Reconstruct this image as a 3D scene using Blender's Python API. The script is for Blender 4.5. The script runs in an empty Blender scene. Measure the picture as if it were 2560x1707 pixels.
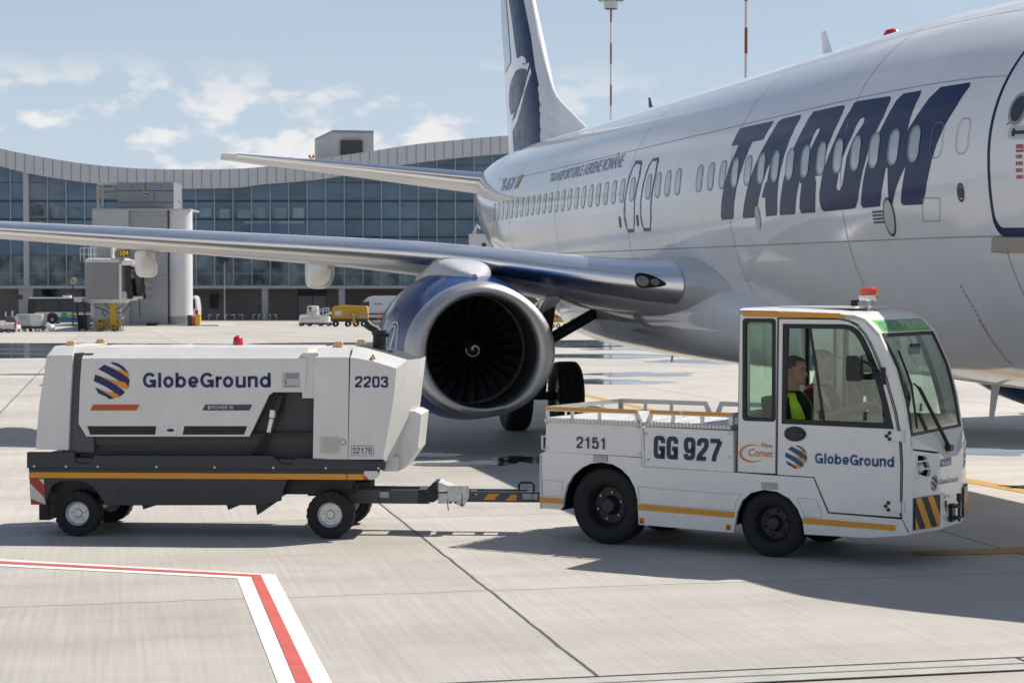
import bpy, bmesh, math, random
from mathutils import Vector, Matrix
from mathutils.geometry import tessellate_polygon
D = bpy.data; SC = bpy.context.scene; COL = SC.collection
R = math.radians
random.seed(11)

# ---------------------------------------------------------------- camera
F = 4650.0; CX, CY, YH, CAMH = 1280.0, 853.5, 734.7, 2.25
PITCH = math.atan((CY - YH) / F)
cd = D.cameras.new('camera'); cam = D.objects.new('camera', cd); COL.objects.link(cam)
cd.sensor_width = 36.0; cd.lens = F / 2560 * 36; cd.clip_start = .2; cd.clip_end = 6000
cd.dof.use_dof = True; cd.dof.focus_distance = 17.3; cd.dof.aperture_fstop = 7.1
cam.location = (0, 0, CAMH); cam.rotation_euler = (R(90) - PITCH, 0, 0)
SC.camera = cam

# ---------------------------------------------------------------- sky, sun, exposure
SUN_EL, SUN_AZ = R(51.1), math.atan2(.72, .365)
SC.view_settings.view_transform = 'Standard'; SC.view_settings.look = 'None'
SC.view_settings.gamma = 1; SC.view_settings.use_curve_mapping = False
SC.view_settings.exposure = 0.28
W = D.worlds.new('World'); SC.world = W; W.use_nodes = True
wt = W.node_tree; wt.nodes.clear(); wl = wt.links
def wn(t, **k):
    n = wt.nodes.new(t)
    for a, b in k.items(): setattr(n, a, b)
    return n
sky = wn('ShaderNodeTexSky', sky_type='NISHITA', sun_disc=False, sun_elevation=SUN_EL, sun_rotation=SUN_AZ,
         altitude=100, air_density=1.0, dust_density=.6, ozone_density=2.0)
bgs = wn('ShaderNodeBackground'); bgs.inputs[1].default_value = .075
tc = wn('ShaderNodeTexCoord')
def cloud(scale, loc, lo, hi, det=9, rough=.58):
    mp = wn('ShaderNodeMapping'); mp.inputs['Scale'].default_value = scale; mp.inputs['Location'].default_value = loc
    ns = wn('ShaderNodeTexNoise'); ns.inputs['Scale'].default_value = 1; ns.inputs['Detail'].default_value = det; ns.inputs['Roughness'].default_value = rough
    mr = wn('ShaderNodeMapRange', interpolation_type='SMOOTHSTEP'); mr.inputs[1].default_value = lo; mr.inputs[2].default_value = hi
    wl.new(tc.outputs['Generated'], mp.inputs[0]); wl.new(mp.outputs[0], ns.inputs[0]); wl.new(ns.outputs['Fac'], mr.inputs[0])
    return mr.outputs[0]
sep = wn('ShaderNodeSeparateXYZ'); wl.new(tc.outputs['Generated'], sep.inputs[0])
def zmask(pts):
    r = wn('ShaderNodeValToRGB'); e = r.color_ramp.elements
    while len(e) < len(pts): e.new(.5)
    for q, (p, v) in zip(e, pts): q.position = p; q.color = (v, v, v, 1)
    wl.new(sep.outputs[2], r.inputs[0]); return r.outputs[0]
def wmath(op, a, b):
    m = wn('ShaderNodeMath', operation=op, use_clamp=True)
    for i, x in enumerate((a, b)):
        if isinstance(x, float): m.inputs[i].default_value = x
        else: wl.new(x, m.inputs[i])
    return m.outputs[0]
CLOUD_LOC = (3.1, 1.7, 0.4)
c1 = wmath('MULTIPLY', cloud((30, 30, 58), CLOUD_LOC, .485, .635, 8, .5), zmask([(0, .5), (.06, .85), (.09, .85), (.108, .6), (.126, .0)]))
c2 = wmath('MULTIPLY', cloud((3.2, 3.2, 9), (1, 5, 2), .46, .66), zmask([(.14, 0), (.22, .5), (.6, .4), (1, .2)]))
cl = wmath('ADD', c1, c2)
haze_f = zmask([(0, .92), (.08, .85), (.16, .6), (.32, .05)])
bgh = wn('ShaderNodeBackground'); bgh.inputs[0].default_value = (.62, .735, .87, 1); bgh.inputs[1].default_value = .75
bgc = wn('ShaderNodeBackground'); bgc.inputs[0].default_value = (1.0, .97, .95, 1); bgc.inputs[1].default_value = .76
mx0 = wn('ShaderNodeMixShader'); mx1 = wn('ShaderNodeMixShader'); wo = wn('ShaderNodeOutputWorld')
azm = wn('ShaderNodeMapRange'); wl.new(sep.outputs[0], azm.inputs[0])
for i_, v_ in enumerate((-.02, .10, 1.0, .25)): azm.inputs[i_ + 1].default_value = v_
c1 = wmath('MULTIPLY', c1, azm.outputs[0]); cl = wmath('ADD', c1, c2)
wl.new(sky.outputs[0], bgs.inputs[0])
wl.new(haze_f, mx0.inputs[0]); wl.new(bgs.outputs[0], mx0.inputs[1]); wl.new(bgh.outputs[0], mx0.inputs[2])
wl.new(cl, mx1.inputs[0]); wl.new(mx0.outputs[0], mx1.inputs[1]); wl.new(bgc.outputs[0], mx1.inputs[2])
wl.new(mx1.outputs[0], wo.inputs[0])
sl = D.lights.new('sun', 'SUN'); sl.energy = 4.9; sl.angle = R(.5); sl.color = (1, .94, .85)
so = D.objects.new('sun', sl); COL.objects.link(so)
sd = Vector((math.sin(SUN_AZ) * math.cos(SUN_EL), math.cos(SUN_AZ) * math.cos(SUN_EL), math.sin(SUN_EL)))
so.rotation_euler = sd.to_track_quat('Z', 'Y').to_euler(); so.location = (20, 10, 40)

# ---------------------------------------------------------------- measuring: photograph rays to real places
def ray(x, y):
    a = (x - CX) / F; b = (CY - y) / F
    return Vector((a, math.cos(PITCH) + b * math.sin(PITCH), -math.sin(PITCH) + b * math.cos(PITCH)))
O = Vector((0, 0, CAMH))
def gz(y): return 0.0 if y < 85 else (-1.2 if y > 200 else -1.2 * (y - 85) / 115)
def ground(x, y):
    r = ray(x, y); d = CAMH / -r.z * r.y
    for _ in range(60): d = (CAMH - gz(d)) / -r.z * r.y
    return Vector((r.x / r.y * d, d, gz(d)))
def at(x, y, Y):
    r = ray(x, y); return O + r * (Y / r.y)
class Frame:                       # a vehicle's own axes: u forward, v away from the viewer, z up
    def __init__(s, px, yaw):
        s.o = ground(*px); a = R(yaw); s.yaw = yaw
        s.u = Vector((math.cos(a), -math.sin(a), 0)); s.v = Vector((math.sin(a), math.cos(a), 0))
    def side(s, x, y, v=0.0):
        r = ray(x, y); n = s.v; p0 = s.o + s.v * v
        p = O + r * ((p0 - O).dot(n) / r.dot(n)); d = p - s.o
        return (d.dot(s.u), p.z)
    def front(s, x, y, u):
        r = ray(x, y); n = s.u; p0 = s.o + n * u
        p = O + r * ((p0 - O).dot(n) / r.dot(n)); d = p - s.o
        return (d.dot(s.v), p.z)

# ---------------------------------------------------------------- materials
MATS = {}
def PM(name, col, rough=.5, metal=0.0, coat=0.0, var=.08, scale=3.0, rvar=.1, bump=0.0, bscale=40.0, trans=0.0, emit=None, alpha=None, spec=.5, stretch=None, ior=1.45, dirt=None):
    if name in MATS: return MATS[name]
    m = D.materials.new(name); m.use_nodes = True; nt = m.node_tree; L = nt.links
    b = nt.nodes['Principled BSDF']
    b.inputs['Metallic'].default_value = metal; b.inputs['Roughness'].default_value = rough
    b.inputs['Coat Weight'].default_value = coat; b.inputs['Coat Roughness'].default_value = .06
    b.inputs['Specular IOR Level'].default_value = spec; b.inputs['IOR'].default_value = ior
    b.inputs['Transmission Weight'].default_value = trans
    if alpha is not None: b.inputs['Alpha'].default_value = alpha
    c = tuple(col) + (1,) if len(col) == 3 else col
    b.inputs['Base Color'].default_value = c
    if emit: b.inputs['Emission Color'].default_value = emit[0] + (1,); b.inputs['Emission Strength'].default_value = emit[1]
    tcn = nt.nodes.new('ShaderNodeTexCoord'); src = tcn.outputs['Object']
    if stretch:
        mp = nt.nodes.new('ShaderNodeMapping'); mp.inputs['Scale'].default_value = stretch; L.new(src, mp.inputs[0]); src = mp.outputs[0]
    if var or rvar:
        ns = nt.nodes.new('ShaderNodeTexNoise'); ns.inputs['Scale'].default_value = scale; ns.inputs['Detail'].default_value = 6; ns.inputs['Roughness'].default_value = .62
        L.new(src, ns.inputs[0])
        if var:
            mr = nt.nodes.new('ShaderNodeMapRange'); mr.inputs[1].default_value = .3; mr.inputs[2].default_value = .7
            mr.inputs[3].default_value = 1 - var; mr.inputs[4].default_value = 1 + var * .6; L.new(ns.outputs['Fac'], mr.inputs[0])
            vm = nt.nodes.new('ShaderNodeVectorMath'); vm.operation = 'SCALE'; vm.inputs[0].default_value = c[:3]
            L.new(mr.outputs[0], vm.inputs['Scale']); L.new(vm.outputs[0], b.inputs['Base Color'])
        if rvar:
            mr = nt.nodes.new('ShaderNodeMapRange'); mr.inputs[1].default_value = .3; mr.inputs[2].default_value = .7
            mr.inputs[3].default_value = max(0, rough - rvar * .5); mr.inputs[4].default_value = min(1, rough + rvar); L.new(ns.outputs['Fac'], mr.inputs[0]); L.new(mr.outputs[0], b.inputs['Roughness'])
    if dirt:
        dn = nt.nodes.new('ShaderNodeTexNoise'); dn.inputs['Scale'].default_value = 5; dn.inputs['Detail'].default_value = 8; dn.inputs['Roughness'].default_value = .7
        mpd = nt.nodes.new('ShaderNodeMapping'); mpd.inputs['Scale'].default_value = (1.2, 1.2, .45); L.new(tcn.outputs['Object'], mpd.inputs[0]); L.new(mpd.outputs[0], dn.inputs[0])
        sx = nt.nodes.new('ShaderNodeSeparateXYZ'); L.new(tcn.outputs['Object'], sx.inputs[0])
        zr_ = nt.nodes.new('ShaderNodeMapRange'); zr_.inputs[1].default_value = .25; zr_.inputs[2].default_value = dirt[1]; zr_.inputs[3].default_value = .30; zr_.inputs[4].default_value = .0; L.new(sx.outputs[2], zr_.inputs[0])
        ad = nt.nodes.new('ShaderNodeMath'); ad.operation = 'ADD'; L.new(dn.outputs['Fac'], ad.inputs[0]); L.new(zr_.outputs[0], ad.inputs[1])
        mk = nt.nodes.new('ShaderNodeMapRange'); mk.inputs[1].default_value = .52; mk.inputs[2].default_value = .95; mk.inputs[3].default_value = 0; mk.inputs[4].default_value = dirt[0]; L.new(ad.outputs[0], mk.inputs[0])
        mx_ = nt.nodes.new('ShaderNodeMix'); mx_.data_type = 'RGBA'; mx_.inputs[7].default_value = (.20, .165, .125, 1); L.new(mk.outputs[0], mx_.inputs[0])
        lk = b.inputs['Base Color'].links
        if lk: L.new(lk[0].from_socket, mx_.inputs[6])
        else: mx_.inputs[6].default_value = c
        L.new(mx_.outputs[2], b.inputs['Base Color'])
    if bump:
        n2 = nt.nodes.new('ShaderNodeTexNoise'); n2.inputs['Scale'].default_value = bscale; n2.inputs['Detail'].default_value = 4; L.new(src, n2.inputs[0])
        bp = nt.nodes.new('ShaderNodeBump'); bp.inputs['Strength'].default_value = bump; bp.inputs['Distance'].default_value = .01
        L.new(n2.outputs['Fac'], bp.inputs['Height']); L.new(bp.outputs[0], b.inputs['Normal'])
    MATS[name] = m; return m

# ---------------------------------------------------------------- mesh building
def sub2(a, b): return (a[0] - b[0], a[1] - b[1])
class MB:
    def __init__(s): s.v = []; s.f = []; s.m = []
    def add(s, vs, fs, mi=0):
        o = len(s.v); s.v += [tuple(p) for p in vs]; s.f += [tuple(i + o for i in f) for f in fs]; s.m += [mi] * len(fs); return s
    def box(s, c, d, mi=0, M=None):
        x, y, z = d[0] / 2, d[1] / 2, d[2] / 2
        vs = [Vector((sx * x, sy * y, sz * z)) for sx in (-1, 1) for sy in (-1, 1) for sz in (-1, 1)]
        if M is not None: vs = [M @ p for p in vs]
        vs = [p + Vector(c) for p in vs]
        return s.add(vs, [(0, 1, 3, 2), (4, 6, 7, 5), (0, 4, 5, 1), (2, 3, 7, 6), (0, 2, 6, 4), (1, 5, 7, 3)], mi)
    def hexa(s, b4, t4, mi=0):
        return s.add(list(b4) + list(t4), [(3, 2, 1, 0), (4, 5, 6, 7)] + [(i, (i + 1) % 4, 4 + (i + 1) % 4, 4 + i) for i in range(4)], mi)
    def plate(s, loops, fn, w0, w1=None, mi=0):          # 2D outline (first loop) with holes; fn(x, y, w) -> point
        if not isinstance(loops[0][0], (tuple, list)): loops = [loops]
        flat = [p for l in loops for p in l]
        tr = tessellate_polygon([[Vector((p[0], p[1], 0)) for p in l] for l in loops])
        s.add([fn(p[0], p[1], w0) for p in flat], [tuple(t) for t in tr], mi)
        if w1 is None: return s
        s.add([fn(p[0], p[1], w1) for p in flat], [tuple(reversed(t)) for t in tr], mi)
        for l in loops:
            n = len(l); s.add([fn(p[0], p[1], w0) for p in l] + [fn(p[0], p[1], w1) for p in l], [(i, (i + 1) % n, n + (i + 1) % n, n + i) for i in range(n)], mi)
        return s
    def loft(s, rings, closed=True, caps=True, mi=0):
        n = len(rings[0]); o = []
        for r in rings: o += list(r)
        fs = []
        for k in range(len(rings) - 1):
            for i in range(n if closed else n - 1):
                j = (i + 1) % n; fs.append((k * n + i, k * n + j, (k + 1) * n + j, (k + 1) * n + i))
        if caps: fs += [tuple(range(n))[::-1], tuple((len(rings) - 1) * n + i for i in range(n))]
        return s.add(o, fs, mi)
    def tube(s, pts, r, n=8, mi=0, caps=True):
        pts = [Vector(p) for p in pts]; rings = []; rr = r if isinstance(r, (list, tuple)) else [r] * len(pts)
        up = Vector((0, 0, 1)); prev = None
        for i, p in enumerate(pts):
            t = (pts[min(i + 1, len(pts) - 1)] - pts[max(i - 1, 0)]).normalized()
            if prev is None:
                a = t.cross(up)
                if a.length < .1: a = t.cross(Vector((1, 0, 0)))
            else: a = prev - t * prev.dot(t)
            a.normalize(); prev = a; b = t.cross(a)
            rings.append([p + (a * math.cos(q) + b * math.sin(q)) * rr[i] for q in [2 * math.pi * k / n for k in range(n)]])
        return s.loft(rings, True, caps, mi)
    def lathe(s, prof, fn, n=32, mi=0, closed=False):    # prof (axial, radius); fn(a, x, y) -> point
        rings = [[fn(a, r * math.cos(2 * math.pi * k / n), r * math.sin(2 * math.pi * k / n)) for k in range(n)] for a, r in prof]
        if closed: rings.append(rings[0])
        return s.loft(rings, True, False, mi)
    def build(s, name, mats, parent=None, smooth=None, bevel=0.0, label=None, loc=None, recalc=True):
        me = D.meshes.new(name); me.from_pydata(s.v, [], s.f)
        if not isinstance(mats, (list, tuple)): mats = [mats]
        for m in mats: me.materials.append(m)
        if len(mats) > 1: me.polygons.foreach_set('material_index', s.m)
        if recalc:
            bm = bmesh.new(); bm.from_mesh(me)
            bmesh.ops.remove_doubles(bm, verts=bm.verts, dist=1e-5)
            bmesh.ops.recalc_face_normals(bm, faces=bm.faces); bm.to_mesh(me); bm.free()
        if smooth:
            me.polygons.foreach_set('use_smooth', [True] * len(me.polygons)); me.set_sharp_from_angle(angle=R(smooth))
        me.update()
        o = D.objects.new(name, me); COL.objects.link(o)
        if parent is not None: o.parent = parent
        if loc is not None: o.location = loc
        if label: o['label'] = label
        if bevel:
            b = o.modifiers.new('bevel', 'BEVEL'); b.width = bevel; b.segments = 2; b.limit_method = 'ANGLE'; b.angle_limit = R(40); b.harden_normals = False
        return o
def empty(name, loc, label, cat, rot=(0, 0, 0), group=None):
    o = D.objects.new(name, None); COL.objects.link(o); o.location = loc; o.rotation_euler = rot; o.empty_display_size = .3
    return tag(o, label, cat, group)
def tag(o, label, cat, group=None):
    o['label'] = label; o['category'] = cat
    if group: o['group'] = group
    return o
def struct(o): o['kind'] = 'structure'; return o
def rrect(x0, y0, x1, y1, r, n=5):
    p = []
    for cx, cy, a0 in ((x1 - r, y1 - r, 0), (x0 + r, y1 - r, 90), (x0 + r, y0 + r, 180), (x1 - r, y0 + r, 270)):
        p += [(cx + r * math.cos(R(a0 + 90 * k / n)), cy + r * math.sin(R(a0 + 90 * k / n))) for k in range(n + 1)]
    return p
def circ(cx, cy, r, n=24, ry=None): return [(cx + r * math.cos(2 * math.pi * k / n), cy + (ry or r) * math.sin(2 * math.pi * k / n)) for k in range(n)]
def smooth_poly(pts, it=2):                                # corner cutting for traced curves
    for _ in range(it):
        q = []
        for i in range(len(pts)):
            a, b = pts[i], pts[(i + 1) % len(pts)]
            q += [(a[0] * .75 + b[0] * .25, a[1] * .75 + b[1] * .25), (a[0] * .25 + b[0] * .75, a[1] * .25 + b[1] * .75)]
        pts = q
    return pts
def inset(pts, d):                                          # shrink a counter- or clockwise outline towards its inside
    n = len(pts); A = sum(pts[i][0] * pts[(i + 1) % n][1] - pts[(i + 1) % n][0] * pts[i][1] for i in range(n)); sg = 1 if A > 0 else -1
    out = []
    for i in range(n):
        a, b, c = pts[i - 1], pts[i], pts[(i + 1) % n]
        e1 = Vector((b[0] - a[0], b[1] - a[1])).normalized(); e2 = Vector((c[0] - b[0], c[1] - b[1])).normalized()
        n1 = Vector((-e1.y, e1.x)) * sg; n2 = Vector((-e2.y, e2.x)) * sg; h = n1 + n2
        k = d / max(.3, (h.length / 2) ** 2) / 2
        out.append((b[0] + h.x * k, b[1] + h.y * k))
    return out
_txt = {}
def text_mesh(body, bold=0.0, shear=0.0):
    k = (body, bold, shear)
    if k in _txt: return _txt[k]
    cu = D.curves.new('t', 'FONT'); cu.body = body; cu.offset = bold; cu.shear = shear; cu.resolution_u = 5
    o = D.objects.new('t', cu); COL.objects.link(o)
    dg = bpy.context.evaluated_depsgraph_get(); me = D.meshes.new_from_object(o.evaluated_get(dg))
    vs = [tuple(v.co) for v in me.vertices]; fs = [tuple(p.vertices) for p in me.polygons]
    D.objects.remove(o); D.curves.remove(cu); D.meshes.remove(me)
    x0, x1 = min(v[0] for v in vs), max(v[0] for v in vs); y0, y1 = min(v[1] for v in vs), max(v[1] for v in vs)
    _txt[k] = ([((v[0] - x0) / (x1 - x0), (v[1] - y0) / (y1 - y0)) for v in vs], fs); return _txt[k]
def text(mb, body, quad, fn, bold=.02, shear=0.0, mi=0):    # quad BL BR TR TL in 2D; fn(x, y) -> point
    vs, fs = text_mesh(body, bold, shear); BL, BR, TR, TL = quad
    out = []
    for x, y in vs:
        q = [(BL[i] * (1 - x) + BR[i] * x) * (1 - y) + (TL[i] * (1 - x) + TR[i] * x) * y for i in (0, 1)]
        out.append(fn(*q))
    return mb.add(out, fs, mi)
def chaikin(p, it=3):
    for _ in range(it):
        q = [p[0]]
        for a, b in zip(p, p[1:]): q += [(a[0]*.75+b[0]*.25, a[1]*.75+b[1]*.25), (a[0]*.25+b[0]*.75, a[1]*.25+b[1]*.75)]
        p = q + [p[-1]]
    return p
def stroke(p, w):                                          # even pen line along a polyline, mitred
    L_, R_ = [], []
    for i in range(len(p)):
        a, b, c = Vector(p[max(i-1, 0)]), Vector(p[i]), Vector(p[min(i+1, len(p)-1)])
        d1 = (b - a).normalized() if i else (c - b).normalized(); d2 = (c - b).normalized() if i < len(p) - 1 else d1
        n = Vector((-d1.y, d1.x)) + Vector((-d2.y, d2.x)); n = n / max(.5, n.length_squared / 2) * (w / 2)
        L_.append(tuple(b + n)); R_.append(tuple(b - n))
    return L_ + R_[::-1]
def glyph(ch, W, t):                                       # grotesque digits and capitals, height 1, width W, pen t
    l, r, b, tp, m = t/2, W - t/2, t/2, 1 - t/2, W/2; k = min(.34, W * .45)
    C = lambda *p: chaikin(list(p), 3)
    top = [(l, tp - k*.15), (l, tp), (r, tp), (r, tp - k*.15)]
    if ch == '0': return [C((m, tp), (r - .02, tp), (r, tp - .1), (r, .5), (r, b + .1), (r - .02, b), (m, b), (l + .02, b), (l, b + .1), (l, .5), (l, tp - .1), (l + .02, tp), (m, tp))]
    if ch == '1': x = m + t * .35; return [[(x, 0), (x, 1)], [(x - t*.4, .80), (x - t * 1.45, .735)]]
    if ch == '2': return [C((l, .66), (l, .82), (l + .06, tp), (m, tp), (r - .04, tp), (r, .84), (r, .66), (r - .06, .52), (m - .02, .36), (l + .02, .22), (l, b)) + [(r, b)]]
    if ch == '3': return [C((l, .70), (l, .84), (l + .06, tp), (m, tp), (r - .06, tp), (r - .02, .84), (r - .03, .62), (m, .54)), C((m, .54), (r - .02, .50), (r, .30), (r - .04, b), (m, b), (l + .05, b), (l, .18), (l, .29)), [(m - .08, .535), (m + .06, .535)]]
    if ch == '5': return [[(r - .02, tp), (l + .05, tp), (l + .02, .46)], C((l + .02, .52), (m - .03, .66), (r - .04, .64), (r, .48), (r, .26), (r - .06, b), (m, b), (l + .04, b), (l, .17), (l, .28))]
    if ch == '6': return [C((r, .73), (r - .02, tp), (m, tp), (l + .03, tp), (l, .76), (l, .5), (l, .22), (l + .04, b), (m, b), (r - .04, b), (r, .2), (r, .42), (r - .05, .60), (m, .60), (l + .05, .60), (l, .44))]
    if ch == '9': return [[(W - p[0], 1 - p[1]) for p in glyph('6', W, t)[0]]]
    if ch == '7': return [[(l - t/2, tp), (r, tp)] , C((r, tp), (r, tp - .05), (m + .04, .5), (m - .06, .22), (m - .08, 0))]
    if ch == 'G' and W > .7: return [[(m + (W - t) / 2 * math.cos(R(38 + 290 * i / 44)), .5 + ((1 - t) / 2 + .015) * math.sin(R(38 + 290 * i / 44))) for i in range(45)], [(r + t/2, .43), (m + .02, .43)], [(r, .48), (r, 0)]]
    if ch == 'G': return [C((r, .68), (r, .82), (r - .05, tp), (m, tp), (l + .05, tp), (l, .82), (l, .5), (l, .18), (l + .05, b), (m, b), (r - .05, b), (r, .2), (r, .30)) , [(r, .30), (r, .46)], [(r + t/2, .46), (m - t*.05, .46)], [(r, .42), (r, 0)]]
    if ch == 'S': return [C((r, .70), (r, .82), (r - .06, tp), (m, tp), (l + .04, tp), (l, .84), (l, .62), (m - .1, .56), (m + .1, .47), (r, .42), (r, .2), (r - .05, b), (m, b), (l + .05, b), (l, .18), (l, .30))]
    X = .75
    ring = lambda a0=0, a1=360, n=40: [(m + (W - t) / 2 * math.cos(R(a0 + (a1 - a0) * i / n)), X / 2 + (X - t + .03) / 2 * math.sin(R(a0 + (a1 - a0) * i / n))) for i in range(n + 1)]
    if ch == 'l': return [[(m, 0), (m, 1)]]
    if ch == 'o': return [ring()]
    if ch == 'b': return [[(l, 0), (l, 1)], ring()]
    if ch == 'd': return [[(r, 0), (r, 1)], ring()]
    if ch == 'e': return [ring(-8, 318), [(l, .345), (r + t * .1, .345)]]
    nn = [[(l, 0), (l, X)], C((l, .40), (l, .62), (l + .06, X - t/2 + .03), (m, X - t/2 + .02), (r, X - t/2 + .03), (r, .50), (r, .36)) + [(r, 0)]]
    if ch == 'n': return nn
    if ch == 'u': return [[(W - p[0], X - p[1]) for p in q] for q in nn]
    if ch == 'r': return [[(l, 0), (l, X)], C((l, .36), (l, .62), (l + .08, X - t * .58), (W, X - t * .55))]
    return []
def wordmark(mb, quad, fn):                                # the bold grotesque company name
    spec = (('G', 680, 832), ('l', 855, 893), ('o', 915, 1035), ('b', 1057, 1180), ('e', 1203, 1322), ('G', 1343, 1500), ('r', 1520, 1592), ('o', 1603, 1725), ('u', 1750, 1868), ('n', 1890, 2005), ('d', 2027, 2153))
    BL, BR, TR, TL = quad
    for ch, x0, x1 in spec:
        for s_ in glyph(ch, (x1 - x0) / 172, .205):
            g = stroke(s_, .205); n = len(g) // 2; out = []
            for px_, y in g:
                f_ = (px_ * 172 + x0 - 680) / 1473; q = [(BL[i] * (1 - f_) + BR[i] * f_) * (1 - y) + (TL[i] * (1 - f_) + TR[i] * f_) * y for i in (0, 1)]; out.append(fn(*q))
            mb.add(out, [(i, i + 1, 2*n - 2 - i, 2*n - 1 - i) for i in range(n - 1)])
    return mb
def letters(mb, body, quad, fn, W=.56, t=.16, gap=.10, sp=.30):
    x = 0; G = []
    for ch in body:
        if ch == ' ': x += sp; continue
        for s_ in glyph(ch, W, t): G.append([(p[0] + x, p[1]) for p in stroke(s_, t)])
        x += W + gap
    tot = x - gap; BL, BR, TR, TL = quad
    for g in G:
        out = []; n = len(g) // 2
        for px_, y in g:
            f_ = px_ / tot; q = [(BL[i] * (1 - f_) + BR[i] * f_) * (1 - y) + (TL[i] * (1 - f_) + TR[i] * f_) * y for i in (0, 1)]; out.append(fn(*q))
        mb.add(out, [(i, i + 1, 2*n - 2 - i, 2*n - 1 - i) for i in range(n - 1)])
    return mb
def hermite(xs, ys, x):
    if x <= xs[0]: return ys[0]
    if x >= xs[-1]: return ys[-1]
    i = max(k for k in range(len(xs) - 1) if xs[k] <= x)
    h = xs[i + 1] - xs[i]; t = (x - xs[i]) / h
    def sl(k):
        if k == 0 or k == len(xs) - 1: return (ys[min(k + 1, len(xs) - 1)] - ys[max(k - 1, 0)]) / (xs[min(k + 1, len(xs) - 1)] - xs[max(k - 1, 0)])
        a = (ys[k] - ys[k - 1]) / (xs[k] - xs[k - 1]); b = (ys[k + 1] - ys[k]) / (xs[k + 1] - xs[k])
        return 0 if a * b <= 0 else 2 * a * b / (a + b)
    m0, m1 = sl(i) * h, sl(i + 1) * h
    return (2*t**3-3*t**2+1)*ys[i] + (t**3-2*t**2+t)*m0 + (-2*t**3+3*t**2)*ys[i+1] + (t**3-t**2)*m1
def dup(root, M=None, label=None):                          # a thing with copies of its parts and sub-parts
    def cp(o, par):
        c = o.copy(); COL.objects.link(c)
        if par is not None: c.parent = par
        for ch in o.children: cp(ch, c)
        return c
    r = cp(root, None)
    if label: r['label'] = label
    return r
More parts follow.
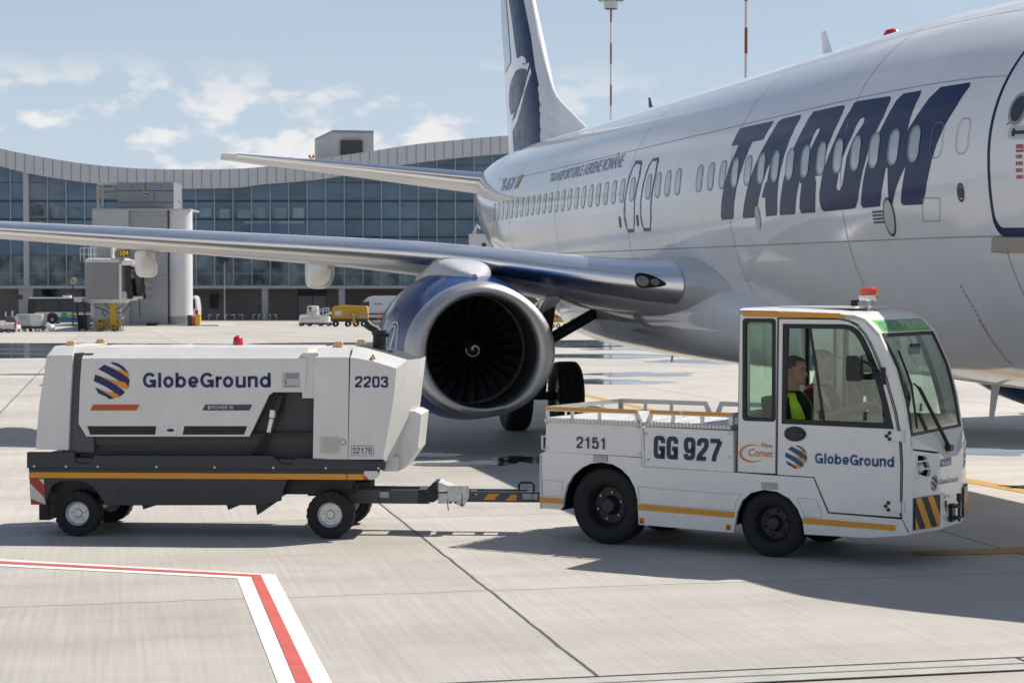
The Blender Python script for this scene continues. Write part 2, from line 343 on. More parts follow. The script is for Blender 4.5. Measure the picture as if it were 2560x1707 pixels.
# ================================================================ ground
def ground_mat():
    m = D.materials.new('concrete apron'); m.use_nodes = True; nt = m.node_tree; L = nt.links; b = nt.nodes['Principled BSDF']
    N = nt.nodes.new
    geo = N('ShaderNodeTexCoord')
    def dot(v):
        n = N('ShaderNodeVectorMath'); n.operation = 'DOT_PRODUCT'; L.new(geo.outputs['Object'], n.inputs[0]); n.inputs[1].default_value = v; return n.outputs['Value']
    def mth(op, a, b2=None, c=None, clamp=False):
        n = N('ShaderNodeMath'); n.operation = op; n.use_clamp = clamp
        for i, x in enumerate((a, b2, c)):
            if x is None: continue
            if isinstance(x, (int, float)): n.inputs[i].default_value = x
            else: L.new(x, n.inputs[i])
        return n.outputs[0]
    def noise(vec, sc, det=5, rough=.6):
        n = N('ShaderNodeTexNoise'); n.inputs['Scale'].default_value = sc; n.inputs['Detail'].default_value = det; n.inputs['Roughness'].default_value = rough
        L.new(vec, n.inputs[0]); return n.outputs['Fac']
    def rng(x, a, b2, c, d):
        n = N('ShaderNodeMapRange'); L.new(x, n.inputs[0])
        for i, q in enumerate((a, b2, c, d)): n.inputs[i + 1].default_value = q
        return n.outputs[0]
    u = dot((.978, .209, 0)); w = dot((-.209, .978, 0))
    wob = noise(geo.outputs['Object'], 1.7, 4); wb = rng(wob, .2, .8, -.035, .035)
    un = mth('SUBTRACT', u, 2.77); wn_ = mth('SUBTRACT', w, 13.8)
    du = mth('ABSOLUTE', mth('ADD', mth('WRAP', un, 2.45, -2.45), mth('MULTIPLY', wb, .35)))
    dw = mth('ABSOLUTE', mth('ADD', mth('WRAP', wn_, 2.345, -2.345), wb))
    ju = rng(du, .010, .017, 1, 0); jw = rng(dw, .006, .014, .75, 0)
    joint = mth('MAXIMUM', ju, jw)
    cell = N('ShaderNodeCombineXYZ'); L.new(mth('FLOOR', mth('DIVIDE', mth('ADD', un, 0.0), 4.9)), cell.inputs[0]); L.new(mth('FLOOR', mth('DIVIDE', wn_, 4.69)), cell.inputs[1])
    wh = N('ShaderNodeTexWhiteNoise'); wh.noise_dimensions = '3D'; L.new(cell.outputs[0], wh.inputs[0])
    slab = rng(wh.outputs['Value'], 0, 1, .90, 1.06)
    cv = N('ShaderNodeCombineXYZ'); L.new(mth('MULTIPLY', u, 26), cv.inputs[0]); L.new(mth('MULTIPLY', w, .5), cv.inputs[1]); L.new(mth('MULTIPLY', wh.outputs['Value'], 50), cv.inputs[2])
    gro = noise(cv.outputs[0], 1, 6, .7)
    cv2 = N('ShaderNodeCombineXYZ'); L.new(mth('MULTIPLY', u, .25), cv2.inputs[0]); L.new(mth('MULTIPLY', w, 1.6), cv2.inputs[1])
    st = noise(cv2.outputs[0], 1, 5, .62)
    bl = noise(geo.outputs['Object'], .35, 6, .65); gr = noise(geo.outputs['Object'], 90, 3, .7); spk = noise(geo.outputs['Object'], 14, 2, .5)
    k = mth('MULTIPLY', slab, rng(gro, .25, .75, .86, 1.10))
    k = mth('MULTIPLY', k, rng(st, .3, .7, .945, 1.03)); k = mth('MULTIPLY', k, rng(bl, .3, .7, .90, 1.07)); k = mth('MULTIPLY', k, rng(gr, .3, .7, .93, 1.06))
    k = mth('MULTIPLY', k, rng(noise(geo.outputs['Object'], .8, 5, .55), .62, .74, 1.0, .84)); k = mth('MULTIPLY', k, rng(spk, .73, .78, 1.0, .72))
    k = mth('MULTIPLY', k, mth('SUBTRACT', 1.0, mth('MULTIPLY', joint, .82)))
    hue = N('ShaderNodeMix'); hue.data_type = 'RGBA'; L.new(rng(bl, .35, .65, 0, 1), hue.inputs[0]); hue.inputs[6].default_value = (.46, .425, .38, 1); hue.inputs[7].default_value = (.475, .447, .41, 1)
    sc = N('ShaderNodeVectorMath'); sc.operation = 'SCALE'; L.new(hue.outputs[2], sc.inputs[0]); L.new(k, sc.inputs['Scale']); L.new(sc.outputs[0], b.inputs['Base Color'])
    L.new(rng(st, .3, .7, .5, .75), b.inputs['Roughness'])
    h = mth('SUBTRACT', mth('ADD', gro, mth('MULTIPLY', gr, .5)), mth('MULTIPLY', joint, 3.0))
    bp = N('ShaderNodeBump'); bp.inputs['Strength'].default_value = .35; bp.inputs['Distance'].default_value = .006; L.new(h, bp.inputs['Height']); L.new(bp.outputs[0], b.inputs['Normal'])
    return m
mb = MB(); ys = [-120, 85, 200, 5000]
mb.add([(x, y, gz(y)) for y in ys for x in (-2500, 2500)], [(2*i, 2*i+1, 2*i+3, 2*i+2) for i in range(3)])
struct(mb.build('ground', ground_mat()))

M_white_line = PM('white road paint', (.84, .82, .79), .6, var=.10, scale=9, bump=.2, bscale=60, dirt=(.2, .75))
M_red_line = PM('red road paint', (.58, .105, .09), .6, var=.18, scale=6, bump=.2, bscale=60, dirt=(.15, .75))
M_yel_line = PM('yellow road paint', (.60, .33, .03), .6, var=.2, scale=5, dirt=(.5, .75))
def sheet(name, pts, m, h=.004, kind='structure'):
    g = [ground(*p) if len(p) == 2 else Vector(p) for p in pts]
    mb = MB(); mb.plate([(p.x, p.y) for p in g], lambda x, y, w: (x, y, gz(y) + h), 0)
    o = mb.build(name, m); o['kind'] = kind; return o
g5 = lambda X, Y: (X * .5442, 1300 + Y * .5442)
V = 2560 / 2352
def line_strip(name, cl, wd, m, h):                         # painted line of an even width along ground points
    cl = [Vector((p[0], p[1])) for p in cl]; rings = []
    for i, p in enumerate(cl):
        if 0 < i < len(cl) - 1:
            a = (p - cl[i-1]).normalized(); b = (cl[i+1] - p).normalized()
            n1 = Vector((-a.y, a.x)); n2 = Vector((-b.y, b.x)); n = (n1 + n2); n = n / (n.length_squared / 2)
        else:
            a = (cl[min(i+1, len(cl)-1)] - cl[max(i-1, 0)]).normalized(); n = Vector((-a.y, a.x))
        wv = wd[i] if isinstance(wd, (list, tuple)) else wd
        rings.append((p - n * wv / 2, p + n * wv / 2))
    mb = MB()
    mb.add([(q.x, q.y, gz(q.y) + h) for r in rings for q in r], [(2*i, 2*i+1, 2*i+3, 2*i+2) for i in range(len(rings)-1)])
    return struct(mb.build(name, m))
# kinked white line with a red core, lower left
mb = MB(); up = [ground(*g5(-700, 138)), ground(*g5(0, 180)), ground(*g5(1265, 250)), ground(*g5(1525, 748)), ground(*g5(1900, 1480))]
lo = [ground(*g5(-700, 166)), ground(*g5(0, 212)), ground(*g5(1090, 268)), ground(*g5(1275, 748)), ground(*g5(1560, 1480))]
mb.add([(p.x, p.y, .004) for q in zip(up, lo) for p in q], [(2*i, 2*i+1, 2*i+3, 2*i+2) for i in range(4)]); struct(mb.build('stand_marking', M_white_line))
mb = MB(); up = [ground(*g5(-700, 150)), ground(*g5(0, 190)), ground(*g5(1198, 254)), ground(*g5(1435, 748)), ground(*g5(1800, 1480))]
lo = [ground(*g5(-700, 159)), ground(*g5(0, 201)), ground(*g5(1155, 260)), ground(*g5(1360, 748)), ground(*g5(1680, 1480))]
mb.add([(p.x, p.y, .008) for q in zip(up, lo) for p in q], [(2*i, 2*i+1, 2*i+3, 2*i+2) for i in range(4)]); struct(mb.build('stand_marking_core', M_red_line))
sheet('yellow_marking', [(2085*V, 1268*V), (2352*V, 1256*V), (2700, 1358), (2700, 1374), (2352*V, 1270*V), (2120*V, 1276*V)], M_yel_line)
line_strip('yellow_marking', [(4.3, 25.2), (5.53, 22.3), (5.85, 21.2), (9.5, 9.0)], .28, M_yel_line, .004)
line_strip('yellow_marking', [ground(1700, 1052)[:2], ground(1611, 1021)[:2], ground(1430, 980)[:2], ground(1200, 940)[:2]], .2, M_yel_line, .004)
line_strip('yellow_marking', [(-2, 72.0), (-9.42, 99.1), (-15.6, 115.8), (-22, 134)], .3, M_yel_line, .004)
# slotted drain along the lower right edge
M_kerb = PM('pale drain concrete', (.40, .39, .36), .7, var=.15, scale=5, bump=.25, bscale=50)
M_gap = PM('dark joint', (.03, .03, .03), .9)
a0 = Vector((.45 - .977 * 9, 10.86 - .214 * 9)); d0 = Vector((.977, .214)).normalized(); n0 = Vector((-d0.y, d0.x))
def dstrip(name, o0, o1, m, h, l0=0, l1=22):
    mb = MB(); q = [a0 + d0 * l0 + n0 * o0, a0 + d0 * l1 + n0 * o0, a0 + d0 * l1 + n0 * o1, a0 + d0 * l0 + n0 * o1]
    mb.add([(p.x, p.y, h) for p in q], [(0, 1, 2, 3)]); return struct(mb.build(name, m))
dstrip('drain_channel', -.36, 0.0, M_kerb, .005)
dstrip('drain_joint', -.012, .012, M_gap, .008); dstrip('drain_joint', -.372, -.348, M_gap, .008); dstrip('drain_slot', -.185, -.165, PM('grey slot', (.2, .2, .19), .8), .008)
dstrip('drain_joint', -.36, 0, M_gap, .009, 11.72, 11.735)
# wet patches
def puddle_mat():
    m = PM('rain water film', (.055, .056, .06), .06, var=.5, scale=.25, rvar=.18, bump=0, stretch=(.35, 1.4, 1))
    nt = m.node_tree; L = nt.links; b = nt.nodes['Principled BSDF']
    tcn = nt.nodes.new('ShaderNodeTexCoord'); ns = nt.nodes.new('ShaderNodeTexNoise'); ns.inputs['Scale'].default_value = 2.2; ns.inputs['Detail'].default_value = 3
    mp = nt.nodes.new('ShaderNodeMapping'); mp.inputs['Scale'].default_value = (.6, 1.5, 1); L.new(tcn.outputs['Object'], mp.inputs[0]); L.new(mp.outputs[0], ns.inputs[0])
    bp = nt.nodes.new('ShaderNodeBump'); bp.inputs['Strength'].default_value = .06; bp.inputs['Distance'].default_value = .02; L.new(ns.outputs['Fac'], bp.inputs['Height']); L.new(bp.outputs[0], b.inputs['Normal'])
    return m
M_wet = puddle_mat()
def puddle(cx, cy, rx, ry, seed, rough=.22, n=90):
    rnd = random.Random(seed); ph = [(rnd.uniform(0, 6.28), rnd.choice((2, 3, 4, 5, 7, 9, 13))) for _ in range(7)]
    pts = []
    for k in range(n):
        a = 2 * math.pi * k / n; q = 1 + sum(rough * math.sin(a * fr + p) / fr ** .7 for p, fr in ph) * .5
        pts.append((cx + rx * q * math.cos(a), cy + ry * q * math.sin(a)))
    mb = MB(); mb.plate(pts, lambda x, y, w: (x, y, gz(y) + .004), 0); struct(mb.build('water', M_wet))
puddle(-34, 74.5, 27, 12.5, 3, .12)
puddle(-1.5, 84, 9, 5, 5, .3); puddle(9, 77, 6.5, 4.2, 8, .35); puddle(6, 92, 8, 4, 12, .3); puddle(17.5, 84, 5, 4.5, 15, .35); puddle(3.2, 67.5, 3.6, 2.2, 17, .4); puddle(7.5, 62, 3.5, 1.8, 19, .45)
puddle(-.55, 24.6, .62, .42, 31, .4); puddle(.25, 25.3, .5, .5, 33, .4); puddle(-1.1, 25.9, .4, .35, 35, .4); puddle(1.0, 24.4, .35, .25, 37, .4)
puddle(2.6, 47.5, 1.6, 1.1, 41, .4); puddle(3.6, 52, 1.5, 1.4, 43, .4); puddle(6.2, 21.6, .5, .25, 47, .4); puddle(6.5, 26.5, 1.0, .6, 49, .4)
puddle(-13.6, 52, .8, .5, 51, .4)

# ================================================================ airplane
T0, L0, TILT, SG = 10.5187, 9.6159, .0118, 19.6
PSI = -.20524
aV = Vector((math.sin(PSI), math.cos(PSI), 0)); bV = Vector((math.cos(PSI), -math.sin(PSI), 0))
plane = empty('airplane', aV * (T0 + SG) + bV * L0, 'white twin-jet passenger airplane with large navy lettering and blue engine parked behind the tractor', 'airplane',
              (0, -TILT, math.atan2(aV.y, aV.x)))
PMX = Matrix.Translation(plane.location) @ plane.rotation_euler.to_matrix().to_4x4(); PIN = PMX.inverted()
def Lp(s, q, z): return Vector((s - SG, q, z))              # station aft of nose, starboard offset, height
def lray(x, y):
    o = PIN @ O; d = (PIN.to_3x3() @ ray(x, y)).normalized(); return o, d
M_fus = PM('white aircraft paint', (.75, .75, .765), .07, coat=0, var=.03, scale=1.2, rvar=.05, bump=.06, bscale=.5, stretch=(3.5, .55, .55))
M_navy = PM('navy aircraft paint', (.009, .022, .085), .16, coat=0, spec=.13, var=.05, scale=2, rvar=.05)
M_blue = PM('blue engine paint', (.008, .045, .165), .12, coat=0, spec=.14, var=.06, scale=1, rvar=.04)
M_polish = PM('polished aluminium', (.84, .84, .84), .30, metal=1, var=.05, scale=2, rvar=.10, stretch=(.6, .2, 4))
M_lip = PM('brushed inlet metal', (.50, .495, .485), .46, metal=1, var=.06, scale=3, rvar=.10)
M_wing = PM('grey wing paint', (.56, .57, .58), .32, coat=.3, var=.08, scale=2, rvar=.1)
M_seam = PM('panel seam grey', (.30, .31, .33), .5)
M_tyre = PM('black rubber', (.017, .017, .018), .75, var=.3, scale=12, bump=.15, bscale=90)
M_blk = PM('black plastic', (.016, .017, .018), .45, var=.15, scale=9, bump=.1, bscale=120)
M_dkmet = PM('dark metal', (.06, .06, .065), .42, metal=.7, var=.2, scale=10)
M_steel = PM('zinc steel', (.52, .53, .53), .38, metal=.9, var=.15, scale=12)
M_chrome = PM('bare steel', (.62, .62, .62), .22, metal=1)
FSs = [.9, 1.1, 1.5, 2.05, 2.8, 3.7, 4.7, 5.9, 7.2, 9.5, 25.4, 27.2, 29, 31, 33, 35, 36.8, 38.1]
FW = [.03, .42, .80, 1.13, 1.43, 1.68, 1.82, 1.875, 1.88, 1.88, 1.88, 1.87, 1.82, 1.68, 1.44, 1.08, .68, .30]
FT = [3.02, 3.38, 3.72, 4.12, 4.72, 5.18, 5.24, 5.40, 5.50, 5.575, 5.59, 5.59, 5.59, 5.58, 5.55, 5.50, 5.36, 5.05]
FB = [2.95, 2.60, 2.26, 1.96, 1.70, 1.51, 1.41, 1.37, 1.36, 1.36, 1.36, 1.50, 1.92, 2.36, 2.90, 3.45, 3.98, 4.42]
FM = [2.98, 3.02, 3.10, 3.22, 3.42, 3.58, 3.66, 3.70, 3.71, 3.71, 3.71, 3.74, 3.84, 4.02, 4.25, 4.48, 4.68, 4.75]
def fsec(s): return hermite(FSs, FW, s), hermite(FSs, FT, s), hermite(FSs, FB, s), hermite(FSs, FM, s)
def fus(s, th, off=0.0):
    w, t, b, zm = fsec(s); c, sn = math.cos(th), math.sin(th); h = (t - zm) if sn > 0 else (zm - b)
    y, z = w * c, h * sn
    if off:
        n = Vector((y / w / w, z / h / h)).normalized(); y += n.x * off; z += n.y * off
    return Lp(s, y, zm + z)
def fus_in(p):
    s = p.x + SG
    if s < .9 or s > 38.1: return 1
    w, t, b, zm = fsec(s); dz = p.z - zm; h = (t - zm) if dz > 0 else (zm - b)
    return (p.y / w) ** 2 + (dz / h) ** 2 - 1
def march(x, y, fn, t0, t1, dt=.12):
    o, d = lray(x, y); t = t0
    while t < t1:
        if fn(o + d * t) < 0:
            a, b = t - dt, t
            for _ in range(22):
                m = (a + b) / 2
                if fn(o + d * m) < 0: b = m
                else: a = m
            return o + d * b
        t += dt
    return None
def fuv(x, y):                                              # photograph point -> (station, arc) on the fuselage skin
    p = march(x, y, fus_in, 8, 55)
    if p is None: return None
    s = p.x + SG; w, t, b, zm = fsec(s); dz = p.z - zm; h = (t - zm) if dz > 0 else (zm - b)
    return (s, math.atan2(dz / h, p.y / w) * 1.88)
def skin(mb, loops, off=.006, mi=0, step=.22):              # flat (station, arc) shape wrapped on the fuselage
    t = MB(); t.plate(loops, lambda x, y, w: (x, y, 0), 0)
    me = D.meshes.new('t'); me.from_pydata(t.v, [], t.f); bm = bmesh.new(); bm.from_mesh(me); D.meshes.remove(me)
    bmesh.ops.remove_doubles(bm, verts=bm.verts, dist=1e-6)
    for ax in (0, 1):
        lo, hi = min(v.co[ax] for v in bm.verts), max(v.co[ax] for v in bm.verts); k = math.ceil(lo / step)
        while k * step < hi:
            co = Vector((0, 0, 0)); co[ax] = k * step; no = Vector((0, 0, 0)); no[ax] = 1
            bmesh.ops.bisect_plane(bm, geom=bm.verts[:] + bm.edges[:] + bm.faces[:], plane_co=co, plane_no=no, dist=1e-6); k += 1 if ax else 6
    bm.verts.ensure_lookup_table()
    mb.add([fus(v.co.x, v.co.y / 1.88, off) for v in bm.verts], [tuple(v.index for v in f.verts) for f in bm.faces], mi); bm.free(); return mb
def pxskin(mb, pts, fn, off=.006, mi=0): return skin(mb, [fuv(*fn(*p)) for p in pts], off, mi)
st = []; s = .9
while s < 38.05: st.append(s); s += .09 if s < 2 else (.25 if s < 8 or s > 25 else .6)
st.append(38.1)
NTH = 72
mb = MB(); mb.loft([[fus(s, 2 * math.pi * k / NTH) for k in range(NTH)] for s in st]); fuselage = mb.build('fuselage', M_fus, plane, smooth=50)
# panel seams
mb = MB()
def ring_seam(s, a0=-1.45, a1=1.62, wd=.012):
    n = 40; A = [fus(s, a0 + (a1 - a0) * k / n, .0025) for k in range(n + 1)]; B = [fus(s + wd, a0 + (a1 - a0) * k / n, .0025) for k in range(n + 1)]
    mb.add(A + B, [(k, k + 1, n + 2 + k, n + 1 + k) for k in range(n)])
def long_seam(arc, s0, s1, wd=.010):
    n = int((s1 - s0) / .5) + 1; A = [fus(s0 + (s1 - s0) * k / n, arc / 1.88, .0025) for k in range(n + 1)]; B = [fus(s0 + (s1 - s0) * k / n, (arc + wd) / 1.88, .0025) for k in range(n + 1)]
    mb.add(A + B, [(k, k + 1, n + 2 + k, n + 1 + k) for k in range(n)])
for s in (5.25, 8.9, 12.8, 17.9, 22.8, 27.0): ring_seam(s)
for a in (.86, -.62, 1.9, 2.62): long_seam(a, 4.9, 29.5)
mb.build('panel_seam', M_seam, plane)
# cabin windows
M_wfr = PM('grey window frame', (.30, .30, .31), .4, metal=.4)
M_pane = PM('cabin window pane', (.33, .39, .43), .08, coat=.6, var=.25, scale=2.5, rvar=.05)
NL = [14, 13, 12, 11, 10, 9, 8, 7, 6, 5, 4, 3, 2, 1, 0, -2, -3, -4, -5, -6.8] + list(range(-8, -30, -1))
for n in NL:
    s = 14.0914 - n * .508; w, t, b, zm = fsec(s); ac = math.asin((3.90 - zm) / (t - zm)) * 1.88
    out = rrect(s - .135, ac - .195, s + .135, ac + .195, .12, 6); inn = rrect(s - .112, ac - .172, s + .112, ac + .172, .10, 6)
    mb = MB(); skin(mb, [out, inn], .007, 0, .1); fr = mb.build('cabin_window', M_wfr, plane)
    mb = MB(); skin(mb, inn, .004, 0, .1); mb.build('pane', M_pane, fr)
for n in (15.05, 16.15):
    mb = MB()
    s = 14.0914 - n * .508; w, t, b, zm = fsec(s); ac = math.asin((3.90 - zm) / (t - zm)) * 1.88
    out = rrect(s - .13, ac - .19, s + .13, ac + .19, .11, 6); skin(mb, [out, inset(out, .008)], .008, 0, .1); mb.build('window_plug', PM('plug outline', (.22, .24, .28), .5), plane)
# TAROM lettering
tA = lambda X, Y: (1790 + X / 4.2389, 190 + Y / 4.2389)
tB = lambda X, Y: (2080 + X / 3.2667, 180 + Y / 3.2667)
LET = [
 (tA, [[(262,556),(617,477),(500,676),(385,700),(330,830),(270,1000),(215,1200),(190,1380),(185,1516),(62,1527),(52,1480),(60,1330),(90,1160),(140,970),(200,830),(240,731),(166,743),(185,690),(235,590)]]),
 (tA, [[(705,456),(902,412),(890,455),(820,590),(740,790),(700,940),(665,1090),(652,1250),(648,1400),(645,1480),(530,1490),(524,1290),(484,1292),(525,1128),(540,1128),(585,895),(545,980),(500,1110),(465,1250),(440,1380),(425,1500),(290,1510),(285,1480),(298,1360),(330,1200),(390,1010),(480,800),(570,640),(660,490)]]),
 (tA, [[(1035,381),(1350,311),(1365,330),(1330,420),(1260,570),(1180,760),(1130,960),(1085,1060),(1050,1062),(1060,1130),(1055,1250),(1052,1447),(905,1458),(885,1400),(890,1290),(908,1138),(890,1138),(895,1075),(870,1180),(850,1310),(838,1465),(680,1478),(675,1430),(688,1270),(715,1100),(760,930),(840,730),(930,550),(990,440)],
      [(1085,555),(1103,562),(1095,590),(1000,790),(960,890),(985,760),(1030,640),(1065,570)][::-1]]),
 (None, [[tB(215,240),tB(470,200),tB(482,215),tB(470,250),tB(420,370),tB(355,500),tB(300,640),tB(260,780),tB(232,900),tB(212,1040),tB(195,1105),tB(180,1117),tA(1150,1438),tA(1120,1415),tA(1097,1330),tA(1097,1240),tA(1115,1120),tA(1150,980),tA(1200,830),tA(1280,640),tA(1370,450),tA(1440,340),tB(180,257)],
        [tB(258,370),tB(268,384),tB(258,420),tB(170,560),tB(120,700),tB(100,830),tB(84,930),tB(62,970),tB(40,962),tB(36,940),tB(50,850),tB(90,690),tB(160,530),tB(225,390)][::-1]]),
 (tB, [[(585,180),(732,152),(718,195),(660,320),(612,490),(700,350),(800,210),(890,125),(1132,88),(1125,120),(1080,180),(1000,310),(920,440),(860,580),(815,720),(785,850),(765,970),(742,1083),(585,1090),(565,1070),(565,1010),(580,900),(603,765),(560,850),(520,960),(497,1065),(488,1095),(470,1075),(458,985),(455,880),(455,785),(440,785),(425,860),(405,980),(392,1100),(255,1112),(238,1085),(240,1020),(255,890),(275,790),(300,700),(380,510),(460,350),(530,230)]]),
]
for fn, loops in LET:
    mb = MB(); f2 = fn or (lambda *p: p)
    skin(mb, [[fuv(*f2(*p)) for p in l] for l in loops], .003, 0, .2)
    mb.build('lettering', M_navy, plane, smooth=60)
# smaller titles, registration and flag
tS = lambda X, Y: (1220 + X / 5.113, 360 + Y / 5.113)
M_title = PM('grey blue lettering', (.06, .085, .16), .3, coat=.3)
def fuse_text(body, quad, name, m, bold=.0, off=.005, shear=0.0):
    q = [fuv(*p) for p in quad]; mb = MB(); text(mb, body, q, lambda x, y: fus(x, y / 1.88, off), bold, shear); return mb.build(name, m, plane)
fuse_text('TRANSPORTURILE AERIENE ROMÂNE', [tS(775, 497), tS(1705, 300), tS(1778, 80), tS(820, 352)], 'lettering', M_title, .012)
fuse_text('YR-BGM', [tS(150, 612), tS(300, 580), tS(372, 420), tS(200, 445)], 'registration', M_title, .008)
for k, c in enumerate(((.02, .05, .22), (.60, .42, .05), (.36, .04, .05))):
    e = 2 - k; f0, f1 = e / 3, (e + 1) / 3; mb = MB()
    Lr = lambda f, a, b: (a[0] + (b[0] - a[0]) * f, a[1] + (b[1] - a[1]) * f)
    pts = [Lr(f0, (330, 573), (380, 563)), Lr(f1, (330, 573), (380, 563)), Lr(f1, (410, 405), (462, 395)), Lr(f0, (410, 405), (462, 395))]
    pxskin(mb, pts, tS, .005); mb.build('flag_stripe', PM('flag colour %d' % k, c, .35), plane)
# overwing exits
for ol, il in (([(1775,270),(1805,240),(1890,215),(1965,213),(1970,240),(1945,420),(1900,600),(1876,800),(1876,1000),(1866,1132),(1795,1137),(1765,1060),(1742,980),(1735,850),(1760,620),(1800,440),(1850,300)][2:] + [],
               [(1890,258),(1950,260),(1930,420),(1886,600),(1866,800),(1866,1000),(1862,1085),(1788,1090),(1765,1010),(1748,920),(1748,800),(1775,600),(1815,430),(1855,310)]),
              ([(2110,190),(2180,172),(2185,210),(2150,400),(2115,560),(2090,760),(2090,960),(2078,1115),(1998,1120),(1965,1030),(1948,930),(1945,790),(1970,560),(2010,400),(2060,260)],
               [(2100,222),(2165,215),(2135,400),(2100,560),(2078,760),(2078,960),(2070,1070),(1995,1078),(1970,990),(1957,910),(1956,780),(1985,560),(2025,390),(2070,270)])):
    mb = MB(); skin(mb, [[fuv(*tS(*p)) for p in ol], [fuv(*tS(*p)) for p in il]], .005); mb.build('emergency_exit', M_navy, plane)
for p in ((1688, 1000), (1912, 980)): mb = MB(); q = fuv(*tS(*p)); skin(mb, rrect(q[0]-.05, q[1]-.07, q[0]+.05, q[1]+.07, .01, 2), .006); mb.build('static_vent', M_dkmet, plane)
mb = MB(); q = fuv(*tB(1052, 985)); skin(mb, [circ(q[0], q[1], .075), circ(q[0], q[1], .055)[::-1]], .005); skin(mb, circ(q[0], q[1], .045), .005)
mb.build('static_port', M_dkmet, plane)
mb = MB()
for c, r, ry in (((472, 1185), .12, .145),): q = fuv(*tB(*c)); skin(mb, circ(q[0], q[1], r, 32, ry), .008, 0); skin(mb, [circ(q[0], q[1], r + .018, 32, ry + .02), circ(q[0], q[1], r, 32, ry)[::-1]], .01, 1)
mb.build('access_disc', [PM('pale grey disc', (.5, .5, .49), .4), M_dkmet], plane)
mb = MB(); q = fuv(*tA(446, 1505)); skin(mb, circ(q[0], q[1], .09, 24, .12), .008, 0); mb.build('access_disc', PM('pale grey disc', (.5, .5, .49), .4), plane)
mb = MB(); o_ = [(738,1040),(758,1025),(882,1028),(886,1045),(884,1215),(870,1222),(755,1224),(742,1205)]
pl_ = [fuv(*tB(*p)) for p in o_]; skin(mb, [pl_, inset(pl_, .008)], .004); mb.build('service_hatch', M_seam, plane)
# forward service door
tD = lambda X, Y: (1750 + X / 2.2395, Y / 2.2395)
EDG = [(1720,520),(1660,700),(1632,880),(1620,1080),(1630,1240),(1650,1300)]; EDI = [(1740,520),(1682,700),(1652,880),(1642,1080),(1650,1220),(1672,1270),(1700,1296)]
e0 = [fuv(*tD(*p)) for p in EDG]; e1 = [fuv(*tD(*p)) for p in EDI]
s_aft = e0[3][0]; DW = .86; arcs0 = [(s_aft, -.78)]
aB, aT = fuv(*tD(1700, 1325))[1], 1.35
out = rrect(s_aft - DW, aB, s_aft, aT, .16, 6); inn = rrect(s_aft - DW + .05, aB + .07, s_aft - .05, aT - .06, .12, 6)
mb = MB(); skin(mb, [out, inn], .006, 0, .12); dr = mb.build('service_door', M_navy, plane)
mb = MB(); skin(mb, inn, .004, 0, .12); mb.build('door_panel', M_fus, dr, smooth=60)
q = fuv(*tD(1740, 750)); mb = MB(); skin(mb, rrect(q[0] - .34, q[1] - .055, q[0] + .03, q[1] + .075, .04), .009); mb.build('handle_recess', M_steel, dr)
mb = MB(); p0 = fus(q[0] - .26, (q[1] + .01) / 1.88, .012); p1 = fus(q[0] - .05, (q[1] + .01) / 1.88, .012); mb.tube([p0, p1], .016, 8); mb.tube([fus(q[0] - .06, (q[1] - .03) / 1.88, .012), fus(q[0] - .06, (q[1] + .05) / 1.88, .012)], .012); mb.build('handle', M_dkmet, dr)
q2 = (s_aft - .43, fuv(*tD(1810, 610))[1]); mb = MB(); skin(mb, [circ(q2[0], q2[1], .15, 28, .18), circ(q2[0], q2[1], .11, 28, .14)[::-1]], .009, 0, .1); skin(mb, circ(q2[0], q2[1], .112, 28, .142), .006, 1, .1); mb.build('door_window', [M_wfr, PM('dark door glass', (.03, .035, .04), .08)], dr)
M_redtxt = PM('red notice print', (.45, .08, .07), .5)
mb = MB()
def lines(mb, cx, cy, w, h, n, off=.0075, seed=1):           # rows of small illegible print
    r = random.Random(seed)
    for k in range(n):
        y = cy + h / 2 - (k + .5) * h / n; x = cx + w / 2
        while x > cx - w / 2:
            l = r.uniform(.25, .6) * w * .4; x1 = max(cx - w / 2, x - l); skin(mb, [(x1, y - h / n * .28), (x, y - h / n * .28), (x, y + h / n * .28), (x1, y + h / n * .28)], off, 0, 1); x = x1 - .012
q = fuv(*tB(1518, 720)); lines(mb, q[0] - .03, q[1], .11, .30, 6); mb.build('notice_print', M_redtxt, dr); mb = MB(); q = fuv(*tB(1535, 622)); lines(mb, q[0] - .03, q[1], .15, .09, 3)
mb.build('notice_print', M_redtxt, dr); mb = MB(); skin(mb, [(fuv(*tB(*p))) for p in ((1430, 432), (1466, 396), (1470, 402), (1436, 440))], .0075, 0, 1)
mb.build('door_arrow', M_redtxt, dr)
mb = MB(); q = fuv(*tB(380, 1185)); lines(mb, q[0], q[1], .28, .12, 4, .006, 4); mb.build('notice_print', PM('grey print', (.08, .09, .11), .5), plane)
mb = MB(); A = [fus(s_aft + .04 - k * (DW + .08) / 6, (aB - .05) / 1.88, 0) for k in range(7)]; 
mb.loft([[p + Vector((0, dy, dz)) for dy, dz in ((-.02, .05), (.05, .05), (.055, -.09), (-.02, -.09))] for p in A]); mb.build('door_sill', PM('tan sill metal', (.36, .31, .26), .5, metal=.4, var=.2), plane, bevel=.008)
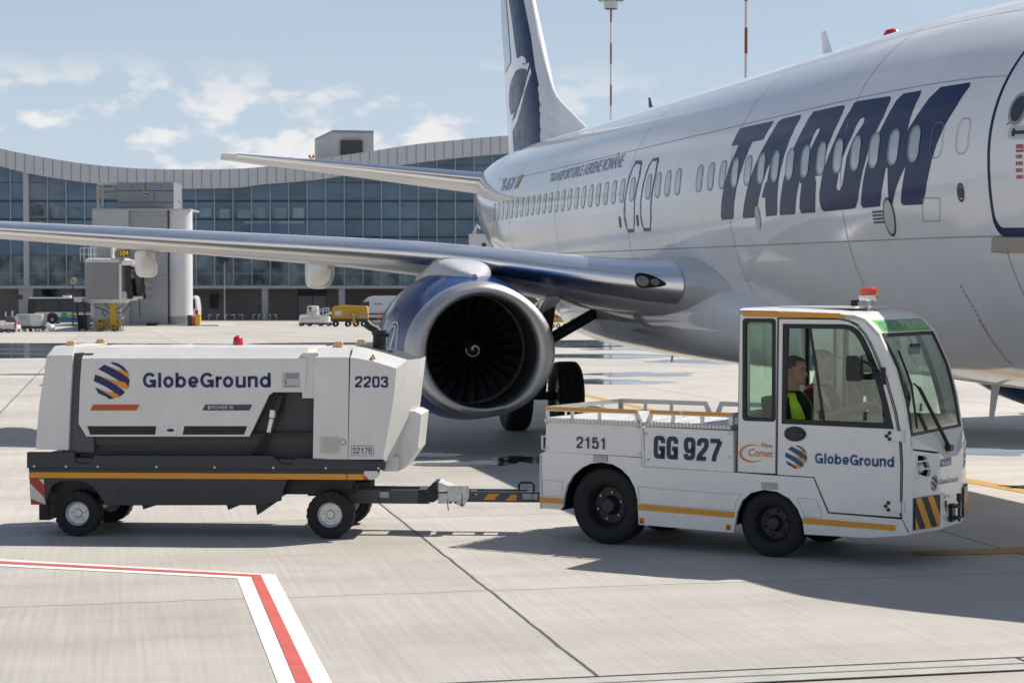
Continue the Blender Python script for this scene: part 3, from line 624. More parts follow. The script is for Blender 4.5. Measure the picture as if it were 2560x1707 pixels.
# red seam line on the lower side and small roof antennas, beacon
mb = MB(); 
for k, (n0_, y0) in enumerate(((2445, 788), (2452, 800), (2459, 812), (2466, 824), (2438, 776), (2431, 764), (2424, 752), (2417, 740), (2410, 728), (2403, 716))):
    q = fuv(n0_, y0)
    if q: skin(mb, rrect(q[0]-.015, q[1]-.012, q[0]+.015, q[1]+.012, .004, 1), .006, 0, 1)
mb.build('fastener_row', M_seam, plane)
q0, q1, q2_ = fuv(2445, 797), fuv(2480, 850), fuv(2530, 912)
mb = MB(); skin(mb, [q0, (q0[0] - .012, q0[1]), (q1[0] - .012, q1[1]), (q2_[0] - .012, q2_[1]), q2_, q1], .006, 0, .1); mb.build('red_seam', M_redtxt, plane)
def blade(s, h, c, m=M_fus):
    mb = MB(); mb.loft([[Lp(s + x * c * (1 - k * .55) + k * c * .5, y * .03 * (1 - k * .5), 5.57 + k * h) for x, y in ((-.5, 0), (-.2, .5), (.3, .4), (.5, 0), (.3, -.4), (-.2, -.5))] for k in (0, .5, 1)]); mb.build('antenna', m, plane, smooth=40)
blade(14.1, .42, .42);
for s_, h_ in ((8.9, .48), (21.5, .28)):
    mb = MB(); zb_ = fsec(s_)[2] if s_ < 10 else 1.25; mb.loft([[Lp(s_ + x * .22 * (1 - k * .5) + k * .12, y * .02, zb_ + .03 - k * h_) for x, y in ((-.5, 0), (0, .5), (.5, 0), (0, -.5))] for k in (0, 1)]); mb.build('drain_mast', M_wing, plane)
blade(23.0, .3, .32, M_dkmet); blade(17.6, .07, .35, M_dkmet); blade(8.2, .06, .3, M_dkmet)
mb = MB(); mb.lathe([(0, .12), (.07, .12), (.13, .09), (.16, .0)], lambda a, x, y: Lp(11.9 + x, y, 5.57 + a), 16); mb.build('red_beacon', PM('red lens', (.5, .01, .01), .2, coat=.5), plane, smooth=50)

# ---- wings
def foil(n=16):
    P = []
    for k in range(n + 1):
        x = (1 - math.cos(math.pi * k / n)) / 2; t = 5 * (.2969 * math.sqrt(x) - .126 * x - .3516 * x * x + .2843 * x ** 3 - .1036 * x ** 4); P.append((x, t))
    return [(x, t) for x, t in P[::-1]] + [(x, -t * .9) for x, t in P[1:-1]]
FO = foil()
WQ = [1.2, 1.9, 2.5, 3.4, 5.2, 9.0, 13.0, 16.6, 17.16]
WLE = [13.3, 13.85, 14.5, 15.35, 16.55, 18.5, 20.6, 22.5, 22.95]
WTE = [20.9, 20.9, 20.9, 20.95, 21.1, 22.0, 23.1, 24.1, 24.15]
WZ = [2.38, 2.42, 2.46, 2.60, 2.86, 3.11, 3.37, 3.62, 3.66]
WT = [.13, .13, .128, .122, .112, .105, .10, .095, .06]
def wsec(q):
    return [hermite(WQ, A, q) for A in (WLE, WTE, WZ, WT)]
def wpt(q, xc, tt, sgn=1, off=0):
    le, te, z, th = wsec(q); c = te - le
    tw = .012 * c + (.15 if q > 5 else .15) * xc * 0
    zz = z - xc * ((.13 + .02 * c) if q < 5 else (.13 + .02 * c - min(.10, (q - 5) * .022))) + tt * th * c + .10 * (1 - xc) * xc * c * .18
    return Lp(le + xc * c, q * sgn, zz)
QW = [1.2, 1.6, 1.9, 2.2, 2.5, 2.9, 3.4, 4.0, 4.6, 5.2, 6.2, 7.5, 9, 10.5, 12, 13.5, 15, 16.2, 16.6, 16.95, 17.16]
for sg in (1, -1):
    mb = MB(); mb.loft([[wpt(q, x, t, sg) for x, t in FO] for q in QW]); mb.build('wing', M_wing, plane, smooth=40)
    # bare metal leading edge
    top = [p for p in FO[:17] if p[0] < .125][::1]; xs = [.105, .08, .055, .035, .02, .009, .002]
    def th(x): return 5 * (.2969 * math.sqrt(x) - .126 * x - .3516 * x * x + .2843 * x ** 3 - .1036 * x ** 4)
    prof = [(x, th(x)) for x in xs] + [(0, 0)] + [(x, -th(x) * .9) for x in xs[::-1][:-2]]
    mb = MB()
    for qa in ([2.1, 2.3, 2.5, 2.9, 3.4, 3.9, 4.3, 4.6, 5.0], [5.0, 5.2, 5.6, 6.2, 7.0, 7.5, 8.2, 9, 9.7, 10.5, 12, 13.5, 15, 16.2]):
        mb.loft([[wpt(q, x * 1.0 - .0018, t * 1.03 + (.004 if t > 0 else -.004), sg) for x, t in prof] for q in qa], closed=False, caps=False)
    mb.build('wing_slat', M_polish, plane, smooth=60)
mb = MB()
for q in (6.0, 9.6, 12.6): mb.loft([[wpt(q + d, x, t * 1.04 + (.006 if t > 0 else -.006)) for x, t in prof] for d in (0, .014)], closed=False, caps=False)
mb.build('slat_joint', PM('brown joint', (.16, .12, .08), .6), plane, smooth=60)
# flap track fairings
for sg in (1, -1):
    for q in (6.42, 9.25, 12.6):
        le, te, z, th_ = wsec(q); c = te - le; mb = MB(); rings = []
        for k, (x, w, dn) in enumerate(((-1.7, .04, .02), (-1.45, .10, .09), (-1.0, .15, .18), (-.4, .19, .25), (.1, .20, .28), (.5, .19, .27), (.85, .13, .16), (1.05, .03, .03))):
            zt = z - .19 - .02 * c; s = te - .55 + x
            rings.append([Lp(s, sg * (q + w * (abs(math.cos(a)) ** .5) * math.copysign(1, math.cos(a))), zt - (.02 if math.sin(a) > 0 else dn * 1.25) * -math.copysign(1, math.sin(a)) * -(abs(math.sin(a)) ** .45) if False else zt + (.10 if math.sin(a) > 0 else dn * 1.3) * math.copysign(abs(math.sin(a)) ** .45, math.sin(a))) for a in [2 * math.pi * j / 28 for j in range(28)]])
        mb.loft(rings); mb.build('flap_fairing', PM('light grey fairing', (.62, .61, .58), .3, coat=.3), plane, smooth=50)
# wing-to-body fairing
mb = MB(); rings = []
for s, w, t, b in ((10.6, 1.2, 2.0, 1.40), (11.6, 1.50, 2.2, 1.33), (12.7, 1.72, 2.42, 1.28), (13.8, 1.86, 2.62, 1.25), (15, 1.95, 2.8, 1.235), (17, 2.0, 2.9, 1.23), (19.5, 2.0, 2.85, 1.24), (21.3, 1.95, 2.7, 1.27), (22.8, 1.8, 2.45, 1.33), (24.6, 1.3, 2.1, 1.42)):
    zc = 2.0
    rings.append([Lp(s, w * math.copysign(abs(math.cos(a)) ** .7, math.cos(a)), zc + ((t - zc) if math.sin(a) > 0 else (zc - b)) * math.copysign(abs(math.sin(a)) ** .8, math.sin(a))) for a in [2 * math.pi * j / 48 for j in range(48)]])
mb.loft(rings); mb.build('belly_fairing', M_fus, plane, smooth=60)
# landing light in the root of the leading edge
mb = MB(); cq, cz = 2.47, 2.47; LZ = .04
def lens_pt(dq, dz, o): 
    q = cq + dq; le, te, z, th_ = wsec(q); t = dz / (th_ * (te - le)); x = (t / 1.6) ** 2 * 1.15 if True else 0
    p = wpt(q, 0, 0); dz += LZ; return Vector((p.x + (dz ** 2) * 1.1 - o, p.y, p.z + dz))
tear = smooth_poly([(x * .62, y * .62) for x, y in ((.20, .17), (-.06, .13), (-.27, -.02), (-.27, -.10), (-.05, -.16), (.18, -.20), (.27, -.08), (.27, .08))], 2)
mb.plate(tear, lambda x, y, w: lens_pt(x, y, .012 + w), 0, .02); ll = mb.build('landing_light', PM('dark light glass', (.010, .012, .015), .12, var=0, rvar=0, spec=.15), plane, smooth=40)
for dx, r in ((.085, .075), (-.055, .048)):
    mb = MB(); mb.lathe([(.0, r), (.018, r * .96), (.02, r * .8), (.012, r * .5), (.02, r * .2), (.022, .001)], lambda a, x, y: lens_pt(dx + x, -.015 + y, .03 + a), 24); mb.build('lamp', PM('lamp reflector', (.14, .145, .135), .3, metal=.7), ll, smooth=30)
# ---- engines
ES, EQ, EZ = 14.674, 4.77, 1.50
NOUT = [(0.0, .855), (.03, .91), (.08, .945), (.16, .965), (.28, .975), (.36, .98), (.48, .995), (.9, 1.06), (1.4, 1.115), (2.1, 1.12), (2.8, 1.06), (3.5, .95), (4.0, .86)]
NIN = [(0.0, .855), (.02, .82), (.07, .79), (.16, .775), (.30, .77), (.6, .775), (1.0, .785), (1.12, .785)]
def epnt(sg):
    def f(a, x, y):
        r = math.hypot(x, y)
        if y < 0 and r > .8: y *= 1 - .055 * (-y / r) ** 2; 
        if r > .8: x *= 1 + .085 * (1 - .4 * min(1, a / 2)) * min(1, (r - .8) / .12) * (abs(x) / r) ** 2
        return Lp(ES + a + y * .035, sg * EQ + x * 1.0, EZ + y - .0 + a * .012)
    return f
def neac(p):
    a = p.x + SG - ES
    if a < 0 or a > 4: return 1
    r = hermite([n[0] for n in NOUT], [n[1] for n in NOUT], a); return math.hypot(p.y - EQ, p.z - EZ - a * .012) - r
M_fan = PM('dark fan titanium', (.036, .036, .038), .4, metal=.6, var=.2)
M_duct = PM('dark inlet liner', (.028, .026, .024), .55, var=.2)
M_fin_w = PM('white emblem paint', (.75, .76, .78), .3)
for sg in (1, -1):
    f = epnt(sg)
    mb = MB(); mb.lathe([n for n in NOUT if n[0] >= .36], f, 64); cow = mb.build('engine_cowl', M_blue, plane, smooth=50)
    mb = MB(); mb.lathe([n for n in NIN[::-1] if n[0] <= .17] + [n for n in NOUT if 0 < n[0] <= .36], f, 64); mb.build('inlet_lip', M_lip, plane, smooth=60)
    mb = MB(); mb.lathe([n for n in NIN if n[0] >= .15], f, 64); mb.build('inlet_duct', M_duct, plane, smooth=60)
    mb = MB(); mb.lathe([(.99, .786), (1.02, .77), (1.03, .786)], f, 64); mb.build('fan_seal', PM('ochre seal', (.16, .12, .06), .6), plane, smooth=40)
    mb = MB(); mb.lathe([(.72, .0005), (.74, .06), (.82, .14), (.95, .21), (1.08, .25), (1.2, .26)], f, 40); sp = mb.build('spinner', PM('black spinner', (.012, .012, .013), .35), plane, smooth=50)
    mb = MB(); A, B = [], []
    for k in range(40):
        t = k / 39; an = math.pi * .95 + t * 6.6; r0 = .098 * (1 - t) ** .75 + .014; w = .007 + .010 * t
        if t > .93: w *= .9
        for lst, rr in ((A, r0 - w), (B, r0 + w)):
            rr = max(rr, .004); ax = hermite([0, .06, .14, .21, .25], [.72, .74, .82, .95, 1.08], rr) - .006
            lst.append(f(ax, -sg * rr * math.cos(an), rr * math.sin(an)))
    mb.add(A + B, [(k, k + 1, 41 + k, 40 + k) for k in range(39)]); mb.build('spiral_mark', PM('grey white paint', (.55, .55, .53), .5), sp)
    for k in range(24):
        mb = MB(); a0 = 2 * math.pi * k / 24; rings = []
        for r, tw, ch in ((.25, .25, .13), (.4, .55, .16), (.55, .85, .19), (.70, 1.05, .20), (.765, 1.1, .20)):
            a = a0 + (.10 if r > .5 else .0) * (r - .4); er = Vector((math.cos(a), math.sin(a))); et = Vector((-er.y, er.x)) * sg
            pr = []
            for cx_, tt in ((-.5, 0), (-.2, .012), (.2, .012), (.5, 0), (.2, -.012), (-.2, -.012)):
                ax = cx_ * ch * math.cos(tw) - tt * math.sin(tw); tg = cx_ * ch * math.sin(tw) + tt * math.cos(tw)
                q = er * r + et * tg; pr.append(f(1.13 + ax, q.x, q.y))
            rings.append(pr)
        mb.loft(rings); mb.build('fan_blade', M_fan, plane, smooth=40)
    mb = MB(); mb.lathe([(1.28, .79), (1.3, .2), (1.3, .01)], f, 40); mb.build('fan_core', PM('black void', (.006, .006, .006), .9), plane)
    mb = MB(); mb.lathe([(3.2, .72), (4.2, .60), (4.8, .44), (4.9, .40)], f, 40); mb.lathe([(4.7, .3), (5.0, .24), (5.5, .05), (5.52, .01)], f, 30); mb.build('core_nozzle', M_dkmet, plane, smooth=40)
    # pylon
    mb = MB(); rings = []
    for s, zt, zb, w in ((15.4, 2.58, 2.40, .05), (15.6, 2.65, 2.35, .22), (15.95, 2.75, 2.35, .35), (16.5, 2.83, 2.3, .42), (17.3, 2.88, 2.3, .42), (18.2, 2.86, 2.2, .34), (19.6, 2.7, 2.2, .18), (20.6, 2.5, 2.3, .05)):
        rings.append([Lp(s, sg * EQ + w * math.copysign(abs(math.cos(a)) ** .6, math.cos(a)), (zt + zb) / 2 + (zt - zb) / 2 * math.copysign(abs(math.sin(a)) ** .7, math.sin(a))) for a in [2 * math.pi * j / 28 for j in range(28)]])
    mb.loft(rings); mb.build('engine_pylon', M_wing, plane, smooth=50)
    # strake on the inboard side of the cowl
    mb = MB(); an = R(29); c, sn = math.cos(an), math.sin(an); fx = -sg
    sp_ = [(1.0, .0), (1.75, .30), (2.05, .30), (2.25, .0)]
    cs = lambda a: (math.cos(R(37 - (a - .95) * 13)), math.sin(R(37 - (a - .95) * 13)))
    mb.plate(smooth_poly([(.95, 1.02), (1.45, 1.48), (1.75, 1.60), (2.05, 1.60), (2.2, 1.40), (2.3, 1.02)], 2), lambda a, r, w: f(a, fx * (r * cs(a)[0]) - w * cs(a)[1] * fx, r * cs(a)[1] + w * cs(a)[0]), -.008, .008); mb.build('engine_strake', M_fus, plane)
# emblem on the starboard cowl
tE = lambda X, Y: (900 + X / 3.1367, 600 + Y / 3.1367)
def nuv(x, y):
    p = march(x, y, neac, 15, 34, .05)
    if p is None: return None
    a = p.x + SG - ES; return (a, math.atan2(p.z - EZ - a * .012, p.y - EQ))
def nsurf(a, th, off=.006):
    r = hermite([n[0] for n in NOUT], [n[1] for n in NOUT], a) + off; f = epnt(1); return f(a, r * math.cos(th), r * math.sin(th))
c0 = nuv(*tE(282, 830))
if c0:
    mb = MB()
    for ro, ri in ((.33, .31), (.27, .255)):
        n = 48; A = [nsurf(c0[0] + ro * math.cos(2*math.pi*k/n), c0[1] + ro * math.sin(2*math.pi*k/n)) for k in range(n)]; B = [nsurf(c0[0] + ri * math.cos(2*math.pi*k/n), c0[1] + ri * math.sin(2*math.pi*k/n)) for k in range(n)]
        mb.add(A + B, [(k, (k+1) % n, n + (k+1) % n, n + k) for k in range(n)])
    P_ = [(-.2, -.16), (-.02, .02), (.05, .24), (.09, .22), (.04, 0), (-.12, -.2)]
    mb.add([nsurf(c0[0] - x, c0[1] + y) for x, y in P_], [(0, 1, 4, 5), (1, 2, 3, 4)]); mb.build('engine_emblem', M_fin_w, plane)
mb = MB(); q = nuv(*tE(518, 386))
if q: mb.lathe([(.0, .03), (.004, .001)], lambda a, x, y: nsurf(q[0] + x, q[1] + y * .6, .004 + a), 12); mb.build('cowl_vent', M_blk, plane)

# ---- main landing gear
def wheel(mb, c, r, w, ax, rim=.55, n=40, groove=True, prof_k=1.0):
    ax = Vector(ax).normalized(); e1 = ax.cross(Vector((0, 0, 1))).normalized(); e2 = ax.cross(e1)
    fn = lambda a, x, y: Vector(c) + ax * a + e1 * x + e2 * y
    h = w / 2; P = [(-h * .72, r * rim), (-h * .92, r * (rim + .10)), (-h, r * .80), (-h * .94, r * .92), (-h * .78, r * .985)]
    if groove:
        for g in (-.45, -.15, .15, .45): P += [(h * (g - .05), r), (h * (g - .04), r * .975), (h * (g + .04), r * .975), (h * (g + .05), r)]
    P += [(h * .78, r * .985), (h * .94, r * .92), (h, r * .80), (h * .92, r * (rim + .10)), (h * .72, r * rim)]
    mb.lathe(P, fn, n); return fn
for sg in (1, -1):
    mb = MB(); top = Lp(SG - .35, sg * 2.75, 2.55)
    mb.tube([Lp(SG, sg * 2.86, .56), Lp(SG - .12, sg * 2.84, 1.3), top], [.085, .10, .12], 14); mb.tube([Lp(SG, sg * 2.35, .56), Lp(SG, sg * 3.37, .56)], .07, 12)
    mb.tube([Lp(SG + .15, sg * 2.86, .62), Lp(SG + .32, sg * 2.86, .95), Lp(SG + .05, sg * 2.86, 1.35)], .035); st_ = mb.build('gear_strut', M_dkmet, plane, smooth=40)
    mb = MB(); mb.tube([Lp(SG - .15, sg * 2.75, 1.50), Lp(SG - .3, sg * 1.1, 2.45)], .095, 10); mb.build('side_brace', M_blk, plane, smooth=40)
    for q in (2.43, 3.29):
        mb = MB(); wheel(mb, Lp(SG, sg * q, .565), .565, .42, (0, 1, 0), .5); wh = mb.build('main_wheel', M_tyre, plane, smooth=40)
        mb = MB(); mb.lathe([(-.15, .28), (-.12, .26), (-.1, .12), (-.16, .10), (-.17, .001)], lambda a, x, y: Lp(SG + x, sg * q + a, .565 + y), 24); mb.lathe([(.15, .28), (.12, .26), (.1, .12), (.16, .10), (.17, .001)], lambda a, x, y: Lp(SG + x, sg * q + a, .565 + y), 24); mb.build('hub', PM('grey hub', (.3, .3, .3), .4, metal=.5), wh, smooth=40)
mb = MB(); mb.tube([Lp(6.2, 0, .35), Lp(4.1, 0, .5) if False else Lp(6.2, 0, 1.9)], .07, 12); mb.build('nose_strut', M_dkmet, plane, smooth=40)
# (nose wheels stand out of the picture; built for the shadow)
for q in (-.2, .2):
    mb = MB(); wheel(mb, Lp(4.04, q, .50), .34, .19, (0, 1, 0), .5); mb.build('nose_wheel', M_tyre, plane, smooth=40)
# open wheel well rim behind the brace
mb = MB(); mb.lathe([(0, .56), (.03, .60), (.0, .64)], lambda a, x, y: Lp(SG - .1 + x * .95, 1.25 + y * .55, 1.42 - a + abs(y) * .12), 30); mb.build('wheel_well_rim', M_blk, plane, smooth=40)

# ---- tailplane and fin
SQ = [.2, .9, 2, 4, 6.6, 7.05, 7.17]
HLE, HTE, HZ = [33.0, 33.55, 34.2, 35.5, 37.2, 37.55, 37.9], [38.0, 38.0, 38.05, 38.2, 38.55, 38.6, 38.55], [4.76, 4.84, 4.97, 5.22, 5.54, 5.60, 5.61]
for sg in (1, -1):
    rings = []
    for q in [.2, .6, .9, 1.5, 2, 3, 4, 5, 6, 6.6, 6.9, 7.05, 7.17]:
        le, te, z = [hermite(SQ, A, q) for A in (HLE, HTE, HZ)]; c = te - le; k = .105 if q < 6.9 else .06
        rings.append([Lp(le + x * c, sg * q, z - x * .10 + t * k * c) for x, t in FO])
    mb = MB(); mb.loft(rings); mb.build('tailplane', M_wing, plane, smooth=40)
    mb = MB(); rings = []
    for q in [1.1, 2, 3, 4, 5, 6, 6.8]:
        le, te, z = [hermite(SQ, A, q) for A in (HLE, HTE, HZ)]; c = te - le
        rings.append([Lp(le + (x - .0015) * c, sg * q, z - x * .10 + (t * 1.04 + (.003 if t > 0 else -.003)) * .105 * c) for x, t in prof])
    mb.loft(rings, closed=False, caps=False); mb.build('tailplane_edge', M_polish, plane, smooth=60)
VZ = [5.2, 5.73, 6.15, 6.58, 7.0, 7.63, 9.38, 12.5]; VL = [26.6, 28.1, 29.4, 30.7, 31.4, 32.05, 33.55, 36.2]
def fle(z): return hermite(VZ, VL, z)
def fte(z): return 36.0 + (z - 5.4) * .28
def fth(s, z):
    sm = 33.55 - (9.38 - z) * .857; te = fte(z); c = te - sm; x = (s - sm) / c
    le = fle(z); d = .022 + .05 * min(1, max(0, (s - le) / 1.2))
    if s <= le: return .004
    n = 5 * .105 * c * (.2969 * math.sqrt(max(x, 0)) - .126 * x - .3516 * x * x + .2843 * x ** 3 - .1036 * x ** 4) if x > 0 else 0
    return max(n, d if x < .5 else .01)
mb = MB(); rings = []; zz = [5.2, 5.5, 5.73, 5.95, 6.15, 6.35, 6.58, 6.8, 7, 7.3, 7.63, 8.2, 8.8, 9.38, 10.2, 11, 11.8, 12.3, 12.5]
for z in zz:
    le, te = fle(z), fte(z); u = [0, .004, .012, .03, .06, .1, .16, .24, .32, .4, .48, .56, .64, .72, .8, .88, .94, .985, 1.0]; k = 1 if z < 12.3 else .6
    ss = [le + (te - le) * t for t in u]; rings.append([Lp(s, fth(s, z) * k, z) for s in ss] + [Lp(s, -fth(s, z) * k, z) for s in ss[::-1]])
mb.loft(rings); mb.build('tail_fin', M_fus, plane, smooth=40)
tF = lambda X, Y: (1230 + X / 3.733, Y / 3.733)
def finuv(X, Y):
    o, d = lray(*tF(X, Y)); y = .2
    for _ in range(8): p = o + d * ((y - o.y) / d.y); y = fth(p.x + SG, p.z)
    return (p.x + SG, p.z)
NAV = [
 [(160,-400),(250,-400),(300,0),(340,250),(375,490),(335,590),(322,600),(318,560),(300,530),(275,522),(235,548),(215,400),(190,200),(160,0)],
 [(322,655),(290,642),(260,645),(225,665),(190,740),(170,820),(162,900),(165,1000),(180,1080),(215,1030),(250,940),(285,800)],
 [(398,620),(415,750),(435,900),(442,1080),(447,1362),(330,1425),(215,1480),(205,1400),(195,1230),(240,1130),(270,1020),(300,900),(350,740)],
 [(386,530),(382,565),(290,870),(215,1090),(187,1150),(195,1115),(280,850),(340,640)],
 [(268,-400),(300,-400),(348,0),(420,340),(468,620),(508,805),(482,840),(445,640),(400,480),(355,230),(320,0)]]
def fin_patch(mb, poly, mi=0, off=.014):
    t = MB(); t.plate(poly, lambda x, y, w: (x, y, 0), 0)
    me = D.meshes.new('t'); me.from_pydata(t.v, [], t.f); bm = bmesh.new(); bm.from_mesh(me); D.meshes.remove(me)
    for ax in (0, 1):
        lo, hi = min(v.co[ax] for v in bm.verts), max(v.co[ax] for v in bm.verts); k = math.ceil(lo / .25)
        while k * .25 < hi:
            co = Vector((0, 0, 0)); co[ax] = k * .25; no = Vector((0, 0, 0)); no[ax] = 1
            bmesh.ops.bisect_plane(bm, geom=bm.verts[:] + bm.edges[:] + bm.faces[:], plane_co=co, plane_no=no, dist=1e-6); k += 1
    mb.add([Lp(v.co.x, fth(v.co.x, v.co.y) + off, v.co.y) for v in bm.verts], [tuple(v.index for v in f.verts) for f in bm.faces], mi); bm.free()
M_finnavy = PM('navy fin paint', (.010, .026, .095), .2, spec=.04, var=.05)
for i, P_ in enumerate(NAV):
    mb = MB(); fin_patch(mb, [finuv(*p) for p in P_]); mb.build('fin_emblem', M_finnavy, plane, smooth=50)
mb = MB(); fin_patch(mb, [finuv(*p) for p in ((284, 600), (306, 592), (316, 604), (300, 606))], 0, .02); mb.build('fin_emblem', M_blk, plane)
mb = MB(); fin_patch(mb, [finuv(*p) for p in ((70, -400), (115, -400), (132, 0), (155, 260), (178, 585), (125, 690), (112, 500), (95, 250), (85, 0))]); mb.build('rudder', PM('rudder sky reflection', (.36, .45, .55), .25, coat=.4), plane, smooth=50)  # rudder patch: reflected sky put into its base colour
# ================================================================ baggage tractor
class Panel:                                                # upright plane of a vehicle: a along it, z up, w towards the viewer
    def __init__(s, fr, p0, p1):
        s.fr = fr; s.p0 = Vector((p0[0], p0[1], 0)); d = Vector((p1[0] - p0[0], p1[1] - p0[1], 0)); s.len = d.length; s.d = d / s.len
        s.n = Vector((s.d.y, -s.d.x, 0))
    def px(s, x, y):
        fr = s.fr; W0 = fr.o + fr.u * s.p0.x + fr.v * s.p0.y; n = fr.u * s.n.x + fr.v * s.n.y; dw = fr.u * s.d.x + fr.v * s.d.y
        r = ray(x, y); p = O + r * ((W0 - O).dot(n) / r.dot(n)); return ((p - W0).dot(dw), p.z)
    def fn(s, a, z, w=0.0): return s.p0 + s.d * a + s.n * w + Vector((0, 0, z))
    def at(s, w): return lambda a, z: s.fn(a, z, w)
M_white = PM('white vehicle paint', (.80, .785, .755), .28, coat=.3, var=.05, scale=2.2, rvar=.12, dirt=(.14, .55))
M_whitem = PM('off white vehicle paint', (.70, .70, .69), .38, coat=.15, var=.07, scale=3)
M_hs0 = PM('grey joint', (.13, .13, .14), .6)
M_gasket = PM('black window rubber', (.02, .021, .022), .5, var=.2)
M_amber = PM('amber reflective tape', (.72, .30, .012), .38, coat=.2, var=.07, scale=14)
M_redtape = PM('red reflective tape', (.42, .05, .03), .38, var=.1)
M_whtape = PM('white reflective tape', (.66, .65, .62), .4, var=.1)
M_logoblue = PM('logo blue', (.012, .075, .23), .35); M_logonavy = PM('logo navy', (.012, .022, .10), .35)
M_logoor = PM('logo orange', (.72, .30, .02), .35)
M_plate = PM('tread plate aluminium', (.58, .58, .57), .34, metal=.9, var=.1, scale=20)
M_alu = PM('mill aluminium', (.56, .55, .52), .34, metal=.85, var=.1, scale=9)
M_dark = PM('charcoal paint', (.028, .029, .032), .38, coat=.2, var=.12, scale=4)
M_int = PM('dark cab trim', (.022, .023, .025), .6, var=.2)
def tread(m):
    nt = m.node_tree; L = nt.links; b = nt.nodes['Principled BSDF']; tcn = nt.nodes.new('ShaderNodeTexCoord')
    def wv(rot):
        mp = nt.nodes.new('ShaderNodeMapping'); mp.inputs['Rotation'].default_value = (0, 0, R(rot)); L.new(tcn.outputs['Object'], mp.inputs[0])
        w = nt.nodes.new('ShaderNodeTexWave'); w.inputs['Scale'].default_value = 11; L.new(mp.outputs[0], w.inputs[0]); return w.outputs['Fac']
    mu = nt.nodes.new('ShaderNodeMath'); mu.operation = 'MULTIPLY'; L.new(wv(35), mu.inputs[0]); L.new(wv(-35), mu.inputs[1])
    bp = nt.nodes.new('ShaderNodeBump'); bp.inputs['Strength'].default_value = .9; bp.inputs['Distance'].default_value = .012; L.new(mu.outputs[0], bp.inputs['Height']); L.new(bp.outputs[0], b.inputs['Normal'])
tread(M_plate)
def thin_glass(name, tint, refl=.10, rough=.02):
    m = D.materials.new(name); m.use_nodes = True; nt = m.node_tree; nt.nodes.clear(); L = nt.links
    t = nt.nodes.new('ShaderNodeBsdfTransparent'); t.inputs[0].default_value = tint + (1,)
    g = nt.nodes.new('ShaderNodeBsdfGlossy'); g.inputs['Roughness'].default_value = rough; g.inputs['Color'].default_value = (.95, 1, .98, 1)
    lw0 = nt.nodes.new('ShaderNodeLayerWeight'); lw0.inputs['Blend'].default_value = .5; lw = nt.nodes.new('ShaderNodeMath'); lw.operation = 'POWER'; lw.inputs[1].default_value = 4.0; L.new(lw0.outputs['Facing'], lw.inputs[0])
    ad = nt.nodes.new('ShaderNodeMath'); ad.operation = 'ADD'; ad.use_clamp = True; ad.inputs[1].default_value = refl; L.new(lw.outputs[0], ad.inputs[0])
    mx = nt.nodes.new('ShaderNodeMixShader'); L.new(ad.outputs[0], mx.inputs[0]); L.new(t.outputs[0], mx.inputs[1]); L.new(g.outputs[0], mx.inputs[2])
    o = nt.nodes.new('ShaderNodeOutputMaterial'); L.new(mx.outputs[0], o.inputs[0]); return m
G_side = thin_glass('green side glass', (.82, .93, .86), .05); G_slide = thin_glass('sliding glass', (.85, .92, .88), .10); G_ws = thin_glass('windscreen glass', (.84, .93, .88), .045)
LOGO = ((113, 118, 528, 542), [
  [(300,122),(345,118),(400,132),(460,170),(505,225),(515,250),(470,215),(400,170)],
  [(238,145),(165,195),(250,240),(340,290),(420,340),(490,395),(512,412),(528,330),(522,305),(480,265),(420,230),(330,185)],
  [(128,258),(113,335),(180,365),(260,405),(330,450),(385,490),(410,515),(440,495),(475,462),(430,420),(360,370),(280,325),(200,285)],
  [(125,405),(165,475),(265,520),(275,535),(310,542),(348,530),(300,500),(230,455),(170,425)]],
 [[(310,175),(380,200),(440,200),(485,225),(520,250),(520,280),(490,280),(420,232)], [(200,285),(300,315),(400,335),(470,345),(505,380),(510,415),(490,432),(465,425),(360,365)], [(170,425),(250,455),(370,472),(410,505),(400,525),(350,528),(300,498)]])
def logo(pan, box, parent, w=.003, blue=None):               # box: px top-left, bottom-right on the panel
    (x0, y0, x1, y1), B, Og = LOGO; (a0, z0), (a1, z1) = pan.px(*box[0]), pan.px(*box[1])
    mp = lambda p: (a0 + (p[0] - x0) / (x1 - x0) * (a1 - a0), z0 + (p[1] - y0) / (y1 - y0) * (z1 - z0))
    mb = MB()
    for l in B: mb.plate([mp(p) for p in l], pan.fn, w, None, 0)
    for l in Og: mb.plate([mp(p) for p in l], pan.fn, w + .001, None, 1)
    return mb.build('globe_emblem', [blue or M_logoblue, M_logoor], parent)
def ptext(pan, body, quad, m, parent, bold=.02, w=.003, shear=0.0, name='lettering'):
    mb = MB(); text(mb, body, [pan.px(*p) for p in quad], pan.at(w), bold, shear); return mb.build(name, m, parent)
def pplate(pan, pts, m, parent, name, w0=.002, w1=None, bevel=0):
    mb = MB(); loops = pts if isinstance(pts[0][0], (tuple, list)) else [pts]
    mb.plate([[pan.px(*p) for p in l] for l in loops], pan.fn, w0, w1); return mb.build(name, m, parent, bevel=bevel)
T = Frame((1507, 1362), 31)
tug = empty('baggage_tractor', T.o, 'white electric baggage tractor with glazed cab and tread plate deck towing the power unit', 'tractor', (0, 0, R(-31)))
TW = 1.44
SP = Panel(T, (0, 0), (1, 0))
z2 = lambda X, Y: (1300 + X * .5102, 700 + Y * .5102)
zc = lambda X, Y: (1840 + X * .2594, 720 + Y * .2594)
zf = lambda X, Y: (1900 + X * .2381, 1050 + Y * .2381)
zr = lambda X, Y: (1320 + X * .2806, 960 + Y * .2806)
def S2(*l): return [SP.px(*z2(*p)) for p in l]
def SC_(*l): return [SP.px(*zc(*p)) for p in l]
def SR(*l): return [SP.px(*zr(*p)) for p in l]
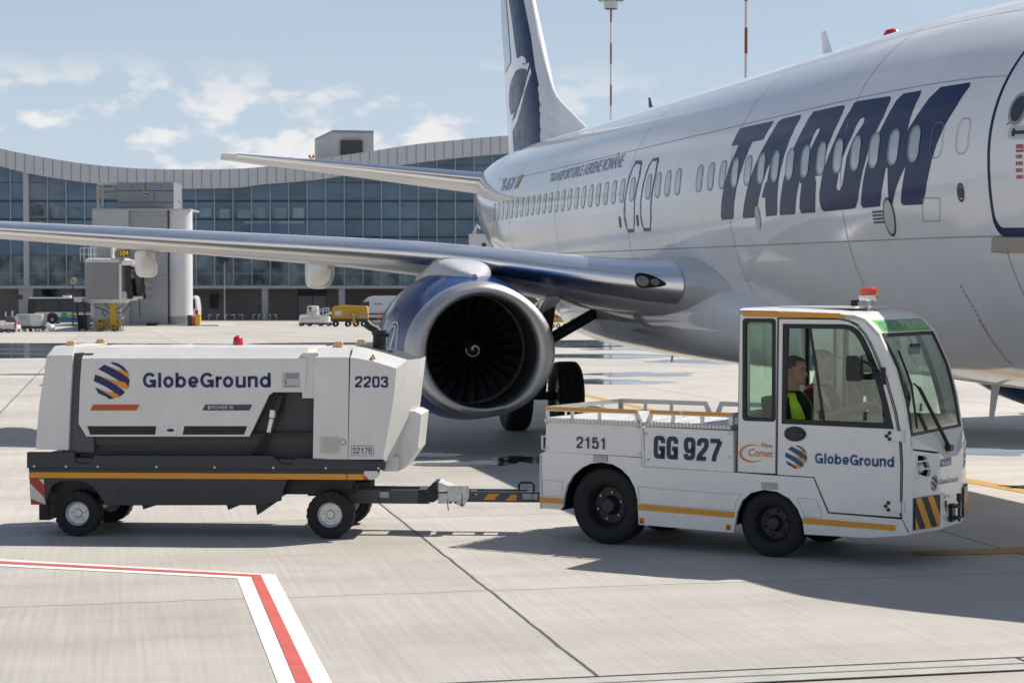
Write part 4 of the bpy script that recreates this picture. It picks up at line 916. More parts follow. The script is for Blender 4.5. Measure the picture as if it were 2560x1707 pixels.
def side2(mb, loops, w0, w1, far=True, mi=0):                # the same plate on both flanks
    mb.plate(loops, lambda a, z, w: Vector((a, w, z)), w0, w1, mi)
    if far: mb.plate(loops, lambda a, z, w: Vector((a, TW - w, z)), w0, w1, mi)
# lower body skins with wheel arches
low = SR((150,600),(105,622),(104,1105),(290,1115),(308,1095),(318,1010),(345,905),(400,812),(480,742),(560,706),(650,696),(750,712),(830,755),(900,825),(950,920),(975,1025),(985,1250),(1828,1322)) \
    + S2((1050,1210),(1062,1140),(1085,1082),(1130,1042),(1195,1027),(1260,1036),(1320,1070),(1360,1120),(1385,1180),(1393,1245),(1700,1262),(1905,1250),(1870,1172),(1512,1142),(1505,1135),(1436,966),(1250,957),(1060,943),(612,914)) + SR((1012,735),(1008,655))
mb = MB(); side2(mb, low, 0, .035); mb.build('body', M_white, tug, bevel=.006)
for c, r in (((0, .345), .45), ((1.60, .29), .40)):         # arch liners
    for v0, v1 in ((.036, .36), (TW - .36, TW - .036)):
        mb = MB()
        arc = [(c[0] + r * math.cos(a), c[1] + r * math.sin(a)) for a in [R(-8 + 196 * k / 20) for k in range(21)]]
        mb.add([Vector((a, v, z)) for v in (v0, v1) for a, z in arc], [(k, k + 1, 22 + k, 21 + k) for k in range(20)])
        mb.plate(arc, lambda a, z, w: Vector((a, w, z)), v1 if v0 < .5 else v0)
        mb.build('arch_liner', M_blk, tug)
mb = MB(); mb.box((1.05, TW / 2, .50), (3.3, TW - .76, .44)); mb.box((.80, TW / 2, .43), (.62, TW - .10, .26)); mb.box((2.35, TW / 2, .33), (.8, TW - .1, .10)); mb.build('chassis', M_blk, tug)
# rear of the body
RP = Panel(T, (-.652, TW), (-.652, 0))
mb = MB(); mb.plate([(0, .29), (TW, .29), (TW, .79), (0, .79)], RP.fn, 0, -.03); mb.build('rear_panel', M_white, tug, bevel=.006)
mb = MB(); mb.box((-.67, TW / 2, .42), (.03, .5, .30)); mb.box((-.70, TW / 2, .47), (.05, .14, .03)); mb.box((-.70, TW / 2, .36), (.05, .14, .03)); mb.tube([(-.715, TW / 2, .52), (-.715, TW / 2, .30)], .016); mb.build('rear_hitch', M_blk, tug, bevel=.004)
# cargo boxes behind the cab
b1 = SR((156,332),(1003,358),(1010,650),(152,602)); b2 = SR((1038,376),(1830,414),(1836,785),(1045,732))
mb = MB(); mb.plate(b1, lambda a, z, w: Vector((a, w, z)), .004, TW - .004); mb.build('cargo_box', M_white, tug, bevel=.008)
mb = MB(); mb.plate(b2, lambda a, z, w: Vector((a, w, z)), -.012, TW + .012); mb.build('cargo_box', M_white, tug, bevel=.008)
mb = MB(); g = SR((1003,360),(1026,366),(1044,735),(1018,735)); mb.plate(g, lambda a, z, w: Vector((a, w, z)), -.006, TW + .006); mb.build('corner_post', M_whitem, tug, bevel=.005)
for X, Y in ((168,346),(978,386),(993,620),(167,570),(1057,440),(1800,440),(1797,652),(1073,672)):
    a, z = SP.px(*zr(X, Y)); mb = MB(); mb.lathe([(0, .014), (.010, .013), (.012, .006), (.012, .0005)], lambda q, x, y: Vector((a + x, (-.012 if X > 1030 else .004) - q, z + y)), 12); mb.build('bolt', M_steel, tug, smooth=40)
a, z = SP.px(*zr(970, 336)); mb = MB(); mb.lathe([(0, .022), (.022, .021), (.026, .012), (.026, .0005)], lambda q, x, y: Vector((a + x, -.02 - q, z + y)), 14); mb.build('hinge_knob', M_whitem, tug, smooth=40)
# tread plate deck and its rails
z1t = 1.118
for (u0, u1) in ((-.595, .405), (.425, 1.262)):
    mb = MB(); mb.box(((u0 + u1) / 2, TW / 2, z1t - .017), (u1 - u0, TW + .05, .036)); mb.build('deck_plate', M_plate, tug, bevel=.004)
def rail_loops(u0, u1, zt, slope_l, slope_r, posts):
    th = .042; zb = z1t
    out = [(u0, zb), (u0 + slope_l, zt), (u1 - slope_r, zt), (u1, zb)]
    xs = [u0 + slope_l * .6 + .035] + posts + [u1 - slope_r * .6 - .035]; holes = []
    for k in range(len(xs) - 1):
        a, b = xs[k] + (.018 if k else 0), xs[k + 1] - (.018 if k < len(xs) - 2 else 0)
        al = slope_l * .45 if k == 0 else 0; bl = slope_r * .45 if k == len(xs) - 2 else 0
        holes.append([(a - al * .2, zb + .008), (b + bl * .2, zb + .008), (b - bl * .6, zt - th), (a + al * .6, zt - th)])
    return [out] + holes
for v in (-.012, TW + .006):
    mb = MB(); mb.plate(rail_loops(-.585, .40, 1.228, 0, .055, [-.31, -.03]), lambda a, z, w: Vector((a, v + w, z)), 0, .008); r1 = mb.build('cargo_rail', M_alu, tug, bevel=.002)
    mb = MB(); mb.plate(rail_loops(.43, 1.268, 1.230, .05, 0, [.70, .98]), lambda a, z, w: Vector((a, v + w, z)), 0, .008); r2 = mb.build('cargo_rail', M_alu, tug, bevel=.002)
    if v < 0:
        mb = MB(); mb.plate([(-.58, 1.195), (.350, 1.195), (.350, 1.223), (-.58, 1.223)], lambda a, z, w: Vector((a, v + w, z)), -.003); mb.build('amber_tape', M_amber, r1)
        mb = MB()
        for q in (((.475, 1.198), (.775, 1.198), (.755, 1.225), (.475, 1.225)), ((.80, 1.198), (1.262, 1.198), (1.262, 1.225), (.78, 1.225))): mb.plate(list(q), lambda a, z, w: Vector((a, v + w, z)), -.003)
        mb.build('amber_tape', M_amber, r2)
mb = MB(); xs = rail_loops(0, TW, 1.228, 0, 0, [.36, .72, 1.08]); mb.plate(xs, lambda a, z, w: Vector((-.588 + w, a, z)), 0, .008); mb.build('cargo_rail', M_alu, tug, bevel=.002)
mb = MB(); mb.plate(rail_loops(0, TW, 1.228, 0, 0, [.36, .72, 1.08]), lambda a, z, w: Vector((1.262 + w, a, z)), 0, .006); mb.build('cargo_rail', M_alu, tug, bevel=.002)
a0, z0 = SP.px(*zr(150, 465)); a1, z1_ = SP.px(*zr(125, 590)); mb = MB(); mb.tube([(-.6, .03, z0), (-.645, .03, z0), (-.645, .03, z1_ + .01), (-.6, .03, z1_ + .01)], .011, 8); mb.build('grab_handle', M_whitem, tug, smooth=40)
# cab flanks: quarter panel and door, both sides
qp = S2((1075,150),(1262,152),(1252,950),(1065,940)); qh = SC_((70,290),(390,288),(382,1290),(58,1280))
qo = [(p[0], p[1]) for p in qh]; qcx = (min(p[0] for p in qo) + max(p[0] for p in qo)) / 2
qout = rrect(min(p[0] for p in qo) + .004, qo[3][1] + .004, max(p[0] for p in qo) - .006, qo[0][1] - .002, .03, 4); qin = inset(qout, .036); qin = rrect(min(p[0] for p in qin), min(p[1] for p in qin), max(p[0] for p in qin), max(p[1] for p in qin), .03, 4)
doorT = S2((1265,187),(1560,190),(1610,200),(1650,222),(1690,265),(1725,330),(1790,480),(1838,650),(1860,770),(1868,900),(1866,1166),(1516,1140),(1508,1132),(1438,968),(1257,957))
whO = SC_((452,345),(1050,350),(1120,365),(1180,405),(1230,470),(1290,590),(1360,760),(1420,950),(1470,1140),(1520,1358),(440,1306))
whI = SC_((502,388),(1045,396),(1095,408),(1145,445),(1190,510),(1250,640),(1310,790),(1365,960),(1410,1130),(1448,1302),(478,1262))
brow = S2((1075,150),(1640,172),(1690,188),(1760,262),(1840,440),(1880,600),(1908,775),(1920,900),(1915,1000),(1915,1240)) 
pil = S2((1262,152),(1640,172),(1692,190),(1760,262),(1838,440),(1880,600),(1906,770),(1917,835),(1912,1000),(1910,1246),(1872,1172),(1876,900),(1868,770),(1846,648),(1797,478),(1731,326),(1696,260),(1654,216),(1612,194),(1560,184),(1262,180))
for far in (0, 1):
    fl = (lambda a, z, w: Vector((a, TW - w, z))) if far else (lambda a, z, w: Vector((a, w, z)))
    mb = MB(); mb.plate([qp, qout], fl, 0, .03); mb.build('quarter_panel', M_white, tug, bevel=.004)
    mb = MB(); mb.plate([qout, qin], fl, -.006, .03); wf = mb.build('quarter_window', M_gasket, tug, bevel=.003); mb = MB(); mb.plate(qin, fl, .008, .012); mb.build('pane', G_side, wf)
    mb = MB(); mb.plate(pil, fl, 0, .06); mb.build('side_pillar', M_white, tug, bevel=.01)
    mb = MB(); mb.plate([doorT, whO], fl, .001, .03); dr = mb.build('door', M_white, tug, bevel=.004)
    mb = MB(); mb.plate([doorT, inset(doorT, .008)], fl, -.0015, .0008); mb.build('door_seal', M_gasket, dr); mb = MB(); mb.plate([qp, inset(qp, .004)], fl, -.0012, .0); mb.build('panel_seam', M_hs0, tug)
    mb = MB(); mb.plate([whO, whI], fl, -.006, .034); mb.build('window_frame', M_gasket, dr, bevel=.003)
    p = SC_((740,390),(1092,396),(1140,445),(1190,510),(1250,640),(1310,790),(1365,960),(1400,1130),(1408,1305),(742,1277))
    mb = MB(); mb.plate(p, fl, .014, .019); mb.build('sliding_pane', G_slide, dr)
    if far: p = SC_((502,388),(760,392),(760,1280),(478,1262)); mb = MB(); mb.plate(p, fl, .022, .026); mb.build('pane', G_side, dr)
    b = SC_((700,392),(722,392),(850,1278),(828,1278)); mb = MB(); mb.plate(b, fl, .004, .014); mb.build('window_bar', M_gasket, dr)
    for q in (((792,1178),(822,1175),(828,1262),(800,1268)), ((1225,1200),(1250,1192),(1252,1275),(1222,1283))):
        mb = MB(); mb.plate(SC_(*q), fl, .0, .012); mb.build('window_latch', M_gasket, dr, bevel=.003)
    q = SC_((570, 1404))[0]; mb = MB(); mb.plate(circ(q[0], q[1], .098, 28, .063), fl, -.012, .003); h = mb.build('door_handle', M_blk, dr, bevel=.006)
    mb = MB(); mb.plate(rrect(q[0] - .05, q[1] - .045, q[0] + .035, q[1] + .045, .012), fl, -.015, -.008); mb.plate(rrect(q[0] - .085, q[1] - .014, q[0] + .085, q[1] + .014, .012), fl, -.03, -.02); mb.build('lever', PM('black lever', (.03, .03, .032), .4), h, bevel=.003)
    mb = MB(); mb.lathe([(0, .016), (.006, .015), (.007, .0005)], lambda a, x, y: fl(q[0] - .078 + x, q[1] + y, -.013 - a), 14); mb.build('lock', M_steel, h)
    for Y0 in (0, 1):
        pts = [(1480,1375),(1575,1372),(1610,1378),(1610,1480),(1575,1482),(1478,1472),(1442,1425)] if not Y0 else None
        hx = S2((1800,745),(1828,738),(1874,740),(1876,790),(1826,788),(1796,768)) if not Y0 else S2((1792,1105),(1816,1080),(1868,1086),(1870,1138),(1814,1134))
        mb = MB(); mb.plate(hx, fl, -.014, .0); hg = mb.build('door_hinge', M_white, dr, bevel=.004)
        for bx, by in (((1814,748),(1800,763),(1814,778)) if not Y0 else ((1808,1090),(1795,1106),(1808,1124))):
            c = S2((bx, by))[0]; mb = MB(); mb.lathe([(0, .016), (.008, .015), (.009, .0005)], lambda a, x, y: fl(c[0] + x, c[1] + y, -.014 - a), 12); mb.build('hinge_cap', M_blk, hg, smooth=30)
        c = S2((1873, 765 if not Y0 else 1112))[0]; mb = MB(); mb.tube([fl(c[0] + .01, c[1] - .05, -.01), fl(c[0] + .01, c[1] + .05, -.01)], .012, 10); mb.build('hinge_pin', M_whitem, hg, smooth=40)
# front shell lofted across the cab
def fstrip(pts, v0, v1, th=.02):
    mb = MB(); n = len(pts)
    N = []
    for i in range(n):
        a, b = pts[max(i - 1, 0)], pts[min(i + 1, n - 1)]; d = Vector((b[0] - a[0], b[1] - a[1])).normalized(); N.append((d.y * -1, d.x))
    ins = [(p[0] + k[0] * th * s_, p[1] + k[1] * th * s_) for p, k in zip(pts, N) for s_ in (-1,)]
    lp = list(pts) + ins[::-1]
    mb.plate(lp, lambda a, z, w: Vector((a, w, z)), v0, v1); return mb
FRONT = S2((1640,172),(1692,190),(1728,226),(1760,262),(1800,345),(1840,440),(1862,520),(1880,600),(1896,690),(1908,768))
rf = S2((1075,150),(1300,154),(1500,163),(1640,172)); rf = [(p[0], p[1] + .004) for p in rf]
mb = MB(); vs = [(0, 0), (.04, .014), (.12, .02), (TW / 2, .026), (TW - .12, .02), (TW - .04, .014), (TW, 0)]
top = [(p[0], p[1]) for p in rf[:3]] + FRONT[:4]
rings = [[Vector((p[0], v, p[1] + dz * (1 if i < 4 else .3) + 0)) for i, p in enumerate(top)] for v, dz in vs]
rb = [[Vector((p[0], v, p[1] - .035)) for p in top][::-1] for v, dz in vs]
mb.loft([a + b for a, b in zip(rings, rb)]); mb.build('roof', M_white, tug, smooth=35)
ws = FRONT[3:]
mb = fstrip([(p[0] - .006, p[1]) for p in ws], .095, TW - .095, .006); mb.build('windscreen', G_ws, tug)
mb = MB()
wl_ = [(p[0] + .001, p[1]) for p in ws]
for v0, v1 in ((.06, .105), (TW - .105, TW - .06)): t = fstrip(wl_, v0, v1, .012); mb.add(t.v, t.f)
t = fstrip([ws[0], (ws[0][0] * .8 + ws[1][0] * .2, ws[0][1] * .8 + ws[1][1] * .2)], .06, TW - .06, .014); mb.add(t.v, t.f)
t = fstrip([(ws[-2][0] * .2 + ws[-1][0] * .8, ws[-2][1] * .2 + ws[-1][1] * .8), ws[-1]], .06, TW - .06, .014); mb.add(t.v, t.f)
mb.build('windscreen_seal', M_gasket, tug)
# hood below the windscreen and the front panels
wb = FRONT[-1]; NF = Panel(T, (2.86, 0.0), (2.955, .42)); CF = Panel(T, (2.955, .42), (2.955, 1.02)); FF = Panel(T, (2.955, 1.02), (2.86, TW))
mb = MB(); mb.add([Vector((wb[0], .03, wb[1])), Vector((wb[0], TW - .03, wb[1])), Vector((2.855, .02, .985)), Vector((2.955, .42, .935)), Vector((2.945, .55, .875)), Vector((2.945, .9, .875)), Vector((2.955, 1.02, .935)), Vector((2.855, TW - .02, .985))], [(0, 2, 3), (0, 3, 4, 5), (0, 5, 1), (1, 5, 6), (1, 6, 7)]); mb.build('hood', M_white, tug, smooth=20)
def front_panel(P, top, holes=[], name='front_panel'):
    mb = MB(); mb.plate([[(0, .285), (P.len, .285)] + top] + holes, P.fn, 0, -.03); return mb.build(name, M_white, tug, bevel=.004)
lampO = [(1650,372),(1700,372),(1742,384),(1758,425),(1790,530),(1780,585),(1735,592),(1660,560),(1648,500),(1652,430)]
lh = [NF.px(*zf(*p)) for p in lampO]; lf = [(FF.len - a, z) for a, z in lh]
front_panel(NF, [(NF.len, .92), (.02, .972), (0, .965)], [lh]); front_panel(CF, [(CF.len, .935), (CF.len - .12, .875), (.12, .875), (0, .935)]); front_panel(FF, [(FF.len, .965), (FF.len - .02, .972), (0, .92)], [lf])
for P, h in ((NF, lh), (FF, lf)):
    mb = MB(); mb.plate([inset(h, -.012), h], P.fn, .006, 0); g = mb.build('headlight', M_white, tug, bevel=.002)
    mb = MB(); mb.plate(h, P.fn, -.06); mb.build('recess', M_blk, g)
    zs = (min(p[1] for p in h), max(p[1] for p in h)); xs = (min(p[0] for p in h), max(p[0] for p in h))
    mb = MB()
    for f_ in (.36, .72): z = zs[0] + (zs[1] - zs[0]) * f_; mb.plate([(xs[0] - .003, z - .006), (xs[1] + .003, z - .006), (xs[1] + .003, z + .006), (xs[0] - .003, z + .006)], P.fn, .004, -.004)
    mb.build('guard_bar', M_white, g)
    cx_ = (xs[0] + xs[1]) / 2 - (.01 if P is NF else -.01); cz_ = zs[0] + (zs[1] - zs[0]) * .42
    mb = MB(); mb.lathe([(-.05, .044), (-.02, .046), (-.012, .04), (-.025, .03), (-.03, .012), (-.02, .0005)], lambda a, x, y: P.fn(cx_ + x, cz_ + y, a), 20); mb.build('lamp', PM('clear lamp', (.75, .73, .66), .15, metal=.6), g, smooth=30)
# hazard boards
def hazard(P, quad, flip, w=.02):
    pts = quad; a0, a1 = min(p[0] for p in pts), max(p[0] for p in pts); zz0, zz1 = min(p[1] for p in pts), max(p[1] for p in pts)
    mb = MB(); mb.plate([(a0, zz0), (a1, zz0), (a1, zz1), (a0, zz1)], P.fn, 0, w); hb = mb.build('hazard_board', M_blk, tug, bevel=.002)
    mb = MB(); Wd, Hh = a1 - a0, zz1 - zz0; slant = .62 * Hh; pw = Wd * .235
    for k in range(-4, 5):
        x0 = k * pw * 2; q = [(x0, Hh), (x0 + pw, Hh), (x0 + pw + slant, 0), (x0 + slant, 0)]
        if flip: q = [(Wd - x, y) for x, y in q]
        o = q                                                # clip to the board
        for ax, lim, sgn in ((0, 0.006, 1), (0, Wd - .006, -1)):
            r_ = []
            for i in range(len(o)):
                A, B = o[i], o[(i + 1) % len(o)]; da, db = (A[ax] - lim) * sgn, (B[ax] - lim) * sgn
                if da >= 0: r_.append(A)
                if da * db < 0: t = da / (da - db); r_.append((A[0] + (B[0] - A[0]) * t, A[1] + (B[1] - A[1]) * t))
            o = r_
            if len(o) < 3: break
        if len(o) >= 3: mb.plate([(a0 + x, zz0 + y) for x, y in o], P.fn, w + .002)
    mb.build('stripe', M_amber, hb)
hq = [NF.px(*zf(*p)) for p in ((1612,815),(1870,782),(1872,1105),(1606,1155))]; a0, a1 = hq[3][0], hq[2][0]; zt, zb = (hq[0][1] + hq[1][1]) / 2, (hq[2][1] + hq[3][1]) / 2
hazard(NF, [(a0, zb), (a1, zt)], False); hazard(FF, [(FF.len - a1, zb), (FF.len - a0, zt)], True)
mb = MB(); mb.box((2.97, .72, .40), (.03, .10, .15)); mb.box((3.0, .72, .46), (.09, .16, .016)); mb.box((3.0, .72, .36), (.09, .16, .016)); mb.build('front_hitch', M_blk, tug, bevel=.004)
mb = MB(); mb.tube([(3.03, .72, .33), (3.03, .72, .50)], .013, 10); mb.tube([(3.03, .72, .50), (3.03, .72, .565)], .024, 10); mb.build('hitch_pin', M_dkmet, tug, smooth=40)
mb = MB()
for a in (.13, .21): c = (a + .02, .545); mb.plate(circ(c[0], c[1], .014, 14), CF.fn, .002)
mb.plate([(.13, .515), (.205, .515), (.175, .42), (.158, .42)], CF.fn, .002); mb.build('front_decal', M_dkmet, tug)
# signs and lettering on the tractor
M_num = PM('navy number', (.025, .035, .085), .4)
def pletters(P, body, quad, m, par, w, **k):
    mb = MB(); letters(mb, body, [P.px(*p) for p in quad], P.at(w), **k); return mb.build('lettering', m, par, recalc=False)
pletters(SP, '2151', [zr(435,568), zr(700,580), zr(700,478), zr(435,466)], M_num, tug, .007, W=.58, t=.155, gap=.12)
pletters(SP, 'GG 927', [zr(1125,660), zr(1728,690), zr(1738,488), zr(1128,455)], M_num, tug, .0165, W=.54, t=.20, gap=.07, sp=.20)
M_or = PM('comet orange', (.66, .22, .045), .4)
ptext(SP, 'New', [z2(1180,818), z2(1240,824), z2(1242,800), z2(1184,794)], M_or, tug, .015, .004, .15)
ptext(SP, 'Comet', [z2(1120,862), z2(1238,868), z2(1242,832), z2(1122,824)], M_or, tug, .015, .004, .15)
mb = MB(); A, B = [], []
for k in range(31):
    t = R(62 + 250 * k / 30); w = .5 + 5.5 * math.sin(math.pi * k / 30); cx_, cy_ = 1142, 848; 
    A.append(SP.fn(*SP.px(*z2(cx_ + (62 + w) * math.cos(t), cy_ - (41 + w) * math.sin(t))), .004)); B.append(SP.fn(*SP.px(*z2(cx_ + (62 - w) * math.cos(t), cy_ - (41 - w) * math.sin(t))), .004))
mb.add(A + B, [(k, k + 1, 32 + k, 31 + k) for k in range(30)]); mb.build('comet_swoosh', M_or, tug)
logo(SP, (z2(1299, 806), z2(1407, 926)), tug, .004)
def pword(P, quad, m, par, w):
    mb = MB(); wordmark(mb, [P.px(*p) for p in quad], P.at(w)); return mb.build('lettering', m, par, recalc=False)
pword(SP, [z2(1446,896), z2(1833,916), z2(1833,864), z2(1446,846)], M_logoblue, tug, .004)
mb = MB(); mb.plate([(CF.px(*zf(1893,412))[0], CF.px(*zf(1893,495))[1]), (CF.px(*zf(2006,400))[0], CF.px(*zf(1893,495))[1]), (CF.px(*zf(2006,400))[0], CF.px(*zf(1893,412))[1]), (CF.px(*zf(1893,412))[0], CF.px(*zf(1893,412))[1])], CF.fn, .003); mb.build('maker_plate', PM('maker blue', (.03, .08, .26), .4), tug)
ptext(CF, 'MULAG', [zf(1902,475), zf(1998,458), zf(1998,415), zf(1902,432)], M_whtape, tug, .03, .005)
ptext(CF, 'GlobeGround', [zf(1880,676), zf(2075,640), zf(2075,582), zf(1880,622)], M_logonavy, tug, .012, .004)
logo(NF, (zf(1792, 575), zf(1862, 738)), tug, .004)
M_green = PM('green banner', (.13, .48, .06), .4)
BF = FRONT[1:4]
def bpt(a, t, w=.004):                                       # green banner across the brow
    i = 0 if t < .5 else 1; f_ = t * 2 - i; p = [BF[i][k] + (BF[i + 1][k] - BF[i][k]) * f_ for k in (0, 1)]; return Vector((p[0] + w, a, p[1] + w))
mb = MB(); mb.add([bpt(a, t) for t in (.12, .5, .96) for a in (.10, TW - .10)], [(0, 1, 3, 2), (2, 3, 5, 4)]); mb.build('green_banner', M_green, tug)
for body, a0, a1, m in (('100% ELECTRIC', .16, .68, PM('banner blue', (.04, .13, .45), .4)), ('ZERO EMISSION', .78, 1.28, M_whtape)):
    mb = MB(); text(mb, body, [(a0, .84), (a1, .84), (a1, .24), (a0, .24)], lambda a, t: bpt(a, t, .008), .0); mb.build('lettering', m, tug)
mb = MB(); mb.add([bpt(.73 + .022 * math.cos(k), .38 + .2 * math.sin(k), .008) for k in [2 * math.pi * j / 16 for j in range(16)]], [tuple(range(16))]); mb.build('leaf_mark', M_whtape, tug)
def strip(pts, name='amber_stripe', m=M_amber, w=.003): return pplate(SP, pts, m, tug, name, w)
strip([zr(104,1004), zr(312,1018), zr(311,1066), zr(104,1052)]); strip([zr(976,1070), zr(1000,1068), zr(1846,1138), zr(1840,1190), zr(978,1118)])
strip([z2(1386,1162), z2(1840,1200), z2(1840,1228), z2(1390,1192)]); strip([zc(75,228), zc(1000,243), zc(1058,292), zc(68,274)], w=.005)
for q in (((992,1187),(1038,1190),(1037,1242),(992,1240)), ((1764,1248),(1810,1252),(1809,1302),(1764,1298))):
    strip([zr(*p) for p in q], 'jack_sticker'); x0, y0 = q[3]; strip([zr(x0+8,y0-8), zr(x0+32,y0-4), zr(x0+26,y0-24), zr(x0+22,y0-44), zr(x0+16,y0-44), zr(x0+14,y0-22)], 'jack_sticker', M_blk, .005)
M_lbl = PM('label white', (.6, .6, .58), .5); M_prt = PM('black print', (.03, .03, .03), .5)
for fn, q, t1, t2 in ((zr, ((588,633),(708,638),(708,690),(588,686)), '5,5 bar [80 psi]', '370 Nm | 290 lbf ft'), (zf, ((22,655),(180,666),(180,725),(22,716)), '7,5 bar [109 psi]', '140 Nm | 103 lbf ft')):
    q = [fn(*p) for p in q]; big = [(q[0][0]-1,q[0][1]-1),(q[1][0]+1,q[1][1]-1),(q[2][0]+1,q[2][1]+1),(q[3][0]-1,q[3][1]+1)]
    strip(big, 'tyre_label', M_prt, .003); strip(q, 'tyre_label', M_lbl, .0045)
    lrp = lambda fx, fy: tuple((q[0][i]*(1-fx)+q[1][i]*fx)*(1-fy)+(q[3][i]*(1-fx)+q[2][i]*fx)*fy for i in (0, 1))
    for b, f0, f1 in ((t1, .10, .52), (t2, .62, .90)): ptext(SP, b, [lrp(.04, f1), lrp(.96, f1), lrp(.96, f0), lrp(.04, f0)], M_prt, tug, .0, .006)
# shallow hatch seams
M_hs = PM('hatch seam', (.42, .45, .52), .5)
def seam(pts, wd=2.2): pplate(SP, [pts, inset(pts, 1.3)], M_hs, tug, 'hatch_seam', .0025)
seam([zr(980,905), zr(1130,925), zr(1700,968), zr(1890,975), zr(1895,990), zr(1860,1040), zr(1840,1128), zr(1000,1065), zr(985,1030)])
seam([zr(128,852), zr(300,860), zr(312,870), zr(304,990), zr(290,1005), zr(128,998)]); seam([zf(385,815), zf(440,812), zf(580,828), zf(600,850), zf(655,1000), zf(640,1024), zf(470,1008)])
# wiper, mirror, beacon
def wp(t, v, o=.015): p = [hermite([0, 1], [ws[0][k], ws[-1][k]], t) for k in (0, 1)]; i = min(len(ws) - 2, int(t * (len(ws) - 1))); f_ = t * (len(ws) - 1) - i; q = [ws[i][k] + (ws[i+1][k] - ws[i][k]) * f_ for k in (0, 1)]; return Vector((q[0] + o, v, q[1] + o * .4))
piv = Vector((2.935, .74, .945))
mb = MB(); mb.tube([piv, wp(.98, .62, .05), wp(.55, .28, .05), wp(.5, .24, .035)], [.016, .012, .010, .008], 8); mb.tube([piv + Vector((0, .035, .0)), wp(.98, .66, .05), wp(.55, .32, .05)], .008, 6); mb.box(piv, (.05, .1, .05))
wa = mb.build('wiper', M_blk, tug, smooth=40); mb = MB(); mb.tube([wp(.12 + .06, .2, .02), wp(.5, .215, .022), wp(.93, .16, .02)], .010, 6); mb.build('blade', M_blk, wa, smooth=40)
mm = SC_((1040,640),(1170,640),(1205,660),(1208,880),(1190,905),(1065,905),(1040,880),(1036,680)); sh = .06
mb = MB(); mb.plate(rrect(2.36, 1.535, 2.475, 1.745, .025), lambda a, z, w: Vector((a, w, z)), -.19, -.10); mi_ = mb.build('side_mirror', M_blk, tug, bevel=.02)
mb = MB(); mb.tube([(2.44, -.12, 1.70), (2.50, -.10, 1.69), (2.57, -.03, 1.63), (2.60, -.01, 1.58)], .013, 8); mb.box((2.615, -.008, 1.575), (.035, .02, .14)); mb.tube([(2.40, -.11, 1.70), (2.47, -.11, 1.70)], .02, 8); mb.build('bracket', M_blk, mi_, smooth=40)
mb = MB(); mb.tube([(2.36, -.145 + .0, 1.55), (2.36, -.145, 1.73)], .001); 
rz = 2.118; bx, by = 2.27, .58
mb = MB(); mb.lathe([(0, .03), (.008, .03), (.01, .006), (.07, .006), (.072, .085), (.085, .09), (.12, .088), (.125, .07)], lambda a, x, y: Vector((bx + x, by + y, rz + a)), 28); be = mb.build('beacon', M_chrome, tug, smooth=40)
mb = MB(); mb.lathe([(.12, .078), (.175, .075), (.188, .06), (.19, .0005)], lambda a, x, y: Vector((bx + x, by + y, rz + a)), 28); mb.build('beacon_lens', PM('orange red lens', (.75, .06, .008), .15, coat=.6, var=.1, trans=.15), be, smooth=40)
mb = MB(); mb.box((bx - .12, by - .02, rz + .035), (.05, .05, .09)); mb.box((bx - .02, by, rz + .076), (.14, .12, .012)); mb.build('plug', M_blk, be, bevel=.006)
mb = MB(); mb.box((1.9, TW / 2, 2.135), (.7, .8, .02)); mb.build('roof_hatch', M_white, tug, bevel=.006)
# inside: floor, dash, seats, wheel, rear bulkhead
mb = MB(); mb.box((2.0, TW / 2, .74), (1.35, TW - .1, .04)); mb.build('cab_floor', M_int, tug)
mb = MB(); prf = [(2.42, .76), (2.42, 1.08), (2.46, 1.15), (2.60, 1.19), (2.78, 1.13), (2.80, .76)]; mb.plate(prf, lambda a, z, w: Vector((a, w, z)), .07, TW - .07); mb.build('dashboard', M_int, tug, bevel=.02)
mb = MB(); bk = [(0.05, .70), (TW - .05, .70), (TW - .05, 2.07), (.05, 2.07)]; hl = [(.14, 1.22), (TW - .14, 1.22), (TW - .14, 1.98), (.14, 1.98)]; mb.plate([bk, hl], lambda a, z, w: Vector((1.335 + w, a, z)), 0, .03); rb_ = mb.build('rear_bulkhead', M_white, tug)
mb = MB(); mb.plate(hl, lambda a, z, w: Vector((1.345 + w, a, z)), 0, .004); mb.build('rear_pane', G_side, rb_)
for v in (.44, 1.0):
    mb = MB(); mb.box((1.72, v, .86), (.44, .44, .14)); mb.box((1.50, v, 1.12), (.11, .42, .50), 0, Matrix.Rotation(R(-8), 3, 'Y')); mb.build('seat', M_int, tug, bevel=.03)
mb = MB(); cc = Vector((2.30, 1.0, 1.30)); ax = Vector((.75, 0, .66)).normalized(); e1 = Vector((0, 1, 0)); e2 = ax.cross(e1)
mb.tube([cc + (e1 * math.cos(a) + e2 * math.sin(a)) * .18 for a in [2 * math.pi * k / 28 for k in range(29)]], .014, 8, caps=False); mb.tube([cc - e1 * .18, cc + e1 * .18], .012); mb.tube([cc, cc + ax * -.0 + Vector((.2, 0, -.22))], .03); mb.build('steering_wheel', M_blk, tug, smooth=40)
mb = MB(); mb.box((2.62, .75, 1.78), (.03, .22, .09)); mb.tube([(2.62, .75, 1.80), (2.52, .75, 1.95)], .008); mb.build('inner_mirror', M_blk, tug, bevel=.015)
